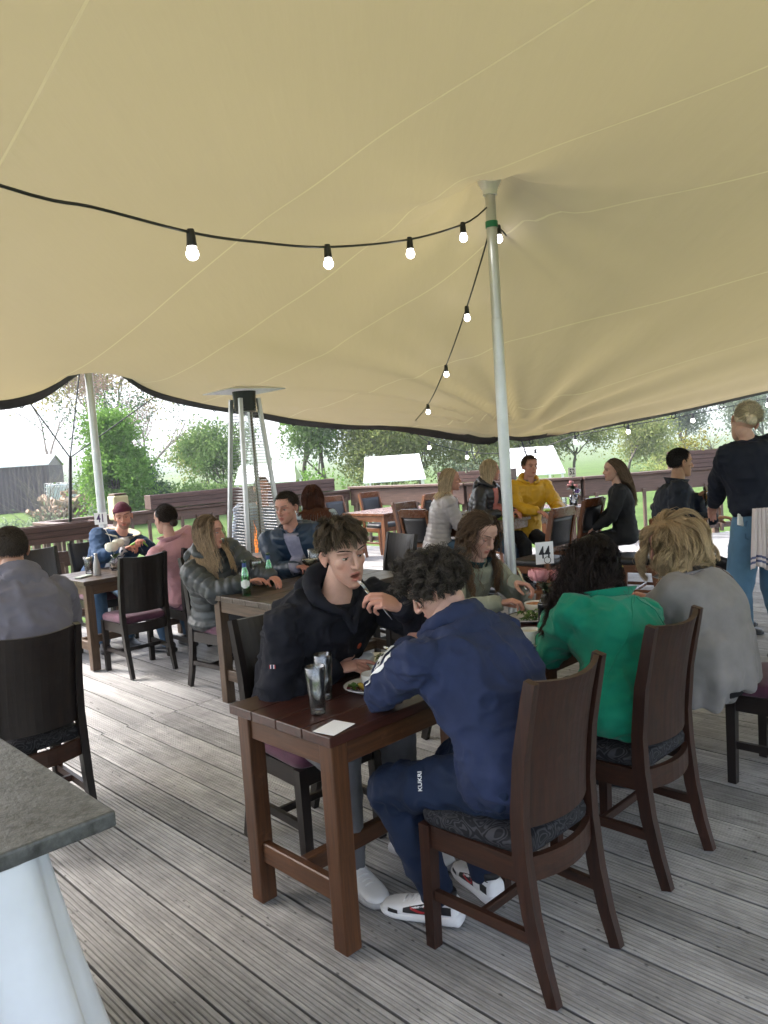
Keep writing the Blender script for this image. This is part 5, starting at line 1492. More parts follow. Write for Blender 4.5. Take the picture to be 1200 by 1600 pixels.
def orange_chair(label, group):
    t = empty('orange_chair', 0, 0, 0, 0, label, 'chair', group)
    hw = 0.2; w = 'orange_wood'
    for sx in (-1, 1):
        bm = bmesh.new(); sweep_rect(bm, [(sx * (hw + 0.008), 0.235, 0.005), (sx * (hw + 0.004), 0.212, 0.1), (sx * hw, 0.2, 0.24), (sx * hw, 0.2, 0.43)], 0.021, 0.021, taper=[0.8, 0.85, 0.95, 1.1]); obj('leg', bm, M[w], t)
        path = [(sx * hw, -0.275, 0.005), (sx * hw, -0.235, 0.12), (sx * hw, -0.200, 0.28), (sx * hw, -0.185, 0.43), (sx * hw, -0.185, 0.56), (sx * hw, -0.21, 0.75), (sx * hw, -0.255, 0.93), (sx * hw, -0.27, 0.985)]
        bm = bmesh.new(); sweep_rect(bm, path, 0.017, 0.022, taper=[0.85, 0.95, 1.05, 1.1, 1.0, 0.95, 0.9, 0.9]); obj('leg', bm, M[w], t)
        bm = bmesh.new(); box(bm, -0.012, 0.012, -0.165, 0.18, 0.36, 0.43, 0.003); o = obj('seat_rail', bm, M[w + '_y'], t); o.location = (sx * hw, 0, 0)
        bm = bmesh.new(); box(bm, -0.010, 0.010, -0.18, 0.18, 0.17, 0.20, 0.003); o = obj('stretcher', bm, M[w + '_y'], t); o.location = (sx * hw, 0, 0)
    for y in (0.2, -0.18):
        bm = bmesh.new(); box(bm, -hw + 0.018, hw - 0.018, y - 0.011, y + 0.011, 0.36, 0.43, 0.003); obj('seat_rail', bm, M[w + '_x'], t)
    bm = bmesh.new(); box(bm, -hw + 0.01, hw - 0.01, -0.012, 0.010, 0.17, 0.198, 0.003); obj('stretcher', bm, M[w + '_x'], t)
    bm = bmesh.new(); cushion(bm, 0.45, 0.40, -0.17, 0.235, 0.432, 0.50); obj('seat', bm, M['leather'], t, True)
    bm = bmesh.new(); sweep_rect(bm, [(x, -0.262 - 0.012 * (1 - (x / hw) ** 2), 0.955) for x in np.linspace(-hw + 0.017, hw - 0.017, 7)], 0.016, 0.045, side=Vector((0, 1, 0))); obj('top_rail', bm, M[w + '_x'], t)
    bm = bmesh.new(); sweep_rect(bm, [(-hw + 0.017, -0.187, 0.60), (hw - 0.017, -0.187, 0.60)], 0.013, 0.026, side=Vector((0, 1, 0))); obj('lower_rail', bm, M[w + '_x'], t)
    bm = bmesh.new()
    rows = []
    for j in range(7):
        f = j / 6; z = 0.628 + 0.28 * f; y = -0.190 - 0.052 * f ** 1.3
        rows.append((y, z))
    hh = hw - 0.024
    vs = []
    for y, z in rows:
        vs.append([bm.verts.new((x, y + d - (0.012 if abs(x) < hh * 0.8 and d < 0 else 0), z)) for x, d in ((-hh, -0.012), (-hh * 0.75, -0.016), (0, -0.018), (hh * 0.75, -0.016), (hh, -0.012), (hh, 0.014), (hh * 0.75, 0.02), (0, 0.024), (-hh * 0.75, 0.02), (-hh, 0.014))])
    for a, b in zip(vs[:-1], vs[1:]):
        for i in range(10): bm.faces.new((a[i], a[(i + 1) % 10], b[(i + 1) % 10], b[i]))
    bm.faces.new(vs[0][::-1]); bm.faces.new(vs[-1])
    obj('back_pad', bm, M['leather'], t, True)
    return t
GOC = 'orange wood chairs with black leather pads'
oc = orange_chair('orange chair with a black leather back seen side-on, near side of the empty orange table', GOC)
place(oc, 8.35, 7.86, 0)
chair_at(oc, 8.0, 9.18, 180, 'left orange chair on the far side of the empty orange table', GOC)
chair_at(oc, 8.72, 9.12, 176, 'right orange chair on the far side of the empty orange table', GOC)
chair_at(oc, 5.02, 6.22, 45, 'orange chair under the woman with long auburn hair', GOC)
chair_at(oc, 6.35, 5.85, -90, 'orange chair at the near end of the long table beside the silver jacket', GOC)
chair_at(oc, 6.42, 4.42, 0, 'orange chair with black leather back nearest the 44 sign', GOC)
chair_at(oc, 7.45, 4.70, 0, 'orange chair between the 44 sign chair and the long-haired woman in black', GOC)
chair_at(oc, 6.85, 3.62, 12, 'orange chair with a black jacket hung on it beside the blonde woman', GOC)
chair_at(oc, 6.95, 6.55, 180, 'orange chair under the woman in the silver puffer jacket', GOC)
chair_at(oc, 7.75, 6.6, 180, 'orange chair under the blonde woman in the black puffer jacket', GOC)
chair_at(oc, 8.5, 6.58, 180, 'orange chair under the man in the yellow jacket', GOC)
chair_at(oc, 5.95, 2.72, -80, 'orange chair under the man holding the beer', GOC)
chair_at(oc, 5.62, 1.62, 100, 'orange chair standing behind the jeans of the waitress', GOC)
# stone counter with white cloth
t = empty('counter', 0, 0, 0, 0, 'grey stone topped counter with a white cloth skirt in the left corner', 'counter')
def stone():
    m = simple('grey_slate', (0.068, 0.070, 0.070), rough=0.38, var=0.6, scale=30, stretch=(1.4, 0.8, 1), bump=0.35, bscale=70)
    return m
bm = bmesh.new(); box(bm, -1.1, 0.65, 1.53, 3.0, 0.915, 0.95, 0.006, seg=2); obj('stone_top', bm, stone(), t)
def skirt(t):
    n, mz = 150, 14
    V, F = [], []
    # open U-shaped run: right side, then the near side, rounded corner
    path = []
    for s in np.linspace(0, 1, n):
        if s < 0.4:
            f = s / 0.4; p = (0.50, 2.9 - f * 1.27); nn = (1, 0)
        elif s < 0.46:
            f = (s - 0.4) / 0.06 * math.pi / 2; p = (0.43 + 0.07 * math.cos(f), 1.63 - 0.07 * math.sin(f)); nn = (math.cos(f), -math.sin(f))
        else:
            f = (s - 0.46) / 0.54; p = (0.43 - f * 1.4, 1.56); nn = (0, -1)
        path.append((p, nn, s))
    for j in range(mz + 1):
        q = j / mz; z = 0.913 - q * 0.90
        for p, nn, s in path:
            fold = 0.085 * abs(math.sin(s * 55 + 0.35 * q + 2)) ** 0.55 + 0.022 * math.sin(s * 143 + 1 + q)
            d = 0.018 + 0.11 * q ** 1.15 + fold * (0.15 + 0.95 * q)
            V.append((p[0] + nn[0] * d, p[1] + nn[1] * d * 0.8, z))
    for j in range(mz):
        for i in range(n - 1): F.append((j * n + i, (j + 1) * n + i, (j + 1) * n + i + 1, j * n + i + 1))
    o = link_mesh('cloth_skirt', np_mesh('cloth_skirt', V, F), simple('white_cloth', (0.66, 0.69, 0.75), rough=0.8, var=0.05, bump=0.3, bscale=14), t)
    return o
skirt(t)
# ================================================================== PERSON
def dirv(deg): return A3(math.cos(math.radians(deg)), math.sin(math.radians(deg)), 0)
TORSO_T = [-0.20, -0.08, 0.02, 0.20, 0.42, 0.62, 0.80, 0.92, 1.0, 1.05]
TW_M = [0.120, 0.160, 0.175, 0.166, 0.162, 0.178, 0.192, 0.168, 0.105, 0.062]
TD_M = [0.100, 0.122, 0.125, 0.112, 0.106, 0.118, 0.116, 0.095, 0.070, 0.055]
TW_F = [0.125, 0.165, 0.172, 0.148, 0.128, 0.142, 0.150, 0.128, 0.080, 0.050]
TD_F = [0.105, 0.122, 0.120, 0.100, 0.092, 0.112, 0.105, 0.085, 0.062, 0.048]

def make_person(label, hip, head, body=90, look=90, nod=0, tilt=0, sex='m', skin=(0.46, 0.27, 0.20), hair=None, hands=None, elbows=None, feet=None, knees=None,
                build=1.0, slouch=0.05, detail=1, top=None, legs=None, shoes=None, head_kw=None, hand_kw=None, hand_dir=None, neck_len=0.176, group='people under the tent', hscale=1.0, shoulder_drop=(0, 0), stand=False):
    """All positions in deck coordinates (u, v, z). Returns root object and a dict of joints (root space)."""
    hip = A3(*hip); head = A3(*head); O = A3(hip[0], hip[1], 0)
    hip = hip - O; head = head - O
    toL = lambda p: A3(*p) - O
    fb = dirv(body); rb = dirv(body - 90)
    vox = {2: 0.0085, 1: 0.011, 0: 0.016}[detail]
    # head matrix
    fh = dirv(look); rh = dirv(look - 90)
    Rz = np.stack([rh, fh, Z3], 1)
    Rn = np.array(Matrix.Rotation(math.radians(-nod), 3, 'X')); Rt = np.array(Matrix.Rotation(math.radians(tilt), 3, 'Y'))
    Hm = Rz @ Rn @ Rt
    sp = nrm(head - hip)
    upm = nrm(sp * 0.55 + Z3 * 0.75)
    neck = head - upm * neck_len * (0.96 if sex == 'f' else 1.0) - fb * 0.022
    # spine curve
    mid = (hip + neck) / 2 - nrm(np.cross(rb, sp) * -1 * 0 + fb) * slouch
    def spine(t):
        if t < 0: return hip + (hip - ((1 - .04) * hip + .04 * mid)) * 0 - nrm(mid - hip + Z3 * 0.2) * (-t) * 0.45
        return (1 - t) ** 2 * hip + 2 * t * (1 - t) * mid + t * t * neck if t <= 1 else neck + upm * (t - 1) * 0.5
    def frame(t):
        a, b_ = spine(max(t - 0.03, -0.2)), spine(t + 0.03); tg = nrm(b_ - a); r = nrm(rb - tg * (rb @ tg)); return r, np.cross(tg, r) * -1 if False else np.cross(tg, r)
    TW, TD = (TW_F, TD_F) if sex == 'f' else (TW_M, TD_M)
    def torso(off, t0=-0.2, t1=1.05, wmul=None, n=30):
        ts = np.linspace(t0, t1, 26); rings = []
        for t in ts:
            r, f = frame(t); w = np.interp(t, TORSO_T, TW) * build + off; d = np.interp(t, TORSO_T, TD) * build + off
            if wmul is not None: k = wmul(t); w *= k[0]; d *= k[1]
            rings.append(ring(spine(t), r, f, w, d, n, 0.88))
        return loft(rings)
    r1, f1 = frame(0.9)
    sw = (0.190 if sex == 'm' else 0.158) * build
    sc_ = spine(0.9)
    shs = [sc_ + r1 * s * sw + Z3 * (0.004 - (shoulder_drop[0] if s > 0 else shoulder_drop[1])) for s in (1, -1)]            # right, left
    la, lf = (0.285, 0.255) if sex == 'm' else (0.265, 0.235)
    if hands is None: hands = [None, None]
    W_, E_ = [], []
    for i, s in enumerate((1, -1)):
        if hands[i] is None: w = hip + fb * 0.30 + rb * s * 0.12 + Z3 * 0.10
        else: w = toL(hands[i])
        h = A3(*elbows[i]) if elbows and elbows[i] is not None else rb * s * 0.7 - fb * 0.5 - Z3 * 0.8
        e, w = ik(shs[i], w, la, lf, h)
        if np.linalg.norm(w - e) > lf * 1.02: w = e + nrm(w - e) * lf
        E_.append(e); W_.append(w)
    hj = [hip + rb * s * 0.088 for s in (1, -1)]
    K_, F_ = [], []
    for i, s in enumerate((1, -1)):
        if feet and feet[i] is not None: ft = toL(feet[i])
        else: ft = hip * A3(1, 1, 0) + fb * 0.42 + rb * s * 0.11 + Z3 * 0.085
        h = A3(*knees[i]) if knees and knees[i] is not None else fb * 1.0 + Z3 * 0.8 + rb * s * 0.15
        k, ft = ik(hj[i], ft, 0.435 * hscale, 0.415 * hscale, h)
        K_.append(k); F_.append(ft)
    J = dict(O=O, hip=hip, neck=neck, head=head, Hm=Hm, sh=shs, el=E_, wr=W_, hj=hj, kn=K_, ft=F_, spine=spine, frame=frame, torso=torso, fb=fb, rb=rb, upm=upm, sex=sex, build=build, vox=vox, detail=detail)
    # ---------------- body: one continuous skin under the clothes
    B = [torso(-0.02)]
    hb = head + Hm @ A3(0, -0.012, -0.055)
    nr = 0.056 if sex == 'm' else 0.047
    B += chain([neck - upm * 0.03 - fb * 0.005, neck + upm * 0.05, hb], [nr * 1.25, nr * 1.02, nr])
    for i in range(2):
        B += chain([neck - upm * 0.01, shs[i]], [0.045, 0.045])
        B += chain([shs[i], E_[i], W_[i]], [0.048, 0.036, 0.025])
        B += chain([hj[i], K_[i], F_[i]], [0.07, 0.05, 0.036])
    V, F = union(B, vox * 1.15, 3)
    skin = np.array(skin)
    blocks = [(V, F, np.tile(skin, (len(V), 1)), np.zeros(len(F), int))]
    hk = dict(voxel={2: 0.0026, 1: 0.0042, 0: 0.0065}[detail], sex=sex, skin=skin); hk.update(head_kw or {})
    for (hv, hf, hc, hm_) in build_head(**hk):
        blocks.append((hv @ Hm.T + head, hf, hc, hm_))
    for i, s in enumerate((1, -1)):
        fd = nrm(W_[i] - E_[i]); up = Z3; kw = dict(curl=0.4)
        if hand_dir and hand_dir[i] is not None: fd, up = nrm(A3(*hand_dir[i][0])), A3(*hand_dir[i][1])
        if hand_kw and hand_kw[i]: kw.update(hand_kw[i])
        Rm = rot_to(fd, up)
        hp = hand_parts(-s, scale=0.96 if sex == 'm' else 0.88, **kw)
        hv, hf = union(hp, {2: 0.0026, 1: 0.004, 0: 0.006}[detail], 2, 0.4)
        hc = np.tile(skin * A3(1.0, 0.94, 0.92), (len(hv), 1))
        kn = np.clip(hv[:, 1] / 0.15, 0, 1)[:, None]; hc = hc * (1 - 0.15 * kn * A3(0, 1, 1))
        blocks.append((hv @ Rm.T + W_[i], hf, hc, np.zeros(len(hf), int)))
        J.setdefault('hm', []).append(Rm)
    me = quads_tris_mesh('person', blocks)
    root = link_mesh('person', me, [M['skin'], M['eye_white'], M['iris'], M['mouth']])
    root.location = W(O[0], O[1], 0); root.rotation_euler = (0, 0, AZ)
    tag(root, label, 'person', group)
    # ---------------- hair
    cols = [(neck + upm * 0.03, hb, nr * 1.2), (shs[0], shs[1], 0.085 if sex == 'm' else 0.078), (spine(0.2), spine(0.85), 0.145 * build), (shs[0], E_[0], 0.07), (shs[1], E_[1], 0.07), (spine(0.7) + r1 * 0.07, spine(0.9) + r1 * 0.06, 0.11), (spine(0.7) - r1 * 0.07, spine(0.9) - r1 * 0.06, 0.11)]
    J['cols'] = cols
    if hair:
        hb_ = make_hair(hair, None, Hm, head, cols, seed=hair.get('seed', 3))
        link_mesh('hair', quads_tris_mesh('hair', hb_ + (hair['extra'](J) if 'extra' in hair else [])), M['hair'], root)
    # eyebrows
    if detail > 0 and hair is not None:
        rg = np.random.default_rng(5); pp = []
        for s in (-1, 1):
            for k in range(46):
                t = rg.uniform(0, 1); b0 = A3(s * (0.012 + 0.042 * t), 0.0925 - 0.024 * t * t - 0.002, 0.0355 + 0.006 * math.sin(t * 2.4) + rg.uniform(-0.0022, 0.0022))
                d = nrm(A3(s * 0.9, -0.35 * t - 0.05, 0.25 - 0.35 * t)); pp.append([b0 + d * q * 0.011 + A3(0, 0.001, 0) for q in (0, 0.5, 1)])
        Pp = np.array(pp) @ Hm.T + head
        bv, bf, bc = strands_mesh(Pp, np.full(len(Pp), 0.0009), 0.4, np.array(hair.get('brow', hair['c0'])), None, 0.15)
        link_mesh('eyebrows', quads_tris_mesh('eyebrows', [(bv, bf, bc)]), M['hair'], root)
    if top: top(root, J)
    if legs: legs(root, J)
    if shoes: shoes(root, J)
    return root, J

# ------------------------------------------------------------------ garments
def wear(name, parts, mat, root, J, smooth=4, amp=0.004, scale=13, seed=0.0, quilt=None, voxel=None, extra=None, colf=None):
    V, F = union(parts, voxel or J['vox'], smooth)
    N = normals(V, F)
    d = crease(V, N, amp, scale, seed)
    # tighter folds at elbows, knees and waist
    for p in J['el'] + J['kn'] + J['sh']:
        w = np.exp(-(np.linalg.norm(V - p, axis=1) / 0.10) ** 2)
        d = d + w * crease(V, N, amp * 1.1, scale * 2.0, seed + 3)
    w = np.exp(-(np.linalg.norm(V - J['spine'](0.15), axis=1) / 0.17) ** 2)
    d = d + w * crease(V, N, amp * 1.2, scale * 1.6, seed + 7, (0.6, 0.6, 2.0))
    if quilt: d = d + quilt(V, J)
    V = V + N * d[:, None]
    me = np_mesh(name, V, F)
    if J['detail'] == 2 and name in ('hoodie', 'jacket'):
        for i in range(2):
            w_, e_ = J['wr'][i], J['el'][i]; dn = nrm(w_ - e_); a_ = nrm(np.cross(dn, A3(0.3, 0.2, 0.9))); b_ = np.cross(dn, a_); rings_ = [ring(w_ + dn * q, a_, b_, rr * (1 + 0.0 * q), rr, 30) for q, rr in ((-0.045, 0.047), (-0.03, 0.0465), (0.0, 0.041), (0.018, 0.0395), (0.019, 0.034))]
            Vc, Fc = loft(rings_); link_mesh('cuff', np_mesh('cuff', Vc, Fc), mat, root)
    if colf is not None: set_col(me, colf(V, N, J))
    o = link_mesh(name, me, mat, root)
    if extra: extra(o, V, N, J)
    return o

def top_parts(J, off=0.018, sleeve=(0.070, 0.056, 0.043), t0=-0.12, t1=1.0, sleeves=True, wmul=None, cuff=0.02, yoke=0.05):
    P = [J['torso'](off, t0, t1, wmul)]
    for i in range(2):
        P += chain([J['neck'] - J['upm'] * 0.015, J['sh'][i]], [yoke + off * 0.3, yoke + off * 0.5])
        if sleeves:
            s, e, w = J['sh'][i], J['el'][i], J['wr'][i]
            m1 = s * 0.5 + e * 0.5; m2 = e * 0.45 + w * 0.55
            P += chain([s, m1, e, m2, w - nrm(w - e) * cuff], [sleeve[0], sleeve[0] * 0.92, sleeve[1], sleeve[1] * 0.92, sleeve[2]])
    return P
def leg_parts(J, r=(0.095, 0.078, 0.068, 0.055), off=0.012, bottom=0.0, top=0.14):
    P = [J['torso'](off, -0.2, top)]
    for i in range(2):
        h, k, f = J['hj'][i], J['kn'][i], J['ft'][i]
        P += chain([h, h * 0.5 + k * 0.5, k, k * 0.5 + f * 0.5, f + nrm(k - f) * bottom], [r[0], r[0] * 0.92, r[1], r[2], r[3]])
    return P
def trousers(mat, r=(0.095, 0.078, 0.066, 0.052), amp=0.004, bottom=0.0, name='trousers'):
    return lambda root, J: wear(name, leg_parts(J, r, bottom=bottom), mat, root, J, amp=amp, scale=11, seed=2)

def shoe_pair(upper, sole, detail=None, yaw=(None, None)):
    def f(root, J):
        for i, s in enumerate((1, -1)):
            a = J['ft'][i]; yv = yaw[i]
            fd = dirv(yv) if yv is not None else nrm((J['fb'] + J['rb'] * s * 0.15) * A3(1, 1, 0))
            r = np.cross(fd, Z3); o = A3(a[0], a[1], max(0.0, a[2] - 0.085))
            prof = [(-0.075, 0.020, 0.03, 0.075), (-0.065, 0.032, 0.014, 0.098), (-0.03, 0.036, 0.012, 0.104), (0.0, 0.038, 0.012, 0.102), (0.045, 0.040, 0.012, 0.085), (0.085, 0.045, 0.012, 0.066), (0.125, 0.047, 0.012, 0.056), (0.16, 0.042, 0.012, 0.050), (0.185, 0.030, 0.014, 0.042), (0.195, 0.014, 0.018, 0.034)]
            rings = [ring(o + fd * y * 1.08 + Z3 * (z0 + z1) / 2, r, Z3, w * 1.1, (z1 - z0) / 2, 20, 0.75) for y, w, z0, z1 in prof]
            V, F = union([loft(rings)], 0.006, 3)
            su = link_mesh('shoe', np_mesh('shoe', V, F), upper, root)
            prof2 = [(-0.086, 0.020, 0.012, 0.030), (-0.078, 0.036, 0.002, 0.040), (-0.03, 0.041, 0.0, 0.036), (0.03, 0.041, 0.0, 0.032), (0.09, 0.049, 0.0, 0.028), (0.14, 0.050, 0.0, 0.026), (0.18, 0.040, 0.002, 0.026), (0.203, 0.018, 0.008, 0.026)]
            rings = [ring(o + fd * y * 1.08 + Z3 * (z0 + z1 * 1.15) / 2, r, Z3, w * 1.1, (z1 * 1.15 - z0) / 2, 20, 0.6) for y, w, z0, z1 in prof2]
            V, F = union([loft(rings)], 0.006, 2)
            link_mesh('sole', np_mesh('sole', V, F), sole, su)
            if detail: detail(su, o, fd, r, i)
    return f

def collar(J, h=0.06, r0=0.075, r1=0.085, flare=0.0, mat=None, root=None, name='collar', back=0.02, thick=0.006, open_front=0.0, drop=0.0):
    """A stand-up or turned collar: a band round the neck."""
    c = J['neck'] - J['upm'] * (0.005 + drop) - J['fb'] * back * 0.3; u = J['upm']; f = J['fb'] - u * (J['fb'] @ u); f = nrm(f); r = np.cross(f, u)
    n = 40; V, F = [], []
    t = np.linspace(open_front, 2 * math.pi - open_front, n)
    for rr, hh in ((r0, 0), (r0 + flare * .4, h * 0.5), (r1 + flare, h), (r1 + flare + thick, h), (r0 + flare * .4 + thick, h * 0.5), (r0 + thick, 0)):
        for a in t:
            bk = (1 - math.cos(a)) / 2
            V.append(c + (f * math.cos(a) * 0.92 + r * math.sin(a)) * rr + u * (hh * (0.75 + 0.35 * bk)))
    for j in range(6):
        for i in range(n - 1):
            a, b = j * n + i, ((j + 1) % 6) * n + i
            F.append((a, b, b + 1, a + 1))
    return link_mesh(name, np_mesh(name, V, F), mat, root)

def hood_down(J, mat, root, size=1.0, seed=0):
    """A hood lying on the upper back with its open edge round the neck."""
    n = J['neck']; u = J['upm']; f = nrm(J['fb'] - u * (J['fb'] @ u)); r = np.cross(f, u)
    P = []
    # roll round the neck
    pts = [n + u * (0.032 - 0.035 * math.cos(a) ) + (f * math.cos(a) * 0.088 + r * math.sin(a) * 0.098) for a in np.linspace(0.35, 2 * math.pi - 0.35, 15)]
    P += chain(pts, [0.018 + 0.022 * (1 - math.cos(a)) / 2 for a in np.linspace(0.35, 2 * math.pi - 0.35, 15)])
    # the bag of the hood hanging behind
    P.append(ell(n - f * 0.115 + u * 0.005, A3(0.125, 0.052, 0.06) * size, np.stack([r, f, u], 1)))
    P.append(ell(n - f * 0.135 - u * 0.055, A3(0.105, 0.040, 0.075) * size, np.stack([r, f, u], 1)))
    P.append(ell(n - f * 0.125 - u * 0.10, A3(0.060, 0.034, 0.055) * size, np.stack([r, f, u], 1)))
    return wear('hood', P, mat, root, J, smooth=5, amp=0.005, scale=16, seed=seed)

def quilted(spacing=0.055, depth=0.010):
    def q(V, J):
        # ribs run across each limb and round the trunk
        segs = [(J['spine'](-0.2), J['spine'](0.5)), (J['spine'](0.5), J['spine'](1.0))]
        best = np.full(len(V), 9.0); s = np.zeros(len(V)); acc = 0
        d, t = segd(V, *segs[0]); L0 = np.linalg.norm(segs[0][1] - segs[0][0]); best = d - 0.13; s = t * L0
        d, t = segd(V, *segs[1]); L1 = np.linalg.norm(segs[1][1] - segs[1][0]); m = d - 0.13 < best; s = np.where(m, L0 + t * L1, s); best = np.minimum(best, d - 0.13)
        for i in range(2):
            La = np.linalg.norm(J['el'][i] - J['sh'][i])
            for a, b, o in ((J['sh'][i], J['el'][i], 0), (J['el'][i], J['wr'][i], La)):
                d, t = segd(V, a, b); m = d - 0.055 < best; s = np.where(m, o + t * np.linalg.norm(b - a), s); best = np.minimum(best, d - 0.055)
        return depth * (np.abs(np.sin(np.pi * s / spacing)) ** 0.6 - 0.6)
    return q

def patch(name, c, nrml, up, w, h, mat, parent, thick=0.003):
    """A small flat sewn or printed piece lying on a garment (root space)."""
    nrml = nrm(nrml); r = nrm(np.cross(up, nrml)); u = np.cross(nrml, r)
    bm = bmesh.new()
    Mx = Matrix(((r[0], u[0], nrml[0], c[0]), (r[1], u[1], nrml[1], c[1]), (r[2], u[2], nrml[2], c[2]), (0, 0, 0, 1)))
    box(bm, -w / 2, w / 2, -h / 2, h / 2, 0, thick, 0, Mx)
    return obj(name, bm, mat, parent)
def snap(V, N, p):
    i = np.argmin(((V - p) ** 2).sum(1)); return V[i], N[i]

def text_mesh(name, body, size, mat, parent, Mx, extrude=0.0008, bold=0.0):
    cu = bpy.data.curves.new(name, 'FONT'); cu.body = body; cu.size = size; cu.extrude = extrude; cu.align_x = 'CENTER'; cu.align_y = 'CENTER'; cu.offset = bold; cu.resolution_u = 3
    o = bpy.data.objects.new(name, cu); col.objects.link(o)
    dg = bpy.context.evaluated_depsgraph_get()
    me = bpy.data.meshes.new_from_object(o.evaluated_get(dg))
    bpy.data.objects.remove(o); bpy.data.curves.remove(cu)
    me.transform(Mx)
    return link_mesh(name, me, mat, parent)

# ------------------------------------------------------------------ hair styles
def radial(D): 
    return np.stack([D[:, 0], D[:, 1], np.zeros(len(D))], 1)
def flow_down(D, R): return np.tile(A3(0, 0, -1), (len(D), 1)) + radial(D) * 0.1
def flow_crown(D, R):
    c = A3(0, -0.55, 0.83); d = D - c; return d
def flow_fwd(D, R): return np.tile(A3(0.12, 1, -0.15), (len(D), 1))
def part_flow(px=0.01, back=0.65):
    def f(D, R):
        s = np.sign(D[:, 0] - px + 0.09 * np.sin(np.arange(len(D)) * 12.9898)); return np.stack([s * 1.0 * np.clip(D[:, 2] + 0.2, 0, 1), np.full(len(D), -back), -0.25 - 0.8 * (1 - D[:, 2].clip(0, 1))], 1)
    return f
def h_short(c, n=1300, L=0.022, **k):
    d = dict(n=n, seg=4, length=L, flow=flow_crown, lift=0.4, grav=0.05, mess=0.25, c0=c, rad=0.0016, cap=1.02, line='low', var=0.3); d.update(k); return d
def h_long(c0, c1, n=1500, L=0.42, **k):
    d = dict(n=n, seg=14, length=L, flow=part_flow(), lift=0.16, grav=0.42, hug=0.10, mess=0.05, jit=0.02, clump=0.55, guides=140, c0=c0, c1=c1, rad=0.0015, cap=1.015, stand=0.07, face=True, var=0.28, curl=0.006, wave=0.11, ramp=0.12); d.update(k); return d
# ================================================================== WHO SITS WHERE
SK_PALE = (0.52, 0.31, 0.24); SK_MID = (0.46, 0.265, 0.19); SK_RED = (0.52, 0.27, 0.205); SK_TAN = (0.40, 0.225, 0.14)
SK_CHAIR = 0.585
M['navy_hoodie'] = cloth('navy_hoodie_fabric', (0.020, 0.029, 0.072), var=0.16)
M['navy_track'] = cloth('navy_tracksuit_fabric', (0.010, 0.019, 0.048), rough=0.7, var=0.16)
M['black_hoodie'] = cloth('black_hoodie_fabric', (0.010, 0.0105, 0.016), var=0.2)
M['grey_jogger'] = cloth('grey_jogger_fabric', (0.15, 0.15, 0.16))
M['green_wool'] = cloth('green_wool', (0.004, 0.185, 0.112), var=0.14, weave=600, sheen=0.3)
M['grey_wool'] = cloth('grey_wool', (0.20, 0.188, 0.19), var=0.14, weave=600, sheen=0.3)
M['white_trainer'] = simple('white_trainer', (0.76, 0.76, 0.78), rough=0.5, var=0.05)
M['trainer_sole'] = simple('trainer_sole', (0.72, 0.72, 0.74), rough=0.6, var=0.06)
M['dark_denim'] = cloth('dark_denim', (0.022, 0.04, 0.075))
M['black_cloth'] = cloth('black_cloth', (0.012, 0.012, 0.014))
M['dark_shoe'] = simple('dark_shoe', (0.02, 0.022, 0.028), rough=0.5, var=0.2)
M['red'] = simple('red_trim', (0.45, 0.02, 0.03), rough=0.6, var=0.05)
M['white_trim'] = simple('white_trim', (0.75, 0.75, 0.76), rough=0.6, var=0.04)
M['black_trim2'] = simple('shoe_black_panel', (0.013, 0.013, 0.015), rough=0.55, var=0.1)

def surf_path(bvh, pts, dirs, off=0.002):
    """Points of a garment's surface met by rays leaving the limb's axis."""
    out = []
    for p, d in zip(pts, dirs):
        h = bvh.ray_cast(Vector(p), Vector(nrm(d)))
        if h[0] is not None: out.append((np.array(h[0]) + np.array(h[1]) * off * (1 if np.dot(h[1], d) > 0 else -1), np.array(h[1]) * (1 if np.dot(h[1], d) > 0 else -1)))
    return out
def ribbon(name, path, w, mat, parent, th=0.0018):
    bm = bmesh.new(); prev = None
    for i, (p, n) in enumerate(path):
        a = path[max(0, i - 1)][0]; b = path[min(len(path) - 1, i + 1)][0]
        s = nrm(np.cross(b - a, n)) * w / 2
        q = [bm.verts.new(p + s), bm.verts.new(p + s * 0.9 + n * th), bm.verts.new(p - s * 0.9 + n * th), bm.verts.new(p - s)]
        if prev:
            for k in range(3): bm.faces.new((prev[k], q[k], q[k + 1], prev[k + 1]))
        prev = q
    return obj(name, bm, mat, parent, True)
def bvh_of(o):
    me = o.data
    return BVHTree.FromPolygons([v.co[:] for v in me.vertices], [p.vertices[:] for p in me.polygons])
def rings_at(name, p, d, r, mats, root, w=0.007):
    """Striped cuff or collar bands round a limb."""
    d = nrm(d); a = nrm(np.cross(d, A3(0.3, 0.2, 0.9))); b = np.cross(d, a)
    for k, m_ in enumerate(mats):
        V, F = loft([ring(p + d * (k * w + q), a, b, r, r, 22) for q in (0, w * 0.98)])
        link_mesh(name, np_mesh(name, V, F), m_, root)

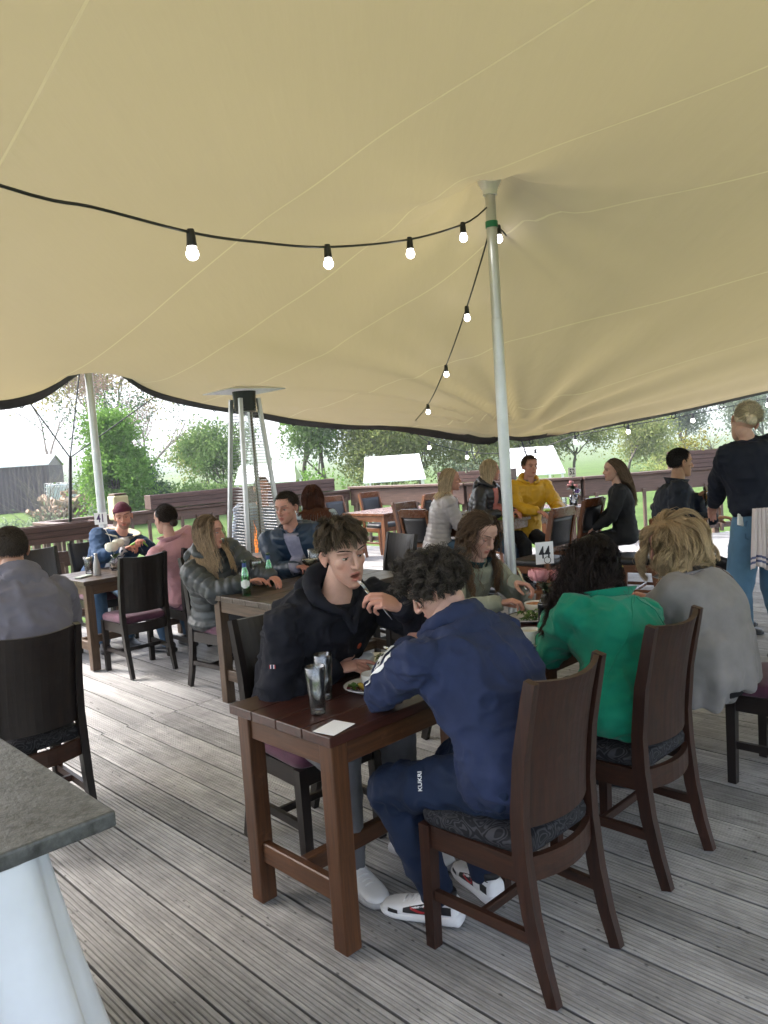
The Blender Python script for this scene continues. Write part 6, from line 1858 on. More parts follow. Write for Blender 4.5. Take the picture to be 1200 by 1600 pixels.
# ---- 1: the young man in the navy hoodie, back to the camera
def navy_top(root, J):
    P = top_parts(J, 0.024, (0.078, 0.064, 0.044), t0=-0.14, cuff=0.012)
    o = wear('hoodie', P, M['navy_hoodie'], root, J, amp=0.013, scale=8, seed=1.3, smooth=5)
    hood_down(J, M['navy_hoodie'], root, 1.0, 2)
    bv = bvh_of(o)
    s, e, w = J['sh'][1], J['el'][1], J['wr'][1]
    pts = [e + (w - e) * t for t in np.linspace(0.86, 0.05, 16)] + [e + (s - e) * t for t in np.linspace(0.06, 0.85, 14)]
    out = nrm(A3(-0.75, 0.35, 0.55)); 
    path = surf_path(bv, pts, [out] * len(pts))
    ribbon('sleeve_stripe', path, 0.017, M['white_trim'], root)
    for k in range(4, len(path) - 8, 3):
        q = [(path[k + i][0] + path[k + i][1] * 0.0022, path[k + i][1]) for i in range(2)]
        ribbon('stripe_motif', q, 0.009, M['black_trim2'], root, 0.001)
    rings_at('cuff_band', w - nrm(w - e) * 0.035, w - e, 0.041, [M['white_trim'], M['red'], M['white_trim']], root)
    n, u, f = J['neck'], J['upm'], J['fb']; r = J['rb']
    h = bv.ray_cast(Vector(n), Vector(-f))
    c = n - f * 0.128 + u * 0.062 - r * 0.06
    for k, mt in enumerate(('white_trim', 'red', 'navy_track')):
        patch('flag_tab', c + r * 0.007 * k, -f + u * 0.7, u, 0.0065, 0.022, M[mt], root, 0.006)
def navy_legs(root, J):
    o = wear('trousers', leg_parts(J, (0.100, 0.086, 0.072, 0.060), bottom=0.02), M['navy_track'], root, J, amp=0.008, scale=9, seed=4)
    bv = bvh_of(o)
    h, k = J['hj'][1], J['kn'][1]
    p = surf_path(bv, [h * 0.42 + k * 0.58], [A3(-0.85, -0.15, 0.5)])
    if p:
        c, n_ = p[0]; d = nrm(k - h); dn = nrm(d - n_ * (d @ n_)); up = np.cross(dn, n_)
        # the lettering runs across the thigh
        Mx = Matrix(((up[0], dn[0], n_[0], c[0]), (up[1], dn[1], n_[1], c[1]), (up[2], dn[2], n_[2], c[2]), (0, 0, 0, 1)))
        text_mesh('trouser_print', 'KUKRI', 0.022, M['white_trim'], root, Mx @ Matrix.Translation((0, 0, 0.0012)), 0.0008, 0.0004)
    p = surf_path(bv, [h * 0.86 + k * 0.14], [A3(-0.9, -0.3, 0.45)])
    if p: patch('zip_pull', p[0][0], p[0][1], nrm(k - h) * 0.3 + Z3, 0.007, 0.034, M['alu'], root)
def laces(su, o, fd, r, bv=None, i=0):
    bv = bv if isinstance(bv, BVHTree) else bvh_of(su)
    for k in range(4):
        y = 0.055 + k * 0.022; h = bv.ray_cast(Vector(o + fd * y + Z3 * 0.3), Vector((0, 0, -1)))
        if h[0] is not None:
            c = np.array(h[0])
            bm = bmesh.new(); tube(bm, [c - r * 0.022 - Z3 * 0.002, c + Z3 * 0.004, c + r * 0.022 - Z3 * 0.002], 0.003, 5); obj('lace', bm, M['white_trim'], su, True)
def swoosh_shoe(su, o, fd, r, i):
    side = r * (-1 if True else 1)
    bv = bvh_of(su)
    for sgn in (-1, 1):
        def at(y, z):
            h = bv.ray_cast(Vector(o + fd * y + Z3 * z), Vector(r * sgn))
            return None if h[0] is None else (np.array(h[0]) + r * sgn * 0.0012, r * sgn)
        def panel(name, ys, zlo, zhi, mat):
            bm = bmesh.new(); prev = None
            for y, a, b in zip(ys, zlo, zhi):
                pts = [at(y, a + (b - a) * q) for q in (0.0, 0.5, 1.0)]
                if any(x is None for x in pts): prev = None; continue
                vs = [bm.verts.new(x[0]) for x in pts]
                if prev:
                    for k in range(2): bm.faces.new((prev[k], vs[k], vs[k + 1], prev[k + 1]))
                prev = vs
            obj(name, bm, mat, su, True)
        panel('side_panel', np.linspace(0.025, 0.115, 8), np.full(8, 0.036), np.interp(np.linspace(0, 1, 8), [0, 1], [0.078, 0.050]), M['black_trim2'])
        panel('toe_panel', np.linspace(0.135, 0.175, 6), np.full(6, 0.026), np.full(6, 0.040), M['black_trim2'])
        panel('heel_panel', np.linspace(-0.06, -0.02, 5), np.full(5, 0.045), np.full(5, 0.090), M['black_trim2'])
        sw = [(0.036, 0.066), (0.030, 0.055), (0.034, 0.047), (0.045, 0.046), (0.065, 0.051), (0.085, 0.056), (0.108, 0.0615), (0.085, 0.052), (0.060, 0.044), (0.042, 0.041), (0.028, 0.047), (0.036, 0.066)]
        pts = [at(y, z) for y, z in sw]; pts = [(p[0] + r * sgn * 0.0012, p[1]) for p in pts if p is not None]
        if len(pts) > 3: ribbon('swoosh', pts, 0.0035, M['red'], su, 0.001)
    laces(su, o, fd, r, bv)
    V, F = loft([ring(o - fd * 0.012 + Z3 * z_, r, fd, a_, b_, 24) for z_, a_, b_ in ((0.088, 0.040, 0.056), (0.108, 0.042, 0.060), (0.116, 0.040, 0.058))]); link_mesh('ankle_collar', np_mesh('ankle_collar', V, F), M['black_trim2'], su)
DARKCURL = dict(n=3400, seg=12, length=0.062, flow=flow_crown, lift=0.45, grav=0.10, mess=0.30, jit=0.06, clump=0.88, guides=190, c0=(0.022, 0.018, 0.016), c1=(0.068, 0.056, 0.047), rad=0.0012, curl=0.0125, wave=0.052, ramp=0.025, cap=1.03, var=0.5, line='low')
def curl_len(D):
    return np.interp(D[:, 2], [-0.7, -0.2, 0.3], [0.026, 0.05, 0.085])
DARKCURL['length'] = curl_len
make_person('young man seen from behind in a navy hoodie with a white sleeve stripe', (1.95, 1.50, SK_CHAIR), (1.955, 1.79, 1.165), body=92, look=114, nod=34, tilt=-4, neck_len=0.15, skin=SK_PALE, hair=DARKCURL, detail=2,
            hands=[(2.12, 2.02, 0.86), (2.00, 1.985, 0.925)], elbows=[A3(0.9, 0.1, -0.5), A3(-0.7, 0.25, -0.7)], feet=[(2.09, 1.76, 0.09), (1.87, 1.80, 0.09)], knees=[A3(0.25, 0.7, 0.8), A3(-0.25, 0.75, 0.8)], build=1.12, slouch=0.13,
            top=navy_top, legs=navy_legs, shoes=shoe_pair(M['white_trainer'], M['trainer_sole'], swoosh_shoe, (70, 112)), hand_kw=[dict(curl=0.6), dict(curl=0.5)])

# ---- 2: the young man in the black hoodie, facing the camera
def teen_top(root, J):
    P = top_parts(J, 0.026, (0.080, 0.066, 0.046), t0=-0.14, cuff=0.02)
    o = wear('hoodie', P, M['black_hoodie'], root, J, amp=0.014, scale=8, seed=5.1, smooth=5)
    n, u, f, r = J['neck'], J['upm'], nrm(J['fb'] - J['upm'] * (J['fb'] @ J['upm'])), J['rb']
    Q = chain([n + u * (0.030 - 0.055 * math.cos(a)) + (f * math.cos(a) * 0.092 + r * math.sin(a) * 0.108) for a in np.linspace(0.30, 2 * math.pi - 0.30, 17)], [0.016 + 0.026 * (1 - math.cos(a)) / 2 for a in np.linspace(0.30, 2 * math.pi - 0.30, 17)])
    Q += [ell(n - f * 0.12 + u * 0.01, A3(0.12, 0.05, 0.07), np.stack([r, f, u], 1))]
    Q += chain([n + f * 0.088 - u * 0.030 + r * 0.03, n + f * 0.112 - u * 0.10], [0.016, 0.014]) + chain([n + f * 0.088 - u * 0.030 - r * 0.03, n + f * 0.112 - u * 0.10], [0.016, 0.014])
    wear('hood', Q, M['black_hoodie'], root, J, smooth=4, amp=0.004, scale=16, seed=3)
    V, F = loft([ring(n - u * 0.012 + u * h_, r, f, rr, rr * 0.86, 30) for h_, rr in ((-0.04, 0.088), (0.0, 0.078), (0.008, 0.070))])
    link_mesh('tshirt_collar', np_mesh('tshirt_collar', V, F), M['black_cloth'], root)
    bv = bvh_of(o)
    c = J['spine'](0.66)
    p = surf_path(bv, [c - r * 0.085], [f])
    if p:
        bm = bmesh.new()
        nn = p[0][1]; a = nrm(np.cross(nn, Z3)); b = np.cross(nn, a); cc = p[0][0] + nn * 0.002
        lathe(bm, [(0, 0), (0.013, 0), (0.013, 0.002), (0, 0.002)], 16)
        bmesh.ops.transform(bm, matrix=Matrix(((a[0], b[0], nn[0], cc[0]), (a[1], b[1], nn[1], cc[1]), (a[2], b[2], nn[2], cc[2]), (0, 0, 0, 1))), verts=bm.verts[:])
        obj('chest_badge', bm, simple('orange_badge', (0.5, 0.09, 0.04), rough=0.6), root)
    s, e = J['sh'][0], J['el'][0]
    p = surf_path(bv, [s * 0.45 + e * 0.55], [A3(-0.75, -0.45, 0.25)])
    if p:
        for k, mt in enumerate(('red', 'white_trim', 'navy_track')): patch('flag_tab', p[0][0] + Z3 * 0.0, p[0][1], Z3, 0.022 - 0.007 * k, 0.014, M[mt], root, 0.002 + 0.0012 * k)
def fringe_len(D): return np.interp(D[:, 2], [-0.5, 0.05, 0.45, 0.75], [0.008, 0.016, 0.055, 0.088])
def fringe_lift(D): return np.interp(D[:, 2], [0.0, 0.5, 0.9], [0.2, 0.34, 0.5])
TEENHAIR = dict(n=4200, seg=9, length=fringe_len, flow=flow_fwd, lift=fringe_lift, grav=0.16, mess=0.10, jit=0.03, clump=0.8, guides=200, c0=(0.038, 0.027, 0.019), c1=(0.12, 0.088, 0.060), rad=0.0010, curl=0.005, wave=0.09, ramp=0.04, cap=1.015, stand=0.05, var=0.3, line='low', brow=(0.03, 0.02, 0.014))
TEEN, TJ = make_person('young man in a black hoodie raising a fork to his open mouth', (1.97, 2.63, SK_CHAIR), (1.925, 2.235, 1.265), body=268, look=259, nod=7, tilt=5, skin=SK_PALE, hair=TEENHAIR, detail=2,
            hands=[(1.90, 2.30, 0.815), (1.985, 2.00, 1.075)], elbows=[A3(-0.9, 0.3, -0.4), A3(0.75, -0.35, -0.6)], feet=[(1.83, 2.20, 0.09), (2.12, 2.18, 0.09)], build=1.13, slouch=0.12, shoulder_drop=(0.02, 0.0),
            head_kw=dict(eyes='narrow', mouth_open=0.012, stubble=(0.44, 0.17, 0.13, 0.22), blush=0.45, jaw=0.98), top=teen_top, legs=trousers(M['grey_jogger']), shoes=shoe_pair(M['white_trainer'], simple('grey_sole', (0.42, 0.42, 0.44), rough=0.6), laces),
            hand_dir=[((0.75, -0.6, 0.12), (-0.1, -0.25, 1.0)), ((-0.62, 0.30, 0.35), (0.1, -0.75, 0.55))], hand_kw=[dict(curls=[0.2, 0.55, 0.65, 0.7], thumb=-0.5), dict(curls=[0.55, 0.62, 0.75, 0.85], thumb=0.9)])

# ---- 3: girl with long wavy hair
def girl_top(root, J):
    wear('jacket', top_parts(J, 0.026, (0.074, 0.062, 0.045), t0=-0.14), cloth('sage_jacket_fabric', (0.26, 0.275, 0.215), var=0.14), root, J, amp=0.005, scale=12, seed=8, smooth=5)
    collar(J, 0.05, 0.072, 0.086, 0.012, cloth('teal_scarf', (0.02, 0.05, 0.055)), root, 'scarf', open_front=0.2)
GIRLHAIR = h_long((0.05, 0.030, 0.018), (0.20, 0.118, 0.066), n=1900, L=0.46, curl=0.012, wave=0.10, rad=0.0014, swing=A3(0, 0.15, 0.0))
make_person('girl with long wavy brown hair in a sage jacket looking down at her food', (3.30, 2.88, SK_CHAIR), (3.285, 2.665, 1.165), body=272, look=266, nod=28, tilt=0, sex='f', skin=SK_PALE, hair=GIRLHAIR, detail=2,
            hands=[(3.10, 2.42, 0.84), (3.36, 2.50, 0.90)], elbows=[A3(-0.8, 0.4, -0.5), A3(0.8, 0.3, -0.6)], build=0.98, slouch=0.10, head_kw=dict(eyes='half', jaw=0.93, nose=1.0, blush=0.35), top=girl_top, legs=trousers(M['dark_denim']), shoes=shoe_pair(M['dark_shoe'], M['trainer_sole']),
            hand_dir=[None, ((0.15, -0.80, -0.1), (0.3, -0.1, 0.9))], hand_kw=[dict(curl=0.6), dict(curls=[0.5, 0.6, 0.7, 0.8], thumb=0.9)])

# ---- 4: woman in the green coat
def green_top(root, J):
    o = wear('coat', top_parts(J, 0.034, (0.080, 0.068, 0.050), t0=-0.2, cuff=0.015, wmul=lambda t: (1.05, 1.05) if t > 0.2 else (1.02 + 0.25 * (0.2 - t), 1.02 + 0.2 * (0.2 - t))), M['green_wool'], root, J, amp=0.013, scale=6.5, seed=11, smooth=6)
    n, u = J['neck'], J['upm']
    collar(J, 0.075, 0.088, 0.112, 0.016, M['green_wool'], root, 'coat_collar', thick=0.012)
    bv = bvh_of(o)
    for sg in (-1, 1):
        q = surf_path(bv, [n * (1 - t) + (J['spine'](0.45) + J['rb'] * sg * 0.16) * t for t in np.linspace(0.08, 1, 14)], [-J['fb'] + Z3 * (0.5 - 0.6 * t) + J['rb'] * sg * 0.45 * t for t in np.linspace(0, 1, 14)], 0.0008)
        if len(q) > 4: ribbon('coat_seam', q, 0.006, M['green_wool'], root, 0.003)
    # the coat's vent hanging over the back of the seat
    bm = bmesh.new()
    tube(bm, [J['hip'] + A3(0.14, -0.17, -0.055), J['hip'] + A3(0.08, -0.185, -0.075), J['hip'] + A3(0.0, -0.19, -0.082)], [0.012, 0.02, 0.012], 8)
    obj('coat_tail', bm, M['green_wool'], root, True)
    w, e = J['wr'][1], J['el'][1]
    rings_at('cuff_band', w - nrm(w - e) * 0.03, w - e, 0.043, [simple('cream_cuff', (0.6, 0.56, 0.46), rough=0.8)], root, 0.022)
    p = J['head'] + J['Hm'] @ A3(0.082, -0.035, -0.035)
    for k in range(6):
        V, F = ell(p + A3(0.012 * math.sin(k * 2), -0.004 * k, -0.014 * k + 0.035), (0.008, 0.008, 0.008), None, ICO2); link_mesh('earring_bead', np_mesh('earring_bead', V, F), simple('yellow_beads', (0.55, 0.42, 0.06), rough=0.3), root)
GREENHAIR = h_long((0.012, 0.0085, 0.008), (0.034, 0.021, 0.017), n=3600, L=0.40, curl=0.016, wave=0.046, clump=0.75, guides=150, rad=0.0012, ramp=0.10, flow=part_flow(-0.02, 0.45), swing=A3(-0.55, 0.35, 0))
make_person('woman with dark curly hair in an emerald green coat, seen from behind', (2.73, 1.54, SK_CHAIR), (2.885, 1.72, 1.115), body=78, look=88, nod=32, tilt=-8, neck_len=0.18, sex='f', skin=SK_MID, hair=GREENHAIR, detail=2,
            hands=[(3.15, 1.95, 0.86), (2.92, 1.96, 0.87)], elbows=[A3(0.8, 0.1, -0.6), A3(-0.7, 0.0, -0.9)], build=1.12, slouch=0.10, top=green_top, legs=trousers(M['black_cloth']), shoes=shoe_pair(M['dark_shoe'], M['dark_shoe']),
            hand_dir=[None, ((0.25, 0.9, -0.05), (-0.5, 0.1, 0.85))], hand_kw=[dict(curl=0.6), dict(curls=[0.45, 0.55, 0.65, 0.7], thumb=0.7)])

# ---- 5: woman in the grey poncho
def poncho(root, J):
    n, u, f, r = J['neck'], J['upm'], J['fb'], J['rb']
    P = [J['torso'](0.05, -0.1, 0.99)]
    for i, sg in enumerate((1, -1)):
        P += chain([n - u * 0.02, J['sh'][i] + Z3 * 0.005], [0.075, 0.092])
        P += chain([J['sh'][i], J['sh'][i] * 0.4 + J['el'][i] * 0.6, J['el'][i] - Z3 * 0.05], [0.090, 0.095, 0.105])
        P += chain([J['sh'][i] - f * 0.05, J['hip'] + r * (sg * 0.09 - 0.05) - f * 0.0 + Z3 * 0.02], [0.085, 0.075])
    top = J['spine'](0.72)
    rows = []
    for q in np.linspace(0, 1, 10):
        c = top * (1 - q) + (J['hip'] + f * 0.05 - Z3 * 0.13 - r * 0.08) * q
        rows.append(ring(c - f * 0.05 * math.sin(q * 3.14), r, f, np.interp(q, [0, 0.3, 1], [0.20, 0.235, 0.17]), np.interp(q, [0, 0.3, 1], [0.13, 0.165, 0.125]), 40, 0.95))
    P.append(loft(rows))
    V, F = union(P, 0.011, 10)
    N = normals(V, F)
    c = (J['hip'] + J['neck']) / 2
    a = np.arctan2((V - c) @ f, (V - c) @ r); hgt = np.clip((n[2] - 0.12 - V[:, 2]) / 0.5, 0, 1)
    d = hgt * (0.016 * np.sin(a * 9 + 1.5 * vnoise(V * 3)) + 0.010 * np.sin(a * 17 + 2)) + crease(V, N, 0.006, 6, 4.0)
    V = V + N * d[:, None]
    link_mesh('poncho', np_mesh('poncho', V, F), M['grey_wool'], root)
    bv = BVHTree.FromPolygons([tuple(v) for v in V], [tuple(q) for q in F])
    path = surf_path(bv, [n * (1 - t) + J['hip'] * t + r * (0.03 + 0.11 * t) for t in np.linspace(0.02, 0.42, 14)], [(-f * 0.8 + r * (0.15 + 1.0 * t) + Z3 * (0.5 - 0.6 * t)) for t in np.linspace(0, 1, 14)], 0.004)
    if len(path) > 3: ribbon('bag_strap', path, 0.022, simple('brown_strap', (0.045, 0.016, 0.012), rough=0.5), root, 0.004)
    collar(J, 0.055, 0.086, 0.105, 0.03, M['grey_wool'], root, 'poncho_collar', thick=0.010)
def bob_flow(D, R): return np.stack([D[:, 0] * 0.9 + 0.25, -0.15 + D[:, 1] * 0.3, -0.45 - 0.6 * (1 - D[:, 2].clip(0, 1))], 1)
def bob_len(D): return np.interp(D[:, 2], [-0.6, 0.0, 0.5], [0.13, 0.20, 0.27])
BOB = dict(n=6500, seg=14, length=bob_len, flow=bob_flow, lift=0.34, grav=0.20, hug=0.05, mess=0.08, jit=0.025, clump=0.88, guides=95, c0=(0.27, 0.175, 0.09), c1=(0.62, 0.48, 0.30), rad=0.0010, curl=0.016, wave=0.15, ramp=0.09, cap=1.04, stand=0.10, var=0.22, line='low')
make_person('blonde woman with wavy bobbed hair in a grey wool poncho, seen from behind', (3.38, 1.45, SK_CHAIR), (3.40, 1.63, 1.135), body=98, look=112, nod=24, tilt=-10, neck_len=0.175, sex='f', skin=SK_RED, hair=BOB, detail=2,
            hands=[(3.62, 1.86, 0.82), (3.40, 1.90, 0.82)], build=1.12, slouch=0.12, top=poncho, legs=trousers(M['black_cloth']), shoes=shoe_pair(M['dark_shoe'], M['dark_shoe']))
# ================================================================== THE OTHER GUESTS
def plain_top(mat, off=0.026, sleeve=(0.076, 0.062, 0.046), amp=0.008, scale=9, seed=0, name='jacket', quilt=None, extra=None, t0=-0.14, wmul=None):
    def f(root, J):
        o = wear(name, top_parts(J, off, sleeve, t0=t0, wmul=wmul), mat, root, J, amp=amp, scale=scale, seed=seed, quilt=quilt)
        if extra: extra(root, J, o)
    return f
def inner(J, root, mat, name='shirt', w=0.05, t0=0.30, t1=0.95, off=0.012):
    """The strip of shirt showing where an open jacket parts, lying on the chest."""
    j = [c for c in root.children if c.name.split('.')[0] in ('jacket', 'denim_jacket', 'puffer_jacket', 'coat')][0]
    bv = bvh_of(j); bm = bmesh.new(); prev = None; r = J['rb']; f = J['fb']
    for t in np.linspace(t0, t1, 12):
        c = J['spine'](t); ww = w * (0.7 + 0.5 * t); q = []
        for k in (-1, -0.5, 0, 0.5, 1):
            h = bv.ray_cast(Vector(c + r * ww * k + f * 0.5), Vector(-f))
            p = (np.array(h[0]) if h[0] is not None else c + f * 0.14) + f * (0.006 - 0.008 * abs(k))
            q.append(bm.verts.new(p))
        if prev:
            for k in range(4): bm.faces.new((prev[k], prev[k + 1], q[k + 1], q[k]))
        prev = q
    o = obj(name, bm, mat, root, True)
    so = o.modifiers.new('thickness', 'SOLIDIFY'); so.thickness = 0.006
    return o
SHOE = shoe_pair(M['dark_shoe'], M['dark_shoe'])
JEANS = trousers(cloth('blue_jeans', (0.05, 0.10, 0.17)))
DARKT = trousers(M['black_cloth'])

# ---- 6 woman in the long black puffer coat
PUFF = simple('charcoal_puffer', (0.040, 0.046, 0.048), rough=0.5, var=0.2, scale=7, bump=0.35, bscale=22)
def puffer_extra(root, J, o):
    hood_down(J, PUFF, root, 1.05, 4)
make_person('woman with long fair hair in a charcoal puffer coat at the beer bottle table', (3.06, 4.98, SK_CHAIR), (2.885, 4.775, 1.165), body=285, look=308, nod=6, sex='f', skin=SK_RED,
            hair=h_long((0.12, 0.08, 0.05), (0.46, 0.33, 0.20), n=1300, L=0.44, curl=0.004, rad=0.0018, swing=A3(0.2, -0.25, 0)), detail=1,
            hands=[(2.93, 4.42, 0.83), (3.15, 4.45, 0.83)], elbows=[A3(-0.7, 0.2, -0.9), A3(0.7, 0.2, -0.8)], build=1.12, top=plain_top(PUFF, 0.042, (0.088, 0.080, 0.056), 0.006, 9, 3, 'puffer_coat', quilted(0.06, 0.012), puffer_extra, t0=-0.2, wmul=lambda t: (1.0, 1.0) if t > 0.15 else (1.05 + 0.7 * (0.15 - t), 1.05 + 0.7 * (0.15 - t))), legs=DARKT, shoes=SHOE)

# ---- 7 man in the blue quilted jacket
BLUEQ = simple('blue_quilted_nylon', (0.011, 0.030, 0.062), rough=0.5, var=0.15, bump=0.2, bscale=40)
def blue_extra(root, J, o):
    inner(J, root, cloth('lilac_check_shirt', (0.26, 0.26, 0.36), var=0.3))
    collar(J, 0.05, 0.078, 0.088, 0.006, BLUEQ, root, open_front=0.55)
    collar(J, 0.036, 0.068, 0.074, 0.004, cloth('shirt_collar_cloth', (0.28, 0.28, 0.37)), root, 'shirt_collar', open_front=0.35)
make_person('man in a blue quilted jacket and lilac shirt behind the beer bottles', (3.98, 4.98, SK_CHAIR), (3.60, 4.80, 1.265), body=222, look=196, nod=10, skin=SK_RED, hair=h_short((0.055, 0.042, 0.034), n=2200, L=0.022), detail=1,
            hands=[(3.52, 4.62, 0.83), (3.66, 4.46, 0.83)], build=1.15, head_kw=dict(stubble=(0.33, 0.18, 0.13, 0.35), jaw=1.05, blush=0.4), top=plain_top(BLUEQ, 0.03, (0.082, 0.070, 0.052), 0.005, 9, 6, 'jacket', quilted(0.075, 0.006), blue_extra), legs=DARKT, shoes=SHOE, hand_kw=[dict(curl=0.7), dict(curl=0.7)])

# ---- 8 woman in the pink coat
PINK = cloth('pink_wool', (0.46, 0.235, 0.255), weave=500, sheen=0.3)
make_person('woman with dark bun and a dusty pink coat, seen from behind', (3.38, 5.98, SK_CHAIR), (3.17, 5.92, 1.205), body=92, look=100, nod=8, sex='f', skin=SK_PALE,
            hair=h_short((0.028, 0.018, 0.013), n=1500, L=0.06, flow=lambda D, R: A3(0, -0.9, -0.35) - D, lift=0.04, mess=0.04, line='low', extra=lambda J: [(lambda q: (q[0], np.concatenate([q[1], q[1][:, 2:3]], 1), np.tile(A3(0.026, 0.017, 0.012), (len(q[0]), 1))))(ell(J['head'] + J['Hm'] @ A3(0, -0.105, -0.035), (0.035, 0.03, 0.035)))]), detail=1,
            hands=[(3.45, 6.30, 0.83), (3.20, 6.30, 0.83)], elbows=[A3(0.7, -0.2, -0.8), A3(-0.7, -0.2, -0.8)], build=1.04, top=plain_top(PINK, 0.03, (0.078, 0.066, 0.05), 0.007, 8, 9, 'coat', extra=lambda r, J, o: collar(J, 0.045, 0.075, 0.092, 0.012, PINK, r, 'coat_collar', thick=0.01), t0=-0.2, wmul=lambda t: (1, 1) if t > 0.1 else (1.1 + 0.6 * (0.1 - t), 1.1 + 0.6 * (0.1 - t))), legs=JEANS, shoes=SHOE, feet=[(3.52, 6.30, 0.09), (3.28, 6.28, 0.09)])

# ---- 9 man in the burgundy beanie
DENIM = cloth('denim_jacket', (0.018, 0.046, 0.105), weave=300)
FLEECE = simple('cream_fleece', (0.62, 0.56, 0.43), rough=0.95, var=0.2, scale=60, bump=0.8, bscale=120)
def beanie_extra(root, J, o):
    inner(J, root, cloth('white_tshirt', (0.55, 0.53, 0.56)), 'tshirt', 0.07)
    collar(J, 0.06, 0.095, 0.135, 0.03, FLEECE, root, 'fleece_collar', thick=0.022, open_front=0.45, drop=0.02)
    Hm, h = J['Hm'], J['head']
    V, F = ICO4
    k = (V[F].mean(1) @ nrm((0, -0.22, 1))) > 0.12
    W_ = CR_C + A3(0, 0, 0.008) + V * CR_R * 1.10; W_[:, 2] += 0.012 * np.clip(V[:, 2] - 0.5, 0, 1)
    knit = simple('burgundy_knit', (0.095, 0.014, 0.034), rough=0.9, var=0.2, bump=0.7, bscale=180)
    b = link_mesh('beanie', np_mesh('beanie', W_ @ Hm.T + h, F[k]), knit, root)
    s = b.modifiers.new('thickness', 'SOLIDIFY'); s.thickness = 0.004
    rr = []
    for q in np.linspace(-0.02, 0.022, 5):
        c = CR_C + A3(0, 0, 0.008); ax = nrm((0, -0.22, 1)); e = ring(c + ax * (0.018 + q), (1, 0, 0), np.cross(ax, (1, 0, 0)), 0.0855 + 0.002 * math.cos(q * 60), 0.105 + 0.002 * math.cos(q * 60), 40); rr.append(e @ Hm.T + h)
    V2, F2 = loft(rr); m_ = np_mesh('beanie_cuff', V2[:-2], F2[(F2 < len(V2) - 2).all(1)]); bb = link_mesh('beanie_cuff', m_, knit, b); s = bb.modifiers.new('thickness', 'SOLIDIFY'); s.thickness = 0.007
make_person('bearded man in a burgundy beanie and denim jacket with a cream fleece collar', (3.18, 7.30, SK_CHAIR), (3.33, 7.02, 1.20), body=258, look=242, nod=8, tilt=5, skin=SK_RED, hair=h_short((0.05, 0.03, 0.02), n=600, L=0.015), detail=1,
            hands=[(3.17, 6.72, 0.93), (3.34, 6.68, 0.96)], elbows=[A3(-0.8, 0.3, -0.7), A3(0.8, 0.3, -0.7)], build=1.08, head_kw=dict(stubble=(0.14, 0.075, 0.05, 0.75), jaw=1.05, blush=0.4, eyes='half'), top=plain_top(DENIM, 0.03, (0.084, 0.068, 0.05), 0.008, 9, 12, 'denim_jacket', extra=beanie_extra), legs=JEANS, shoes=SHOE, hand_kw=[dict(curl=0.8, thumb=0.8), dict(curl=0.8, thumb=0.8)])

# ---- 10 man in the grey jacket at the left edge
GREYJ = cloth('grey_jacket_fabric', (0.145, 0.140, 0.175), rough=0.75, weave=400)
make_person('man with cropped hair in a grey hooded jacket at the left edge, seen from behind', (1.22, 3.74, SK_CHAIR), (1.345, 4.13, 1.275), body=92, look=88, nod=8, skin=SK_MID, hair=h_short((0.05, 0.036, 0.027), n=2200, L=0.010, var=0.25), detail=1,
            hands=[(1.45, 4.40, 0.82), (1.12, 4.42, 0.82)], elbows=[A3(0.9, -0.1, -0.6), A3(-0.9, -0.1, -0.6)], build=1.08, neck_len=0.16, top=plain_top(GREYJ, 0.035, (0.092, 0.078, 0.055), 0.010, 8, 15, 'jacket', extra=lambda r, J, o: hood_down(J, GREYJ, r, 0.95, 9)), legs=DARKT, shoes=SHOE)

# ---- 11 man behind the heater
make_person('man in a pale striped top sitting behind the patio heater', (4.62, 6.78, SK_CHAIR - 0.02), (4.62, 6.55, 1.355), body=240, look=235, nod=5, skin=SK_RED, hair=h_short((0.12, 0.09, 0.07), n=600, L=0.015), detail=0,
            top=plain_top(cloth('pale_striped_cloth', (0.24, 0.28, 0.36), var=0.35), 0.024, amp=0.008, name='jumper'), legs=JEANS, shoes=SHOE, build=1.1)
chair_at(cB, 4.66, 6.82, 150, 'dark chair under the man behind the patio heater')

# ---- 12 woman with auburn hair
make_person('woman with long straight auburn hair in a pale blue jacket, seen from behind', (4.98, 6.12, SK_CHAIR), (5.00, 6.22, 1.24), body=62, look=66, nod=4, sex='f', skin=SK_PALE,
            hair=h_long((0.070, 0.022, 0.012), (0.15, 0.055, 0.028), n=1000, L=0.46, curl=0.002, rad=0.0020, clump=0.4), detail=0, top=plain_top(cloth('pale_blue_cloth', (0.40, 0.50, 0.58)), 0.026, name='jacket'), legs=JEANS, shoes=SHOE)

# ---- 13 blonde in the silver puffer
SILV = simple('silver_puffer', (0.36, 0.335, 0.34), rough=0.42, var=0.15, bump=0.3, bscale=24)
make_person('blonde woman in a silver-grey puffer jacket at the end of the long table', (6.17, 5.60, SK_CHAIR), (6.30, 5.46, 1.295), body=318, look=318, nod=2, sex='f', skin=SK_RED,
            hair=h_long((0.34, 0.25, 0.15), (0.66, 0.54, 0.37), n=1100, L=0.27, curl=0.003, rad=0.0020, swing=A3(-0.2, 0.1, 0)), detail=1,
            hands=[(6.45, 5.32, 0.88), (6.62, 5.50, 0.88)], build=1.02, top=plain_top(SILV, 0.032, (0.080, 0.068, 0.05), 0.005, 9, 18, 'puffer_jacket', quilted(0.05, 0.008), lambda r, J, o: inner(J, r, cloth('lilac_tshirt', (0.45, 0.43, 0.50)), 'tshirt', 0.06)), legs=JEANS, shoes=SHOE)

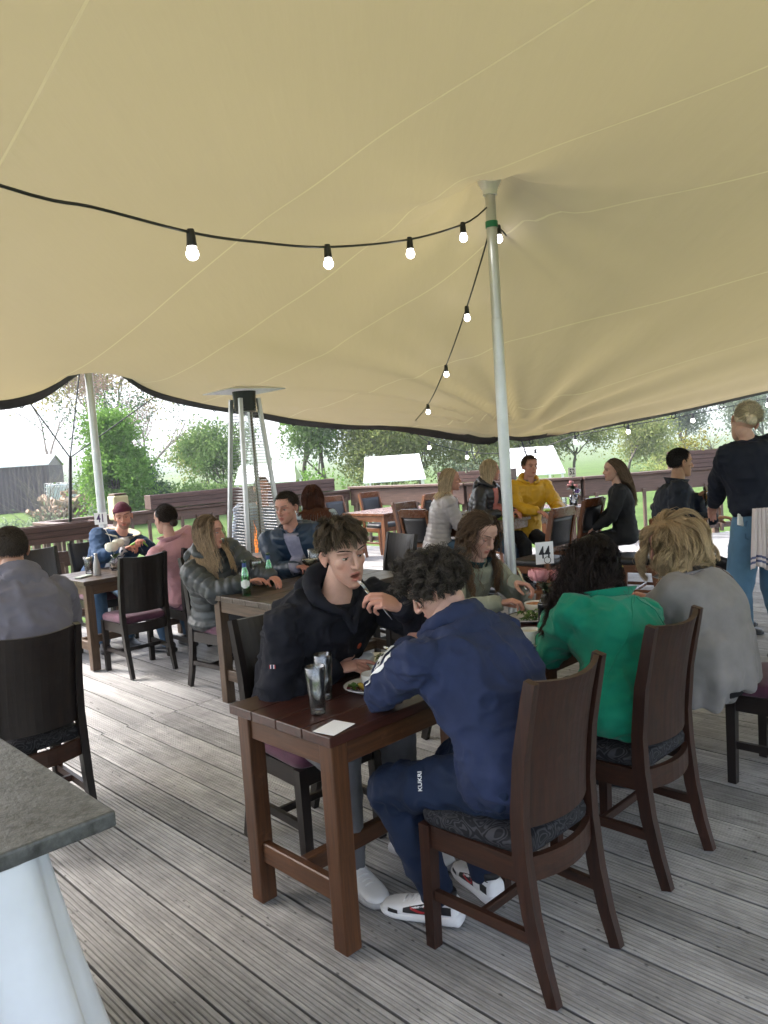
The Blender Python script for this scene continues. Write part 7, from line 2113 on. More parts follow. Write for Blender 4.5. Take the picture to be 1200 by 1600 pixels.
# ---- 14 blonde in the black puffer
BLKP = simple('black_puffer', (0.014, 0.015, 0.022), rough=0.36, var=0.2, bump=0.3, bscale=24)
make_person('blonde woman in a black puffer jacket over a pink top beside the tent pole', (6.95, 5.65, SK_CHAIR), (6.94, 5.42, 1.355), body=285, look=322, nod=2, sex='f', skin=SK_RED,
            hair=h_long((0.42, 0.32, 0.20), (0.70, 0.58, 0.40), n=900, L=0.20, curl=0.002, rad=0.0020), detail=0,
            hands=[(6.85, 5.25, 0.88), (7.05, 5.2, 0.88)], build=1.05, top=plain_top(BLKP, 0.034, (0.084, 0.070, 0.05), 0.005, 9, 21, 'puffer_jacket', quilted(0.055, 0.009), lambda r, J, o: (inner(J, r, cloth('coral_top', (0.50, 0.18, 0.17)), 'blouse', 0.055), hood_down(J, BLKP, r, 0.95, 3))), legs=JEANS, shoes=SHOE)

# ---- 15 man in the yellow jacket
YEL = simple('yellow_waterproof', (0.56, 0.315, 0.008), rough=0.5, var=0.1, bump=0.3, bscale=18)
make_person('young man with short brown hair in a mustard yellow waterproof jacket', (7.42, 5.38, SK_CHAIR), (7.36, 5.18, 1.365), body=236, look=246, nod=6, skin=SK_RED, hair=h_short((0.085, 0.052, 0.033), n=1500, L=0.026), detail=1,
            hands=[(7.12, 4.95, 0.88), (7.34, 4.82, 0.88)], build=1.10, head_kw=dict(blush=0.5), top=plain_top(YEL, 0.032, (0.084, 0.070, 0.052), 0.011, 9, 24, 'jacket', extra=lambda r, J, o: (hood_down(J, YEL, r, 0.9, 6), collar(J, 0.055, 0.078, 0.09, 0.01, cloth('grey_lining', (0.22, 0.19, 0.17)), r, 'jacket_collar', open_front=0.4))), legs=DARKT, shoes=SHOE)

# ---- 16 woman with long hair, dark top
make_person('woman with long dark blonde hair in a dark top, turned away beside the 52 sign', (7.58, 4.16, SK_CHAIR), (7.50, 4.22, 1.285), body=120, look=140, nod=2, sex='f', skin=SK_PALE,
            hair=h_long((0.075, 0.050, 0.034), (0.24, 0.165, 0.105), n=1200, L=0.45, curl=0.003, rad=0.0019, swing=A3(0.55, -0.2, 0)), detail=0, top=plain_top(cloth('charcoal_cloth', (0.016, 0.017, 0.020)), 0.022, name='jumper'), legs=DARKT, shoes=SHOE)

# ---- 17 man in the navy jacket with the beer
NAVJ = simple('navy_waterproof', (0.009, 0.0135, 0.026), rough=0.6, var=0.15, bump=0.3, bscale=18, spec=0.2)
BEERMAN, BJ = make_person('man with black hair in a navy jacket holding up a pint of lager', (6.12, 2.92, SK_CHAIR + 0.04), (6.23, 2.89, 1.385), body=300, look=322, nod=3, skin=SK_TAN, hair=h_short((0.012, 0.010, 0.010), n=2200, L=0.017, lift=0.3, line='low'), detail=1,
            hands=[(6.05, 2.55, 0.95), (6.15, 2.72, 1.115)], elbows=[A3(-0.6, 0.3, -0.8), A3(0.7, 0.3, -0.6)], build=1.10, head_kw=dict(blush=0.15), top=plain_top(NAVJ, 0.032, (0.086, 0.072, 0.052), 0.010, 9, 27, 'jacket', extra=lambda r, J, o: collar(J, 0.065, 0.08, 0.094, 0.012, NAVJ, r, 'jacket_collar', open_front=0.4, thick=0.01)), legs=DARKT, shoes=SHOE,
            hand_dir=[None, ((0.55, -0.75, 0.12), (0.75, 0.45, 0.3))], hand_kw=[None, dict(curls=[0.6, 0.65, 0.7, 0.75], thumb=0.7)])

# ---- 18 waitress standing
def waitress_top(root, J):
    wear('sweatshirt', top_parts(J, 0.034, (0.080, 0.070, 0.050), t0=0.17, wmul=lambda t: (1.12, 1.12) if t > 0.24 else (1.0, 1.0)), cloth('midnight_sweatshirt', (0.012, 0.0145, 0.025)), root, J, amp=0.011, scale=8, seed=31)
    collar(J, 0.022, 0.066, 0.070, 0.004, cloth('ribbed_collar', (0.015, 0.018, 0.03)), root, 'neckband')
def waitress_legs(root, J):
    o = wear('jeans', leg_parts(J, (0.112, 0.088, 0.068, 0.052), off=0.022, top=0.30), cloth('light_blue_jeans', (0.085, 0.175, 0.275), weave=300), root, J, amp=0.004, scale=9, seed=33)
    bv = bvh_of(o); f, r = J['fb'], J['rb']
    jd = cloth('jeans_stitching', (0.055, 0.12, 0.20))
    for sg in (-1, 1):
        c = J['hip'] + r * sg * 0.095 - Z3 * 0.02
        q = surf_path(bv, [c + r * a * 0.07 + Z3 * b for a, b in ((-0.9, 0.06), (-0.9, -0.05), (0, -0.09), (0.9, -0.05), (0.9, 0.06), (-0.9, 0.06))], [-f] * 6, 0.002)
        if len(q) > 4: ribbon('pocket', q, 0.010, jd, root, 0.003)
    h = surf_path(bv, [J['hip'] - r * 0.15 + Z3 * 0.055], [-f - r * 0.35])
    if h:
        bm = bmesh.new(); box(bm, -0.036, 0.036, -0.005, 0.005, -0.045, 0.035, 0.005)
        # the phone top sticking out of the back pocket
        o2 = obj('phone', bm, M['white'], None); o2.location = W(*(J['O'] + h[0][0] + h[0][1] * 0.008)); o2.rotation_euler = (math.radians(-8), math.radians(14), AZ + math.radians(-20))
        tag(o2, 'white phone sticking out of the back pocket of the jeans', 'phone')
def bun_hair(J):
    out = []
    for c, rr in ((A3(0.012, -0.118, -0.002), (0.042, 0.032, 0.040)), (A3(-0.014, -0.124, 0.012), (0.028, 0.024, 0.026)), (A3(0.02, -0.128, -0.018), (0.026, 0.022, 0.024))):
        V, F = ell(J['head'] + J['Hm'] @ c, rr); out.append((V, np.concatenate([F, F[:, 2:3]], 1), np.tile(A3(0.56, 0.47, 0.34), (len(V), 1)) * (0.75 + 0.5 * rng.random((len(V), 1)))))
    return out
make_person('standing waitress with fair hair in a bun, dark sweatshirt and light blue jeans', (5.44, 1.98, 0.985), (5.36, 2.04, 1.675), body=52, look=40, nod=14, tilt=20, sex='f', skin=SK_PALE,
            hair=h_short((0.62, 0.53, 0.39), n=1700, L=0.10, c1=(0.72, 0.63, 0.48), flow=lambda D, R: A3(0, -1.2, 0.05) - D, lift=0.05, mess=0.04, rad=0.0014, line='low', extra=bun_hair), detail=1,
            hands=[(5.70, 2.20, 1.13), (5.53, 2.33, 1.12)], elbows=[A3(-0.05, -0.33, -1), A3(-0.3, -0.15, -1)], feet=[(5.57, 1.89, 0.085), (5.34, 2.06, 0.085)], build=0.99, neck_len=0.138, hscale=1.08, slouch=0.02, top=waitress_top, legs=waitress_legs, shoes=SHOE)
# ================================================================== TABLEWARE AND SMALL THINGS
def lathe_obj(name, prof, mat, parent=None, n=28, smooth=True):
    bm = bmesh.new(); lathe(bm, prof, n); return obj(name, bm, mat, parent, smooth)
def put(o, u, v, z, rot=0.0):
    o.location = W(u, v, z); o.rotation_euler = (0, 0, AZ + math.radians(rot)); return o
TZ = 0.7625
M['lager'] = simple('lager', (0.80, 0.36, 0.02), rough=0.08, var=0.05, trans=0.35)
M['ale'] = simple('amber_ale', (0.45, 0.13, 0.015), rough=0.08, var=0.05, trans=0.35)
M['stout'] = simple('stout', (0.010, 0.006, 0.005), rough=0.1)
M['foam'] = simple('beer_foam', (0.75, 0.70, 0.58), rough=0.7, var=0.08)
M['cloudy'] = simple('cloudy_cocktail', (0.55, 0.49, 0.30), rough=0.2, var=0.05)
M['green_glass'] = thin_glass('green_bottle_glass', (0.42, 0.93, 0.55, 1))
M['leaf_green'] = simple('salad_green', (0.06, 0.14, 0.025), rough=0.45, var=0.5, scale=40)
M['leaf_red'] = simple('red_lettuce', (0.12, 0.015, 0.03), rough=0.45, var=0.4, scale=40)
M['plant_leaf'] = simple('rose_leaf', (0.022, 0.055, 0.022), rough=0.4, var=0.35, scale=30)
M['fried'] = simple('fried_food', (0.42, 0.17, 0.05), rough=0.6, var=0.5, scale=60, bump=0.6, bscale=90)
M['lemon'] = simple('lemon', (0.62, 0.45, 0.06), rough=0.4)
M['sauce'] = simple('creamy_sauce', (0.62, 0.54, 0.42), rough=0.3)

def tumbler(u, v, z, label, h=0.165, r0=0.026, r1=0.036, fill=None, fmat=None, group='glasses on the tables', base=0.022, foam=0.0):
    t = empty('drinking_glass', u, v, z, rng.uniform(0, 90), label, 'glass', group)
    w = 0.0022
    lathe_obj('glass_wall', [(0, 0.0), (r0 * 0.96, 0.0), (r0, 0.002), (r0 + (r1 - r0) * 0.5, h * 0.5), (r1, h - 0.001), (r1 - w * 0.5, h), (r1 - w, h - 0.001), (r0 + (r1 - r0) * 0.5 - w, h * 0.5), (r0 - w + (r1 - r0) * base / h, base), (0, base)], M['thin_glass'], t)
    if fill:
        f = base + (h - base) * fill; rr = lambda z_: r0 + (r1 - r0) * z_ / h - w - 0.0004
        lathe_obj('drink', [(0, base + 0.001), (rr(base), base + 0.001), (rr(f), f), (0, f)], M[fmat], t)
        if foam: lathe_obj('foam', [(0, f + 0.0006), (rr(f), f + 0.0006), (rr(f + foam), f + foam), (rr(f + foam) * 0.9, f + foam + 0.004), (0, f + foam + 0.004)], M['foam'], t)
    return t
tumbler(1.63, 2.085, TZ, 'front empty tall glass tumbler near the end of the front table')
tumbler(1.75, 2.19, TZ, 'second empty tall glass tumbler, just behind the front one')

def plate(u, v, z, r, label, bowl=None, group='plates of food'):
    t = empty('plate', u, v, z, rng.uniform(0, 360), label, 'plate', group)
    lathe_obj('dish', [(0, 0.0), (r * 0.62, 0.0), (r * 0.66, 0.003), (r * 0.98, 0.017), (r, 0.020), (r * 0.985, 0.021), (r * 0.66, 0.007), (0, 0.006)], M['ceramic'], t, 40)
    return t
def salad(t, c, r, n, mats, h=0.03):
    for q in range(n):
        a = rng.uniform(0, 6.28); d = r * math.sqrt(rng.uniform(0, 1)); L = rng.uniform(0.018, 0.042); w = L * 0.42
        p = A3(c[0] + d * math.cos(a), c[1] + d * math.sin(a), c[2] + rng.uniform(0.004, h)); ax = rng.uniform(0, 6.28)
        f = A3(math.cos(ax), math.sin(ax), rng.uniform(-0.3, 0.5)); f = nrm(f); s = nrm(np.cross(f, Z3)); up = np.cross(s, f)
        bm = bmesh.new(); rows = []
        for k in range(5):
            q_ = k / 4; ww = w * math.sin(math.pi * (0.12 + 0.85 * q_)) ; cc = p + f * L * (q_ - 0.5) - up * 0.012 * (q_ - 0.5) ** 2 * 4
            rows.append([bm.verts.new(cc - s * ww + up * 0.004 * math.sin(k * 2)), bm.verts.new(cc - up * 0.003), bm.verts.new(cc + s * ww + up * 0.004 * math.cos(k * 2.3))])
        for a_, b_ in zip(rows[:-1], rows[1:]):
            for k in range(2): bm.faces.new((a_[k], a_[k + 1], b_[k + 1], b_[k]))
        obj('leaf', bm, M[mats[q % len(mats)]], t, True)
def bowl(u, v, z, r, h, label, fill='sauce', fillh=0.6, group='small white bowls'):
    t = empty('bowl', u, v, z, 0, label, 'bowl', group)
    lathe_obj('dish', [(0, 0), (r * 0.72, 0), (r * 0.8, 0.003), (r * 0.97, h * 0.6), (r, h), (r * 0.95, h), (r * 0.9, h * 0.6), (r * 0.72, 0.006), (0, 0.006)], M['ceramic'], t, 32)
    if fill: lathe_obj('filling', [(0, h * fillh), (r * 0.9, h * fillh)], M[fill], t)
    return t
p = plate(2.15, 2.345, TZ, 0.135, 'big white plate with salad in front of the young man in black')
salad(p, (0.05, -0.045, 0.012), 0.05, 26, ['leaf_green', 'leaf_green', 'leaf_red'], 0.035); p.rotation_euler = (0, 0, AZ)
bowl(2.10, 2.36, TZ + 0.009, 0.050, 0.045, 'white ramekin standing on the big salad plate', 'sauce', 0.35)
p2 = plate(1.91, 2.125, TZ, 0.095, 'small white plate with lemon and salad by the navy sleeve')
p2.rotation_euler = (0, 0, AZ)
salad(p2, (-0.05, 0.02, 0.012), 0.022, 12, ['leaf_red', 'leaf_green'], 0.028)
bm = bmesh.new()
for k in range(2):
    lathe(bm, [(0, -0.004), (0.017, -0.004), (0.018, 0), (0.017, 0.004), (0, 0.004)], 14)
bmesh.ops.transform(bm, matrix=Matrix.Translation((-0.045, -0.012, 0.026)) @ Matrix.Rotation(1.1, 4, 'Y'), verts=bm.verts[:])
obj('lemon_slice', bm, M['lemon'], p2, True)
bowl(1.935, 2.125, TZ + 0.009, 0.046, 0.048, 'empty white bowl on the small plate by the navy sleeve', None)

def cutlery(name, a, b, label, kind='fork', cat=None):
    """A fork or knife from tip a to handle end b (deck coordinates)."""
    a, b = W(*a), W(*b); d = (b - a); L = d.length; d.normalize()
    s = d.cross(Vector((0, 0, 1))).normalized(); n = s.cross(d)
    def pt(x, y, z): return a + d * x + s * y + n * z
    t = bpy.data.objects.new(name, None); col.objects.link(t); t.location = a; tag(t, label, cat or name, 'cutlery')
    def part(nm, bm, mt='steel'):
        o = obj(nm, bm, M[mt], t, True); o.location = -a; return o
    bm = bmesh.new()
    if kind == 'fork':
        for k in (-1.5, -0.5, 0.5, 1.5): 
            bm = bmesh.new(); tube(bm, [pt(0.0, k * 0.006, -0.004), pt(0.025, k * 0.006, -0.001), pt(0.048, k * 0.0055, -0.004)], [0.0009, 0.0014, 0.0016], 5); part('tine', bm)
        bm = bmesh.new(); sweep_rect(bm, [pt(0.046, 0, -0.004), pt(0.062, 0, -0.005), pt(0.075, 0, -0.002), pt(0.11, 0, 0.002), pt(L - 0.03, 0, 0.001), pt(L, 0, 0)], 0.010, 0.0014, side=s, taper=[1.0, 0.9, 0.4, 0.38, 0.7, 0.6]); part('handle', bm)
    else:
        bm = bmesh.new(); sweep_rect(bm, [pt(0.0, 0.003, 0), pt(0.02, 0, 0), pt(0.10, 0, 0)], 0.009, 0.0008, side=s, taper=[0.3, 1, 0.9]); part('blade', bm)
        bm = bmesh.new(); sweep_rect(bm, [pt(0.10, 0, 0), pt(0.12, 0, 0), pt(L - 0.02, 0, 0), pt(L, 0, 0)], 0.008, 0.0028, side=s, taper=[0.6, 0.7, 1.0, 0.7]); part('handle', bm)
    return t
# fork in the young man's raised hand: it points back at his mouth
_h = TJ['O'] + TJ['wr'][1] + TJ['hm'][1] @ A3(0.012, 0.085, -0.028)
_m = TJ['O'] + TJ['head'] + TJ['Hm'] @ A3(0.012, 0.122, -0.066)
_d = nrm(_h - _m); cutlery('fork', tuple(_m), tuple(_m + _d * 0.195), 'silver fork raised to the mouth by the young man in black', 'fork')
cutlery('knife', (2.30, 2.44, TZ + 0.035), (2.24, 2.27, TZ + 0.024), 'silver knife lying across the big salad plate', 'knife')
bm = bmesh.new(); box(bm, -0.058, 0.058, -0.044, 0.044, 0, 0.0012, 0.0)
c = obj('menu_card', bm, M['paper']); put(c, 1.565, 1.925, TZ, 12); tag(c, 'blank white card lying flat at the corner of the front table', 'card')

# ---- the 44 table
def flower_head(t, c, r, mat, n=22, name='petal', open_=1.0):
    """A rose of curled petals."""
    for k in range(n):
        q = (k + 0.5) / n; a = k * 2.39996; rr = r * (0.22 + 0.78 * q ** 0.8); th1 = 0.25 + 0.75 * q * open_; w = 0.95 - 0.25 * q
        bm = bmesh.new(); rows = []
        for j in range(5):
            g = j / 4; th = 2.5 + (th1 - 2.5) * g; lip = 1 + (0.16 * q if j == 4 else 0.0); ww = w * (0.55 + 0.45 * math.sin(math.pi * min(1, 0.25 + 0.65 * g)))
            rows.append([bm.verts.new((c[0] + rr * lip * math.sin(th) * math.cos(a + e * ww), c[1] + rr * lip * math.sin(th) * math.sin(a + e * ww), c[2] + rr * 0.92 * math.cos(th) - 0.10 * r * abs(e) * g + 0.25 * r * (1 - q))) for e in (-1, -0.35, 0.35, 1)])
        for a_, b_ in zip(rows[:-1], rows[1:]):
            for i in range(3): bm.faces.new((a_[i], a_[i + 1], b_[i + 1], b_[i]))
        obj(name, bm, mat, t, True)
def leaf_blade(t, base, tip, w, mat, name='leaf'):
    base, tip = A3(*base), A3(*tip); d = tip - base; s = nrm(np.cross(d, Z3)); up = np.cross(s, nrm(d)); bm = bmesh.new(); rows = []
    for j in range(6):
        g = j / 5; ww = w * math.sin(math.pi * min(0.98, 0.08 + 0.9 * g)); cc = base + d * g - up * 0.02 * g * g
        rows.append([bm.verts.new(cc - s * ww + up * ww * 0.25), bm.verts.new(cc), bm.verts.new(cc + s * ww + up * ww * 0.25)])
    for a_, b_ in zip(rows[:-1], rows[1:]):
        for i in range(2): bm.faces.new((a_[i], a_[i + 1], b_[i + 1], b_[i]))
    obj(name, bm, mat, t, True)
def stem(t, pts, r=0.0022, mat='plant_leaf', name='stem'):
    bm = bmesh.new(); tube(bm, pts, r, 5); obj(name, bm, M[mat], t, True)
PINKROSE = simple('pink_rose', (0.62, 0.27, 0.29), rough=0.6, var=0.2, scale=30)
WHITEROSE = simple('white_rose', (0.70, 0.68, 0.58), rough=0.6, var=0.08)
HOTPINK = simple('hot_pink_rose', (0.55, 0.04, 0.13), rough=0.6, var=0.25, scale=30)
BLKGLASS = simple('black_glazed_bottle', (0.006, 0.007, 0.009), rough=0.08, var=0.2)
def sign(t, c, w, h, txt, ink, size, rot, zt):
    """A table number on a wire clip (t-local). rot is the heading the sign faces in t's frame."""
    Mx = Matrix.Translation(c) @ Matrix.Rotation(math.radians(rot), 4, 'Z') @ Matrix.Rotation(math.pi / 2, 4, 'X')
    bm = bmesh.new(); box(bm, -w / 2, w / 2, -h / 2, h / 2, -0.0012, 0.0012, 0.0, Mx); cd = obj('number_card', bm, M['paper'], t)
    text_mesh('table_number', txt, size, ink, cd, Mx @ Matrix.Translation((0, 0.0, 0.0022)) @ Matrix.Diagonal((0.78, 1.12, 1, 1)), 0.0006, 0.0012 * size / 0.08)
    return cd
v44 = empty('flower_vase', 2.99, 2.05, TZ, 0, 'black bottle vase of pink roses holding the 44 sign', 'vase')
bm = bmesh.new(); box(bm, -0.042, 0.042, -0.030, 0.030, 0.0, 0.145, 0.012, seg=3); lathe(bm, [(0.036, 0.143), (0.030, 0.160), (0.014, 0.172), (0.013, 0.19), (0.017, 0.192), (0.017, 0.198), (0.010, 0.198)], 20); obj('bottle', bm, BLKGLASS, v44, True)
bm = bmesh.new(); box(bm, 0.008, 0.038, -0.0325, -0.0305, 0.055, 0.105, 0); obj('bottle_label', bm, M['paper'], v44)
for c_ in ((-0.035, 0.005, 0.275), (0.045, -0.03, 0.262), (-0.005, 0.045, 0.270)):
    stem(v44, [(0, 0, 0.12), (c_[0] * 0.5, c_[1] * 0.5, 0.21), c_]); flower_head(v44, c_, 0.043, PINKROSE, 24)
for b_, e_ in (((0, 0, 0.2), (-0.115, -0.02, 0.262)), ((0, 0, 0.2), (-0.06, -0.07, 0.215)), ((0, 0, 0.2), (0.03, -0.075, 0.235)), ((0, 0, 0.21), (0.09, 0.04, 0.23)), ((0, 0, 0.2), (0.01, -0.05, 0.19)), ((0, 0, 0.2), (-0.05, 0.06, 0.28)), ((0, 0, 0.22), (-0.03, -0.05, 0.255))): leaf_blade(v44, b_, e_, 0.026, M['plant_leaf'])
stem(v44, [(0.01, 0.01, 0.17), (0.02, 0.02, 0.28), (0.04, 0.02, 0.315)], 0.0016, 'black', 'wire')
stem(v44, [(0.04 - 0.012 * math.sin(a) , 0.012 + 0.010 * math.sin(a), 0.331 + 0.016 * -math.cos(a)) for a in np.linspace(0, 6.28, 12)], 0.0016, 'black', 'wire_loop')
sign(v44, (0.045, 0.03, 0.363), 0.086, 0.104, '44', M['ink'], 0.072, -38, 0)
p = plate(2.80, 1.985, TZ, 0.125, 'white plate with a bowl and fried food beside the green sleeve'); p.rotation_euler = (0, 0, AZ)
bm = bmesh.new()
for k in range(14):
    a = rng.uniform(0, 6.28); d = 0.035 * rng.uniform(0.2, 1); cc = Vector((0.045 + d * math.cos(a), -0.005 + d * math.sin(a), 0.016 + 0.02 * rng.random()))
    sz = rng.uniform(0.010, 0.018); bmq = bmesh.new(); bmesh.ops.create_icosphere(bmq, subdivisions=2, radius=sz)
    for vv in bmq.verts: vv.co = vv.co * (1 + rng.uniform(-0.18, 0.18)) + cc
    obj('fried_piece', bmq, M['fried'], p, True)
bm.free()
bowl(2.755, 1.99, TZ + 0.009, 0.048, 0.06, 'cream bowl on the plate of fried food', 'sauce', 0.8)
p = plate(3.14, 2.26, TZ, 0.11, 'white plate of green salad behind the black bottle vase'); salad(p, (0, 0, 0.012), 0.06, 34, ['leaf_green'], 0.04)
bowl(3.30, 2.33, TZ, 0.062, 0.055, 'white bowl of stew under the fork of the long-haired girl', 'fried', 0.85)
cutlery('fork', (3.335, 2.385, TZ + 0.075), (3.385, 2.50, TZ + 0.215), 'fork held by the long-haired girl over her bowl', 'fork')
s_ = empty('hand_sanitiser', 3.20, 2.08, TZ, 0, 'small clear pump bottle of hand sanitiser beside the roses', 'pump bottle')
lathe_obj('bottle', [(0, 0), (0.026, 0), (0.028, 0.004), (0.028, 0.085), (0.022, 0.10), (0.012, 0.108), (0, 0.108)], simple('clear_gel', (0.50, 0.57, 0.62), rough=0.12, trans=0.6), s_)
lathe_obj('collar', [(0, 0.108), (0.014, 0.108), (0.014, 0.122), (0, 0.122)], simple('blue_cap', (0.03, 0.07, 0.5), rough=0.4), s_)
bm = bmesh.new(); tube(bm, [(0, 0, 0.12), (0, 0, 0.148)], 0.006, 8); tube(bm, [(0.012, 0, 0.152), (-0.045, -0.012, 0.150)], [0.009, 0.006], 8); obj('pump_head', bm, M['white'], s_, True)
tumbler(3.38, 2.12, TZ, 'short patterned glass of water in front of the woman in green', 0.10, 0.032, 0.040, 0.4, 'glass')

# ---- the beer bottle table
def beer_bottle(u, v, z, label, rot):
    t = empty('beer_bottle', u, v, z, rot, label, 'bottle', 'green beer bottles')
    lathe_obj('bottle', [(0, 0), (0.028, 0), (0.0305, 0.004), (0.0305, 0.125), (0.027, 0.148), (0.018, 0.175), (0.0135, 0.195), (0.013, 0.222), (0.0155, 0.224), (0.0155, 0.236), (0.0115, 0.236), (0.0105, 0.20), (0.015, 0.175), (0.0265, 0.13), (0.0265, 0.008), (0, 0.008)], M['green_glass'], t)
    V, F = [], []
    for j, z_ in enumerate(np.linspace(0.05, 0.108, 6)):
        for a in np.linspace(-1.25, 1.25, 16):
            k = math.sqrt(max(0.0, 1 - ((z_ - 0.079) / 0.031) ** 2)); V.append((0.0309 * math.sin(a * k), -0.0309 * math.cos(a * k), z_))
    for j in range(5):
        for i in range(15): F.append((j * 16 + i, j * 16 + i + 1, (j + 1) * 16 + i + 1, (j + 1) * 16 + i))
    link_mesh('front_label', np_mesh('front_label', V, F), simple('white_label', (0.66, 0.70, 0.66), rough=0.5, var=0.15, scale=60), t)
    lathe_obj('neck_label', [(0.0150, 0.188), (0.0142, 0.20), (0.0139, 0.218)], simple('blue_neck_foil', (0.03, 0.06, 0.20), rough=0.4, var=0.3, scale=60), t)
    return t
beer_bottle(2.86, 4.33, TZ, 'green beer bottle nearest the table edge beside the puffer coat', -40)
beer_bottle(3.16, 4.48, TZ, 'green beer bottle further along, beside the stemmed glass', -70)
def stemmed(u, v, z, label, bowl_prof, stem_h, fill=None, name='stemmed_glass'):
    t = empty(name, u, v, z, 0, label, 'glass', 'stemmed glasses')
    pr_ = [(0, 0.0), (0.036, 0.0), (0.036, 0.002), (0.008, 0.006), (0.0045, 0.015), (0.0045, stem_h - 0.01)]
    outer = [(r, stem_h + h) for r, h in bowl_prof]; inner_ = [(max(0.0, r - 0.0018), stem_h + h + (0.003 if i == 0 else 0)) for i, (r, h) in enumerate(bowl_prof)][::-1]
    lathe_obj('glass_wall', pr_ + outer + inner_ + [(0, stem_h + 0.004)], M['thin_glass'], t)
    if fill:
        fh, mt = fill; rs = [r for r, h in bowl_prof]; hs = [h for r, h in bowl_prof]
        ps = [(0, stem_h + 0.005)] + [(max(0.001, float(np.interp(h, hs, rs)) - 0.0022), stem_h + h) for h in np.linspace(0.006, fh, 8)] + [(0, stem_h + fh)]
        lathe_obj('drink', ps, M[mt], t)
    return t
GOB = [(0.006, 0.0), (0.028, 0.012), (0.043, 0.035), (0.048, 0.06), (0.046, 0.085), (0.041, 0.105)]
stemmed(3.14, 4.60, TZ, 'goblet of cloudy gin beside the green bottles', GOB, 0.085, (0.045, 'cloudy'))
COUPE = [(0.006, 0.0), (0.035, 0.010), (0.052, 0.026), (0.060, 0.046), (0.062, 0.055)]
stemmed(3.50, 4.44, TZ, 'coupe of pale foamy cocktail in front of the man in blue', COUPE, 0.09, (0.048, 'cloudy'))
tumbler(3.60, 4.52, TZ + 0.0, 'clear glass goblet raised in front of the blue quilted jacket', 0.20, 0.03, 0.044, 0.15, 'glass')

# ---- the 41 table
v41 = empty('flower_vase', 3.02, 6.62, TZ, 0, 'glass vase with a white rose holding the 41 sign', 'vase')
lathe_obj('vase_glass', [(0, 0), (0.04, 0), (0.045, 0.01), (0.04, 0.08), (0.022, 0.12), (0.026, 0.14), (0.023, 0.14), (0.019, 0.12), (0.036, 0.08), (0.04, 0.012), (0, 0.010)], M['glass'], v41)
for c_, rr in (((-0.02, -0.02, 0.215), 0.062), ((0.06, 0.02, 0.235), 0.055)):
    stem(v41, [(0, 0, 0.02), (0, 0, 0.13), c_]); flower_head(v41, c_, rr, WHITEROSE, 26)
for b_, e_ in (((0, 0, 0.1), (0.02, -0.06, 0.17)), ((0, 0, 0.1), (-0.03, -0.04, 0.14)), ((0, 0, 0.12), (0.07, 0.0, 0.15))): leaf_blade(v41, b_, e_, 0.028, M['leaf_green'])
stem(v41, [(0, 0, 0.14), (-0.02, 0.01, 0.30), (-0.065, 0.03, 0.42)], 0.003, 'alu', 'wire')
sign(v41, (-0.075, 0.03, 0.47), 0.112, 0.105, '41', simple('purple_ink', (0.045, 0.012, 0.10), rough=0.6), 0.092, -45, 0)
tumbler(2.80, 6.66, TZ, 'pint of stout with a cream head on the 41 table', 0.15, 0.030, 0.042, 0.78, 'stout', foam=0.014)
t = empty('water_bottle', 2.79, 6.47, TZ, 0, 'small slim pale bottle beside the stout', 'bottle')
lathe_obj('bottle', [(0, 0), (0.027, 0), (0.029, 0.004), (0.029, 0.07), (0.024, 0.11), (0.014, 0.15), (0.012, 0.175), (0, 0.175)], simple('frosted_bottle', (0.45, 0.45, 0.44), rough=0.25, trans=0.3), t)
lathe_obj('cap', [(0, 0.176), (0.014, 0.176), (0.014, 0.19), (0, 0.19)], M['alu'], t)
bm = bmesh.new(); box(bm, -0.075, 0.075, -0.035, 0.035, 0, 0.012, 0.004, seg=2); o = obj('folded_napkin', bm, simple('grey_green_napkin', (0.30, 0.34, 0.30), rough=0.9)); put(o, 2.68, 6.50, TZ, 30); tag(o, 'folded grey-green napkin on the 41 table', 'napkin')
# something green held by the man in the beanie
bm = bmesh.new(); tube(bm, [W(3.20, 6.66, 0.955), W(3.25, 6.63, 0.985), W(3.31, 6.62, 0.975), W(3.35, 6.62, 0.93)], [0.010, 0.013, 0.011, 0.006], 8)
o = obj('green_wrapper', bm, simple('green_wrapper', (0.20, 0.42, 0.06), rough=0.5, var=0.3, scale=50), None, True); tag(o, 'green wrapper in the hands of the man in the beanie', 'wrapper')

# ---- the 52 table
FZ = 0.8025
tumbler(7.80, 5.74, FZ, 'pint of amber ale on the long table by the tent pole', 0.15, 0.030, 0.043, 0.86, 'ale', foam=0.012)
tumbler(7.27, 5.30, FZ, 'empty tumbler, left of the pair before the yellow jacket', 0.16, 0.028, 0.040)
tumbler(7.46, 5.26, FZ, 'taller empty tumbler, right of the pair before the yellow jacket', 0.20, 0.028, 0.040)
tumbler(8.12, 5.58, FZ, 'glass of dark cola on the long table beside the 52 sign', 0.155, 0.030, 0.042, 0.8, 'stout')
tumbler(8.20, 5.30, FZ, 'short glass of water left of the 52 flower vase', 0.125, 0.030, 0.040, 0.5, 'glass')
tumbler(7.00, 5.82, FZ, 'left small glass jar before the black puffer jacket', 0.10, 0.036, 0.036, 0.3, 'glass')
tumbler(7.20, 5.88, FZ, 'right small glass jar before the black puffer jacket', 0.10, 0.036, 0.036, 0.3, 'glass')
stemmed(8.58, 5.34, FZ, 'balloon glass of pale gin right of the 52 sign', GOB, 0.10, (0.05, 'cloudy'))
v52 = empty('flower_vase', 8.42, 5.30, FZ, 0, 'glass vase with a small posy and purple bow holding the 52 sign', 'vase')
lathe_obj('vase_glass', [(0, 0), (0.05, 0), (0.052, 0.15), (0.049, 0.15), (0.047, 0.01), (0, 0.01)], M['glass'], v52)
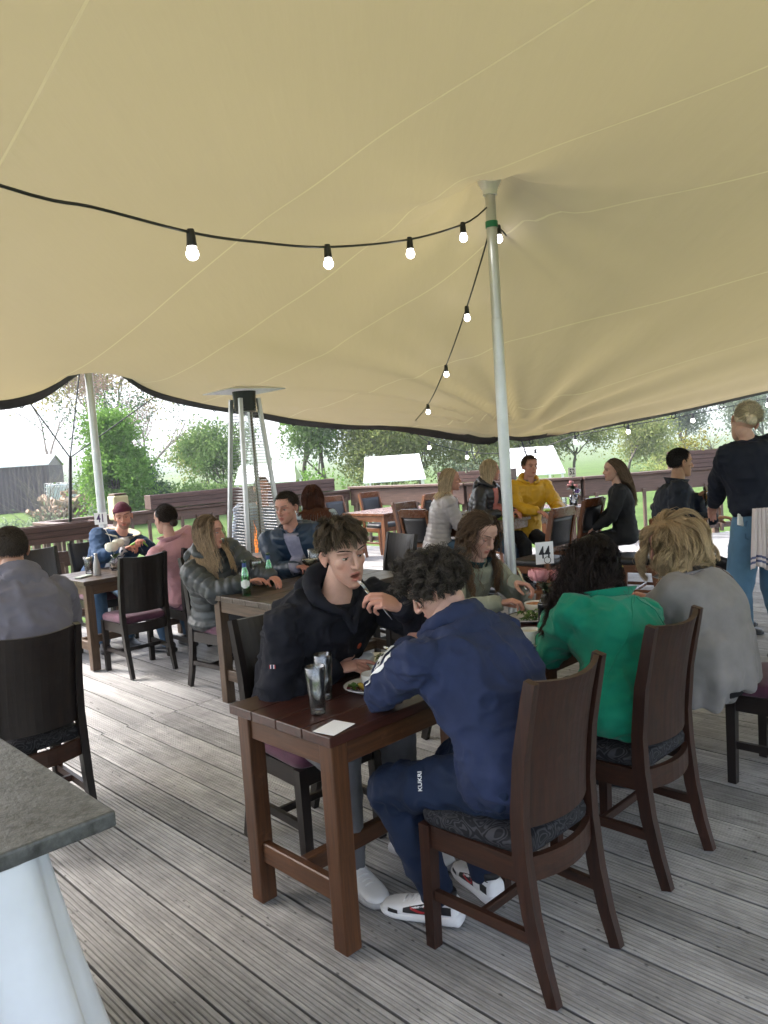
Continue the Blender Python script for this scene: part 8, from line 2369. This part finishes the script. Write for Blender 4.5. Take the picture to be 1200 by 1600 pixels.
lathe_obj('pebbles', [(0, 0.012), (0.045, 0.012), (0.046, 0.12), (0, 0.125)], simple('vase_pebbles', (0.30, 0.26, 0.22), rough=0.6, var=0.6, scale=120), v52)
for k in range(7):
    a = k * 0.9; c_ = (0.05 * math.cos(a), 0.05 * math.sin(a), 0.28 + 0.03 * math.sin(k * 2)); stem(v52, [(0, 0, 0.10), (0, 0, 0.20), c_])
    if k % 2: flower_head(v52, c_, 0.03, PINKROSE, 12)
    for e in range(2): leaf_blade(v52, (0, 0, 0.22), (0.09 * math.cos(a + e), 0.09 * math.sin(a + e), 0.24 + 0.05 * e), 0.024, M['plant_leaf'])
bm = bmesh.new()
for s_ in (-1, 1): tube(bm, [(0, -0.05, 0.19), (s_ * 0.035, -0.06, 0.215), (s_ * 0.05, -0.058, 0.19), (s_ * 0.02, -0.055, 0.175), (0, -0.05, 0.19)], 0.010, 6)
obj('purple_bow', bm, simple('purple_ribbon', (0.10, 0.02, 0.20), rough=0.4), v52, True)
stem(v52, [(0, 0, 0.2), (0, 0, 0.38)], 0.003, 'black', 'wire')
sign(v52, (0, 0, 0.435), 0.098, 0.105, '52', M['ink'], 0.09, -40, 0)
for k, (a, b_, lb) in enumerate(((6.98, 5.32, 'lime green napkin nearest the tent pole'), (7.86, 5.32, 'crumpled lime green napkin in front of the 52 vase'))):
    V, F = ell((0, 0, 0.010), (0.11, 0.06, 0.016)); V = V + normals(V, F) * (0.012 * vnoise(V * 40))[:, None]; V[:, 2] = np.maximum(V[:, 2], 0.001)
    o = link_mesh('napkin', np_mesh('napkin', V, F), simple('lime_napkin', (0.27, 0.42, 0.05), rough=0.8)); put(o, a, b_, FZ, 20); tag(o, lb, 'napkin', 'lime napkins')
vE = empty('flower_vase', 6.50, 5.82, FZ, 0, 'bottle vase with one hot pink rose beside the silver jacket', 'vase')
lathe_obj('bottle', [(0, 0), (0.036, 0), (0.038, 0.01), (0.036, 0.10), (0.018, 0.16), (0.014, 0.20), (0, 0.20)], simple('pale_bottle_glass', (0.55, 0.66, 0.60), rough=0.1, trans=0.7), vE)
lathe_obj('green_band', [(0.0175, 0.165), (0.024, 0.175), (0.023, 0.21), (0.0148, 0.215)], simple('green_band', (0.02, 0.20, 0.08), rough=0.4), vE)
stem(vE, [(0, 0, 0.1), (0, 0, 0.26)]); flower_head(vE, (0, 0, 0.28), 0.062, HOTPINK, 24); leaf_blade(vE, (0, 0, 0.22), (0.08, -0.02, 0.25), 0.025, M['plant_leaf'])
# small table with white flowers behind the young man in black
table(5.30, 6.95, 0.8, 0.7, 0.76, 'small orange table mostly hidden behind the black hoodie', top='orange_wood_x', leg='orange_wood', nb=4, name='orange_table', stretcher=False)
vW = empty('flower_vase', 5.70, 7.10, TZ, 0, 'vase of white and pale pink flowers behind the tousled fringe', 'vase')
lathe_obj('vase_glass', [(0, 0), (0.04, 0), (0.042, 0.13), (0.039, 0.13), (0.037, 0.01), (0, 0.01)], M['glass'], vW)
for k in range(7):
    a = k * 0.9; c_ = (0.09 * math.cos(a), 0.09 * math.sin(a), 0.22 + 0.03 * (k % 3)); stem(vW, [(0, 0, 0.05), (0, 0, 0.14), c_]); flower_head(vW, c_, 0.045, WHITEROSE if k % 3 else PINKROSE, 12); leaf_blade(vW, (0, 0, 0.15), (0.1 * math.cos(a + 0.5), 0.1 * math.sin(a + 0.5), 0.2), 0.03, M['plant_leaf'])

# ---- held and hanging things
_g = BJ['O'] + BJ['wr'][1] + BJ['hm'][1] @ A3(0.0, 0.075, -0.048)
tumbler(_g[0], _g[1], _g[2] - 0.085, 'pint of lager with a white head in the hand of the man in navy', 0.17, 0.030, 0.043, 0.80, 'lager', foam=0.022)
def towel():
    V, F = [], []; n, m = 40, 26
    for j in range(m):
        q = j / (m - 1)
        for i in range(n):
            p = i / (n - 1) - 0.5
            V.append((p * (0.15 + 0.06 * q), 0.018 * math.sin(p * 19 + 0.7 * q) * (0.3 + 0.7 * q) + 0.010 * math.sin(p * 37), -0.40 * q - 0.02 * math.sin(p * 6) * q))
    for j in range(m - 1):
        for i in range(n - 1): F.append((j * n + i, j * n + i + 1, (j + 1) * n + i + 1, (j + 1) * n + i))
    me = np_mesh('tea_towel', V, F)
    mt = np.array([1 if int(f[0] // n) in (20, 22) else 0 for f in F], np.int32)
    o = link_mesh('tea_towel', me, [simple('towel_cotton', (0.60, 0.53, 0.53), rough=0.95, var=0.06, bump=0.4, bscale=300), simple('towel_stripe', (0.10, 0.11, 0.22), rough=0.95)])
    me.polygons.foreach_set('material_index', mt)
    s = o.modifiers.new('thickness', 'SOLIDIFY'); s.thickness = 0.006
    put(o, 5.235, 1.885, 1.12, -40); tag(o, 'pale tea towel with blue stripes hanging from the waitress by her hip', 'towel')
towel()
def coat_on_chair():
    P = [ell((0, -0.27, 0.86), (0.235, 0.055, 0.15)), ell((0, -0.29, 0.66), (0.225, 0.06, 0.22)), ell((0.02, -0.30, 0.45), (0.19, 0.065, 0.18)), ell((0, -0.22, 0.97), (0.22, 0.075, 0.045))]
    P += chain([(-0.21, -0.27, 0.90), (-0.24, -0.28, 0.62), (-0.21, -0.27, 0.40)], [0.05, 0.055, 0.04])
    V, F = union(P, 0.014, 4); V = V + normals(V, F) * crease(V, None, 0.012, 9, 2)[:, None]
    o = link_mesh('hung_jacket', np_mesh('hung_jacket', V, F), simple('black_padded_cloth', (0.012, 0.012, 0.016), rough=0.6, var=0.2)); place(o, 6.85, 3.62, 12); tag(o, 'black jacket hung over an orange chair behind the green coat', 'jacket')
    V, F = union([ell((0, 0, 0.17), (0.15, 0.075, 0.16)), ell((0, 0, 0.07), (0.15, 0.085, 0.07))], 0.014, 3); V = V + normals(V, F) * crease(V, None, 0.008, 12, 5)[:, None]
    t = empty('handbag', 6.62, 3.30, 0.44, 10, 'grey handbag on the seat below the hung black jacket', 'handbag')
    link_mesh('bag_body', np_mesh('bag_body', V, F), simple('grey_leather', (0.045, 0.047, 0.055), rough=0.45, var=0.2), t)
    bm = bmesh.new(); tube(bm, [(0.1 * math.cos(a), 0, 0.30 + 0.14 * math.sin(a)) for a in np.linspace(0, math.pi, 12)], 0.008, 6); obj('bag_handle', bm, M['black'], t, True)
coat_on_chair()
